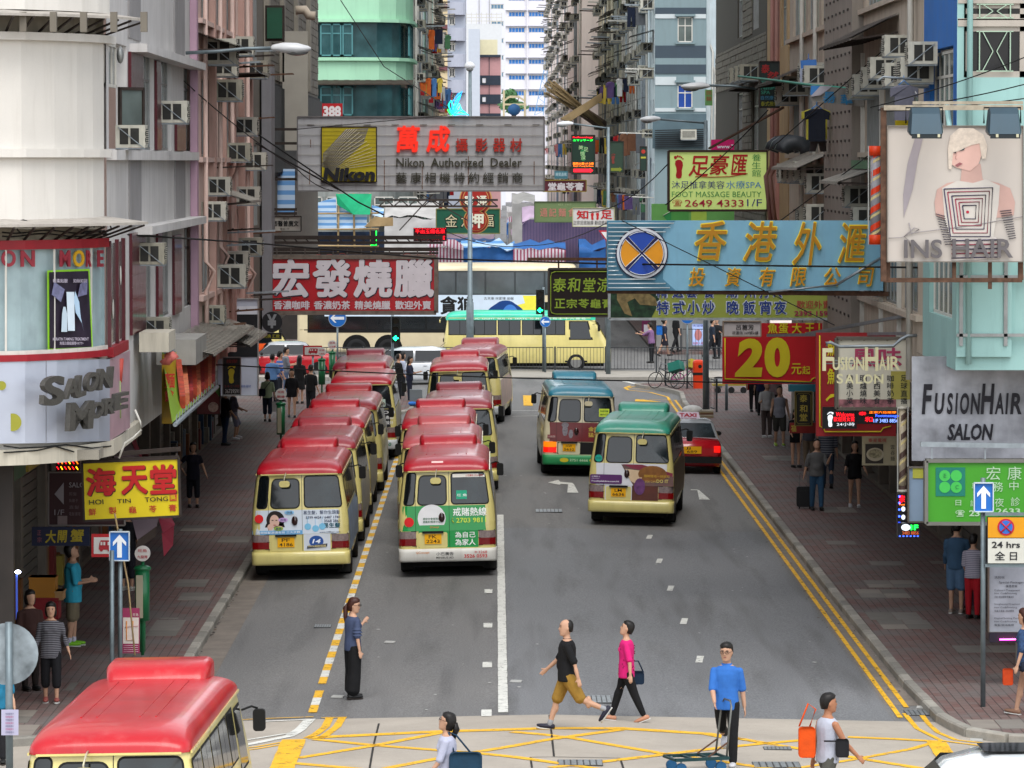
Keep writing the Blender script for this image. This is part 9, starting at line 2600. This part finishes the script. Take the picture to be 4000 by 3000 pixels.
for i,(x0,y0,x1,y1,c_,lab,nm)in enumerate(((113,2256,215,2335,'#8a5a14','tan cardboard carton on the red crate in the left shop','carton'),(110,2336,228,2420,'#6c1016','dark red crate under the tan carton','crate'),(215,2310,245,2345,'#8a6a44','small brown box next to the tan carton','box'),(50,2660,105,2690,'#6a5434','flat brown box on the ground behind the round sign','box'))):
 a,q=PY(x0,y1,76.5),PY(x1,y0,76.5)
 t=thing(nm,lab,nm,a);MB().box(a.x,q.x,76.5,77,a.z,q.z).build('body',mt('box_'+c_[1:],c_,.7,var=.15),t);MB().box(a.x-.01,q.x+.01,76.49,77.01,q.z-.03,q.z).build('rim',mt('box_'+c_[1:],c_),t)
t=thing('shop_lamp','glowing white lamp and blue lit edge in the dark left shop','lamp',PY(68,2235,76))
b=MB();b.ball(PY(70,2234,76),(.05,.05,.03),10,6);b.build('bulb',mt('bulb_white','#ffffff',.4,var=0,emit='#dfe8ff',estr=12),t)
b=MB();b.bar(PY(65,2245,76),PY(66,2430,76),.03);b.build('tube',mt('blue_tube','#6c8cff',.4,var=0,emit='#4060e0',estr=.1),t)
def tarp_mat(name,c1,c2=None,sc=3,axis='X'):
 if name in _M:return _M[name]
 m=stripes(name,c1,c2,sc,axis)if c2 else mt(name,c1,.6,var=.2,scale=1.5,bump=.5,bscale=3)
 return m
def stall(label,px0,py0,px1,py1,Y,mat,dep=4,rise=.5,seed=0,top=None):
 a,c=PY(px0,py1,Y),PY(px1,py0,Y);r_=random.Random(seed)
 t=thing('market_stall',label,'market stall',((a.x+c.x)/2,Y,0))
 nx,nz=max(4,int((c.x-a.x)/.35)),5
 jit=[[r_.uniform(-1,1)for _ in range(nx+1)]for _ in range(nz+6)]
 P=lambda i,j:(a.x+(c.x-a.x)*i/nx,Y+.12*jit[j][i],a.z+(c.z-a.z)*j/nz+(.1*jit[0][i]if j==nz else 0))
 b=MB();vs=[P(i,j)for j in range(nz+1)for i in range(nx+1)]
 b.add(vs,[(j*(nx+1)+i,j*(nx+1)+i+1,(j+1)*(nx+1)+i+1,(j+1)*(nx+1)+i)for j in range(nz)for i in range(nx)],0,True)
 b.build('side_sheet',mat,t)
 b=MB();vs=[]
 for j in range(5):
  for i in range(nx+1):
   p=P(i,nz);vs.append((p[0],p[1]+dep*j/4,p[2]+rise*sin(pi*j/4)+.12*jit[nz+1+j%4][i]))
 b.add(vs,[(j*(nx+1)+i,j*(nx+1)+i+1,(j+1)*(nx+1)+i+1,(j+1)*(nx+1)+i)for j in range(4)for i in range(nx)],0,True)
 b.build('roof_sheet',top or mat,t)
 for x in(a.x,c.x):
  b=MB();b.cyl((x,Y+.2,0),(x,Y+.2,a.z),.04,6);b.build('leg',STEEL,t)
BW=tarp_mat('tarp_blue_white','#b4cce4','#6496cc',1.2,'Z');RB=tarp_mat('tarp_red_blue','#6e5a70','#38385a',4.5);WT=tarp_mat('tarp_white','#b8b6b4');BLT=tarp_mat('tarp_blue','#2e64a6');PK=tarp_mat('tarp_pinkish','#b8a0b8');RWT=tarp_mat('tarp_red_white','#b8b0b8','#8a4458',2.0)
stall('large dark red and blue striped stall beside the sage green sign',2040,862,2378,1030,216,RB,5,.6,1,PK)
stall('bright blue covered stall under the white massage sign',2262,974,2366,1048,213,BLT,3,.3,2)
stall('white covered stall behind the red LED display',1502,850,1712,990,220,WT,6,.8,3)
stall('pale canvas stall left of the sage green sign',2000,790,2090,985,230,WT,6,.5,4)
stall('blue topped stall row in the middle of the market street',1800,972,2010,1045,214,BLT,3,.3,5,BW)
stall('red and white striped stall top right of the red roast meat sign',1670,968,1810,1040,213.5,RWT,3,.3,6)
stall('small striped stall with bundled goods on its blue roof',2005,970,2210,1048,212.5,RWT,3,.3,7,BLT)
CN=(('blue',BLT),('white',WT),('blue and white striped',BW),('red and white striped',RWT),('pinkish',PK),('deep blue',BLT),('cream',WT))
ORD='first second third fourth fifth sixth seventh eighth ninth tenth eleventh twelfth thirteenth fourteenth fifteenth sixteenth'.split()
Y=262;r_=random.Random(21)
for k in range(16):
 for side,xa,xb in(('left',-3.9,0.0),('right',1.2,6.9)):
  nm,m1=CN[r_.randrange(7)];m2=CN[r_.randrange(7)][1]
  z=3.1+r_.uniform(-.3,.5);s_=FPX/Y
  stall('%s market stall, %s row back on the %s side of the lane'%(nm,ORD[k],side),1935+(xa+r_.uniform(-.2,.3))*s_,630+(8.6-z)*s_,1935+(xb-r_.uniform(0,.6))*s_,630+7*s_,Y,m1,6+k*.3,.4,30+k,m2)
 Y+=7+k*1.1
stall('white stall with pink edge left of the pawnshop sign',1380,800,1560,905,232,WT,5,.8,13,PK)
BAM=mt('bamboo','#9a8460')
t=thing('bamboo_scaffold','bamboo scaffold with blue striped sheets and green net at the left market corner','scaffold',PY(1330,1000,208))
def sheet_(name,pts,mat,Y=207.5,n=8):
 b=MB();b.poly([PY(x,y,Y+.15*sin(i*2.1))for i,(x,y)in enumerate(pts)][::-1]);b.build(name,mat,t)
sheet_('striped_sheet',[(1172,815),(1240,792),(1312,770),(1316,895),(1250,900),(1178,895)],BW);sheet_('striped_sheet',[(1318,768),(1440,800),(1430,890),(1322,895)],BW);sheet_('striped_sheet',[(1452,800),(1500,815),(1495,850),(1455,840)],BW)
sheet_('green_net',[(1312,757),(1452,757),(1446,838),(1380,838),(1318,800)],mt('green_net','#1ca070',.7,var=.25,scale=2),207.1)
b=MB()
for x in(1080,1160,1232,1320,1385,1450):b.tube([PY(x,985,207.4),PY(x+rnd.uniform(-6,6),755,207.4)],.05,6)
for y in(835,898,958):b.tube([PY(1060,y,207.3),PY(1480,y-rnd.uniform(-6,6),207.3)],.045,6)
for i in range(10):b.tube([PY(1425+i*4,885-i*4,206.5),PY(1535,880-i*3,206.2)],.03,5)
b.build('bamboo',BAM,t,kind='stuff')
s=Sign('market_hoarding','dark navy market front with ghosted pattern behind the scaffold','hoarding',(1040,905,1500,1010),208.6,mt('navy_pattern','#16263e',.6,var=.7,scale=3),.2)
MB().box(PY(1075,0,127).x,PY(1150,0,127).x,127,127.1,PY(0,830,127).z,PY(0,660,127).z).build('striped_sheet',BW,tag(thing('tarpaulin','blue and white tarpaulin hanging beside the camera sign','tarpaulin',PY(1110,830,160)),group=None))
t=thing('bamboo_bundle','crossed bundles of bamboo poles jutting from the right flats','bamboo',PY(2330,500,240))
b=MB();r_=random.Random(4)
for i in range(26):j=r_.uniform(-1,1);b.tube([PY(2355+j*6,480+i*.6+j*12,236+r_.uniform(0,1)),PY(2122+r_.uniform(0,50),303+r_.uniform(0,60)+i,233)],.035,5)
for i in range(12):b.tube([PY(2350,365+i*2.5,234),PY(2190+i*3,465+i,232.6)],.035,5)
b.build('pole',BAM,t,kind='stuff')
b=MB();b.tube([PY(2260,425,235.5),PY(2355,490,236.5)],.3,8);b.build('net_wrap',mt('brown_net','#5c4a40',.9,var=.3,scale=8),t)
t=thing('lattice_gantry','dark lattice gantry crossing above the market stalls','gantry',PY(1700,800,198))
b=MB();y0_=780
for y in(781,806):b.bar(PY(1480,y,198),PY(1945,y,198),.09)
for i in range(16):b.bar(PY(1480+i*29,781 if i%2 else 806,198),PY(1509+i*29,806 if i%2 else 781,198),.05)
b.bar(PY(1560,900,198),PY(1690,760,198),.05);b.bar(PY(1650,760,198),PY(1860,880,198),.05)
b.build('truss',BRN,t)
t=thing('give_way_sign','triangular give way sign partly hidden by the sky blue sign','road sign',PY(2370,1010,205));b=MB();b.prism([PY(*q,205)for q in((2338,900),(2400,900),(2370,945))][::-1],(0,.03,0));b.build('face',flat('#a82030',.5),t);b=MB();b.prism([PY(*q,204.97)for q in((2348,906),(2390,906),(2370,936))][::-1],(0,.01,0));f_=b.build('centre',flat('#c4c4c4',.5),t)
def wire(label,pts,r=.012,sag=0,name='overhead_wire'):
 b=MB();P=[]
 q=[PY(*p)for p in pts]
 for a,c in zip(q[:-1],q[1:]):
  for i in range(8):f=i/8;p=a.lerp(c,f);p.z-=sag*4*f*(1-f);P.append(p)
 P.append(q[-1]);b.tube(P,r,5);b.build(name,RUB,None,label,'wire','overhead wires')
for L,lab,r,sg in(([(0,1339,71),(860,1425,95)],'wire from the salon window to the camera advert',.016,.1),([(860,1425,95),(4000,1490,88)],'long wire crossing the whole street above the minibus roofs',.014,.15),([(330,905,71),(1000,950,100),(1700,1010,100),(2350,1030,90),(4000,1050,80)],'heavy cable running across the sky blue sign',.018,0),([(2430,862,89),(3260,1270,86)],'thin diagonal cable over the sky blue sign',.01,0),([(1000,520,115),(1400,790,115),(1500,840,115)],'diagonal stay left of the camera sign',.02,0),([(1160,505,120.5),(1750,450,120.5)],'sloping stay over the top of the camera sign',.01,0),([(1330,0,200),(1500,260,200),(1750,420,180)],'long stay descending from the green building',.02,0),([(1000,560,110),(1320,740,118)],'stay below the camera sign arm',.02,0),([(2990,905,100),(3700,380,84)],'slanting cable over the brown tenement',.012,0),([(3000,590,100),(3640,30,84)],'slanting cable above the navy T-shirt',.012,0),([(3400,420,76),(4000,225,74)],'upper cable in front of the turquoise wall',.01,.05),([(3430,430,76),(4000,330,74)],'middle cable in front of the turquoise wall',.01,.05),([(3450,435,76),(4000,385,74)],'lower cable in front of the turquoise wall',.01,.03),([(700,300,90),(1160,660,110),(1300,745,118)],'cable from the first floor air conditioner to the camera sign',.012,.1),([(2610,640,120),(2300,830,150)],'cable from the foot massage sign to the lamp',.015,.3),([(2600,800,120),(3000,430,110)],'black cable crossing the foot massage sign',.015,.1),([(1745,905,160),(2050,960,170),(2372,870,150)],'sagging cable between the LED display and the sky blue sign',.015,.2)):wire(lab,L,r,sg)
t=thing('steel_brace','long rusty stay bracing the foot massage sign to the right facade','stay',PY(2775,590,126));b=MB();b.bar(PY(2770,580,126.6),PY(3060,420,118),.05);b.build('brace',RUST,t)
t=thing('steel_brace','long grey strut reaching from the turquoise wall over the red banner','strut',PY(3150,1305,95));b=MB();b.bar(PY(3150,1305,95),PY(3718,1200,80),.06);b.bar(PY(3000,1310,95),PY(3750,1300,80),.06);b.build('brace',STEEL,t)
for px,py,lab in((3810,2863,'crushed blue and white packet by the right kerb'),(1520,2499,'small tan scrap of paper in the outer lane'),(3315,2370,'white scrap in the right gutter'),(1315,2708,'tiny white litter beside the dark shoes'),(2012,2662,'pale wrapper beside the solid lane line'),(3600,2737,'pale flattened litter by the drain grating')):
 c=PG(px,py);c.z=gz(c.x)+.008;b=MB();b.prism([c+V((x,y,0))for x,y in((-.09,-.1),(.1,-.14),(.12,.1),(-.06,.16))],(0,0,.015));b.build('litter',flat('#a8a8a4',.7),None,lab,'litter')
for nm,xr,yr,sd in(('right',(6.15,6.75),(75,135),3),('left',(-5.34,-5.2),(73,94),4)):
 r_=random.Random(sd)
 for c_,k in(('#2a2622',90),('#8f8c86',50),('#5a4a38',40)):
  b=MB()
  for i in range(k):
   x,y=r_.uniform(*xr),r_.uniform(*yr);s_=r_.uniform(.01,.035);z=gz(x)+.014;a=r_.uniform(0,3)
   b.poly([(x+s_*cos(a+q),y+1.6*s_*sin(a+q),z+(.006 if q==0 else 0))for q in(0,1.7,3.1,4.8)])
  b.build('litter',flat(c_,.8),None,'scattered leaves, butts and scraps lying in the %s gutter'%nm,'litter',None,'stuff')
b=MB();r_=random.Random(9)
for i in range(70):
 y=72+75*r_.random()**1.3;x=r_.uniform(-2.6,6);s_=r_.uniform(.015,.05)
 b.poly([(x+s_*cos(q),y+1.5*s_*sin(q),gz(x)+.012)for q in(0,1.7,3.1,4.8)])
b.build('litter',flat('#b4b4b0',.8),None,'tiny pale scraps strewn over the lanes','litter',None,'stuff')
for py in(885,905,918):
 q=[onface(x,py+6*sin(x/40+py),.03)for x in range(5,415,18)];q=[v for v in q if v]
 b=MB();b.tube(q,.012 if py>890 else.02,5);b.build('conduit',RUB if py>890 else WFR,A)
for x,y in((85,865),(330,868),(395,872)):
 c=onface(x,y+20,.06);b=MB();b.tube([c+V((.1*cos(a),-.02,.1*sin(a)))for a in[2*pi*j/12 for j in range(11)]],.012,5);b.build('cable_coil',RUB,A)
for q in([(0,1740),(60,1748),(140,1745),(230,1736),(330,1750),(400,1742)],[(0,1766),(120,1758),(190,1742),(260,1764)]):
 b=MB();q=[onface(x,y,.14)for x,y in q];b.tube([v for v in q if v],.012,5);b.build('cable',RUB,A)
b=MB();b.tube([PY(x,y,72.2)for x,y in((527,1600),(548,1648),(552,1680),(520,1710),(488,1730),(465,1790))],.018,6);b.build('white_cable',WFR,A)
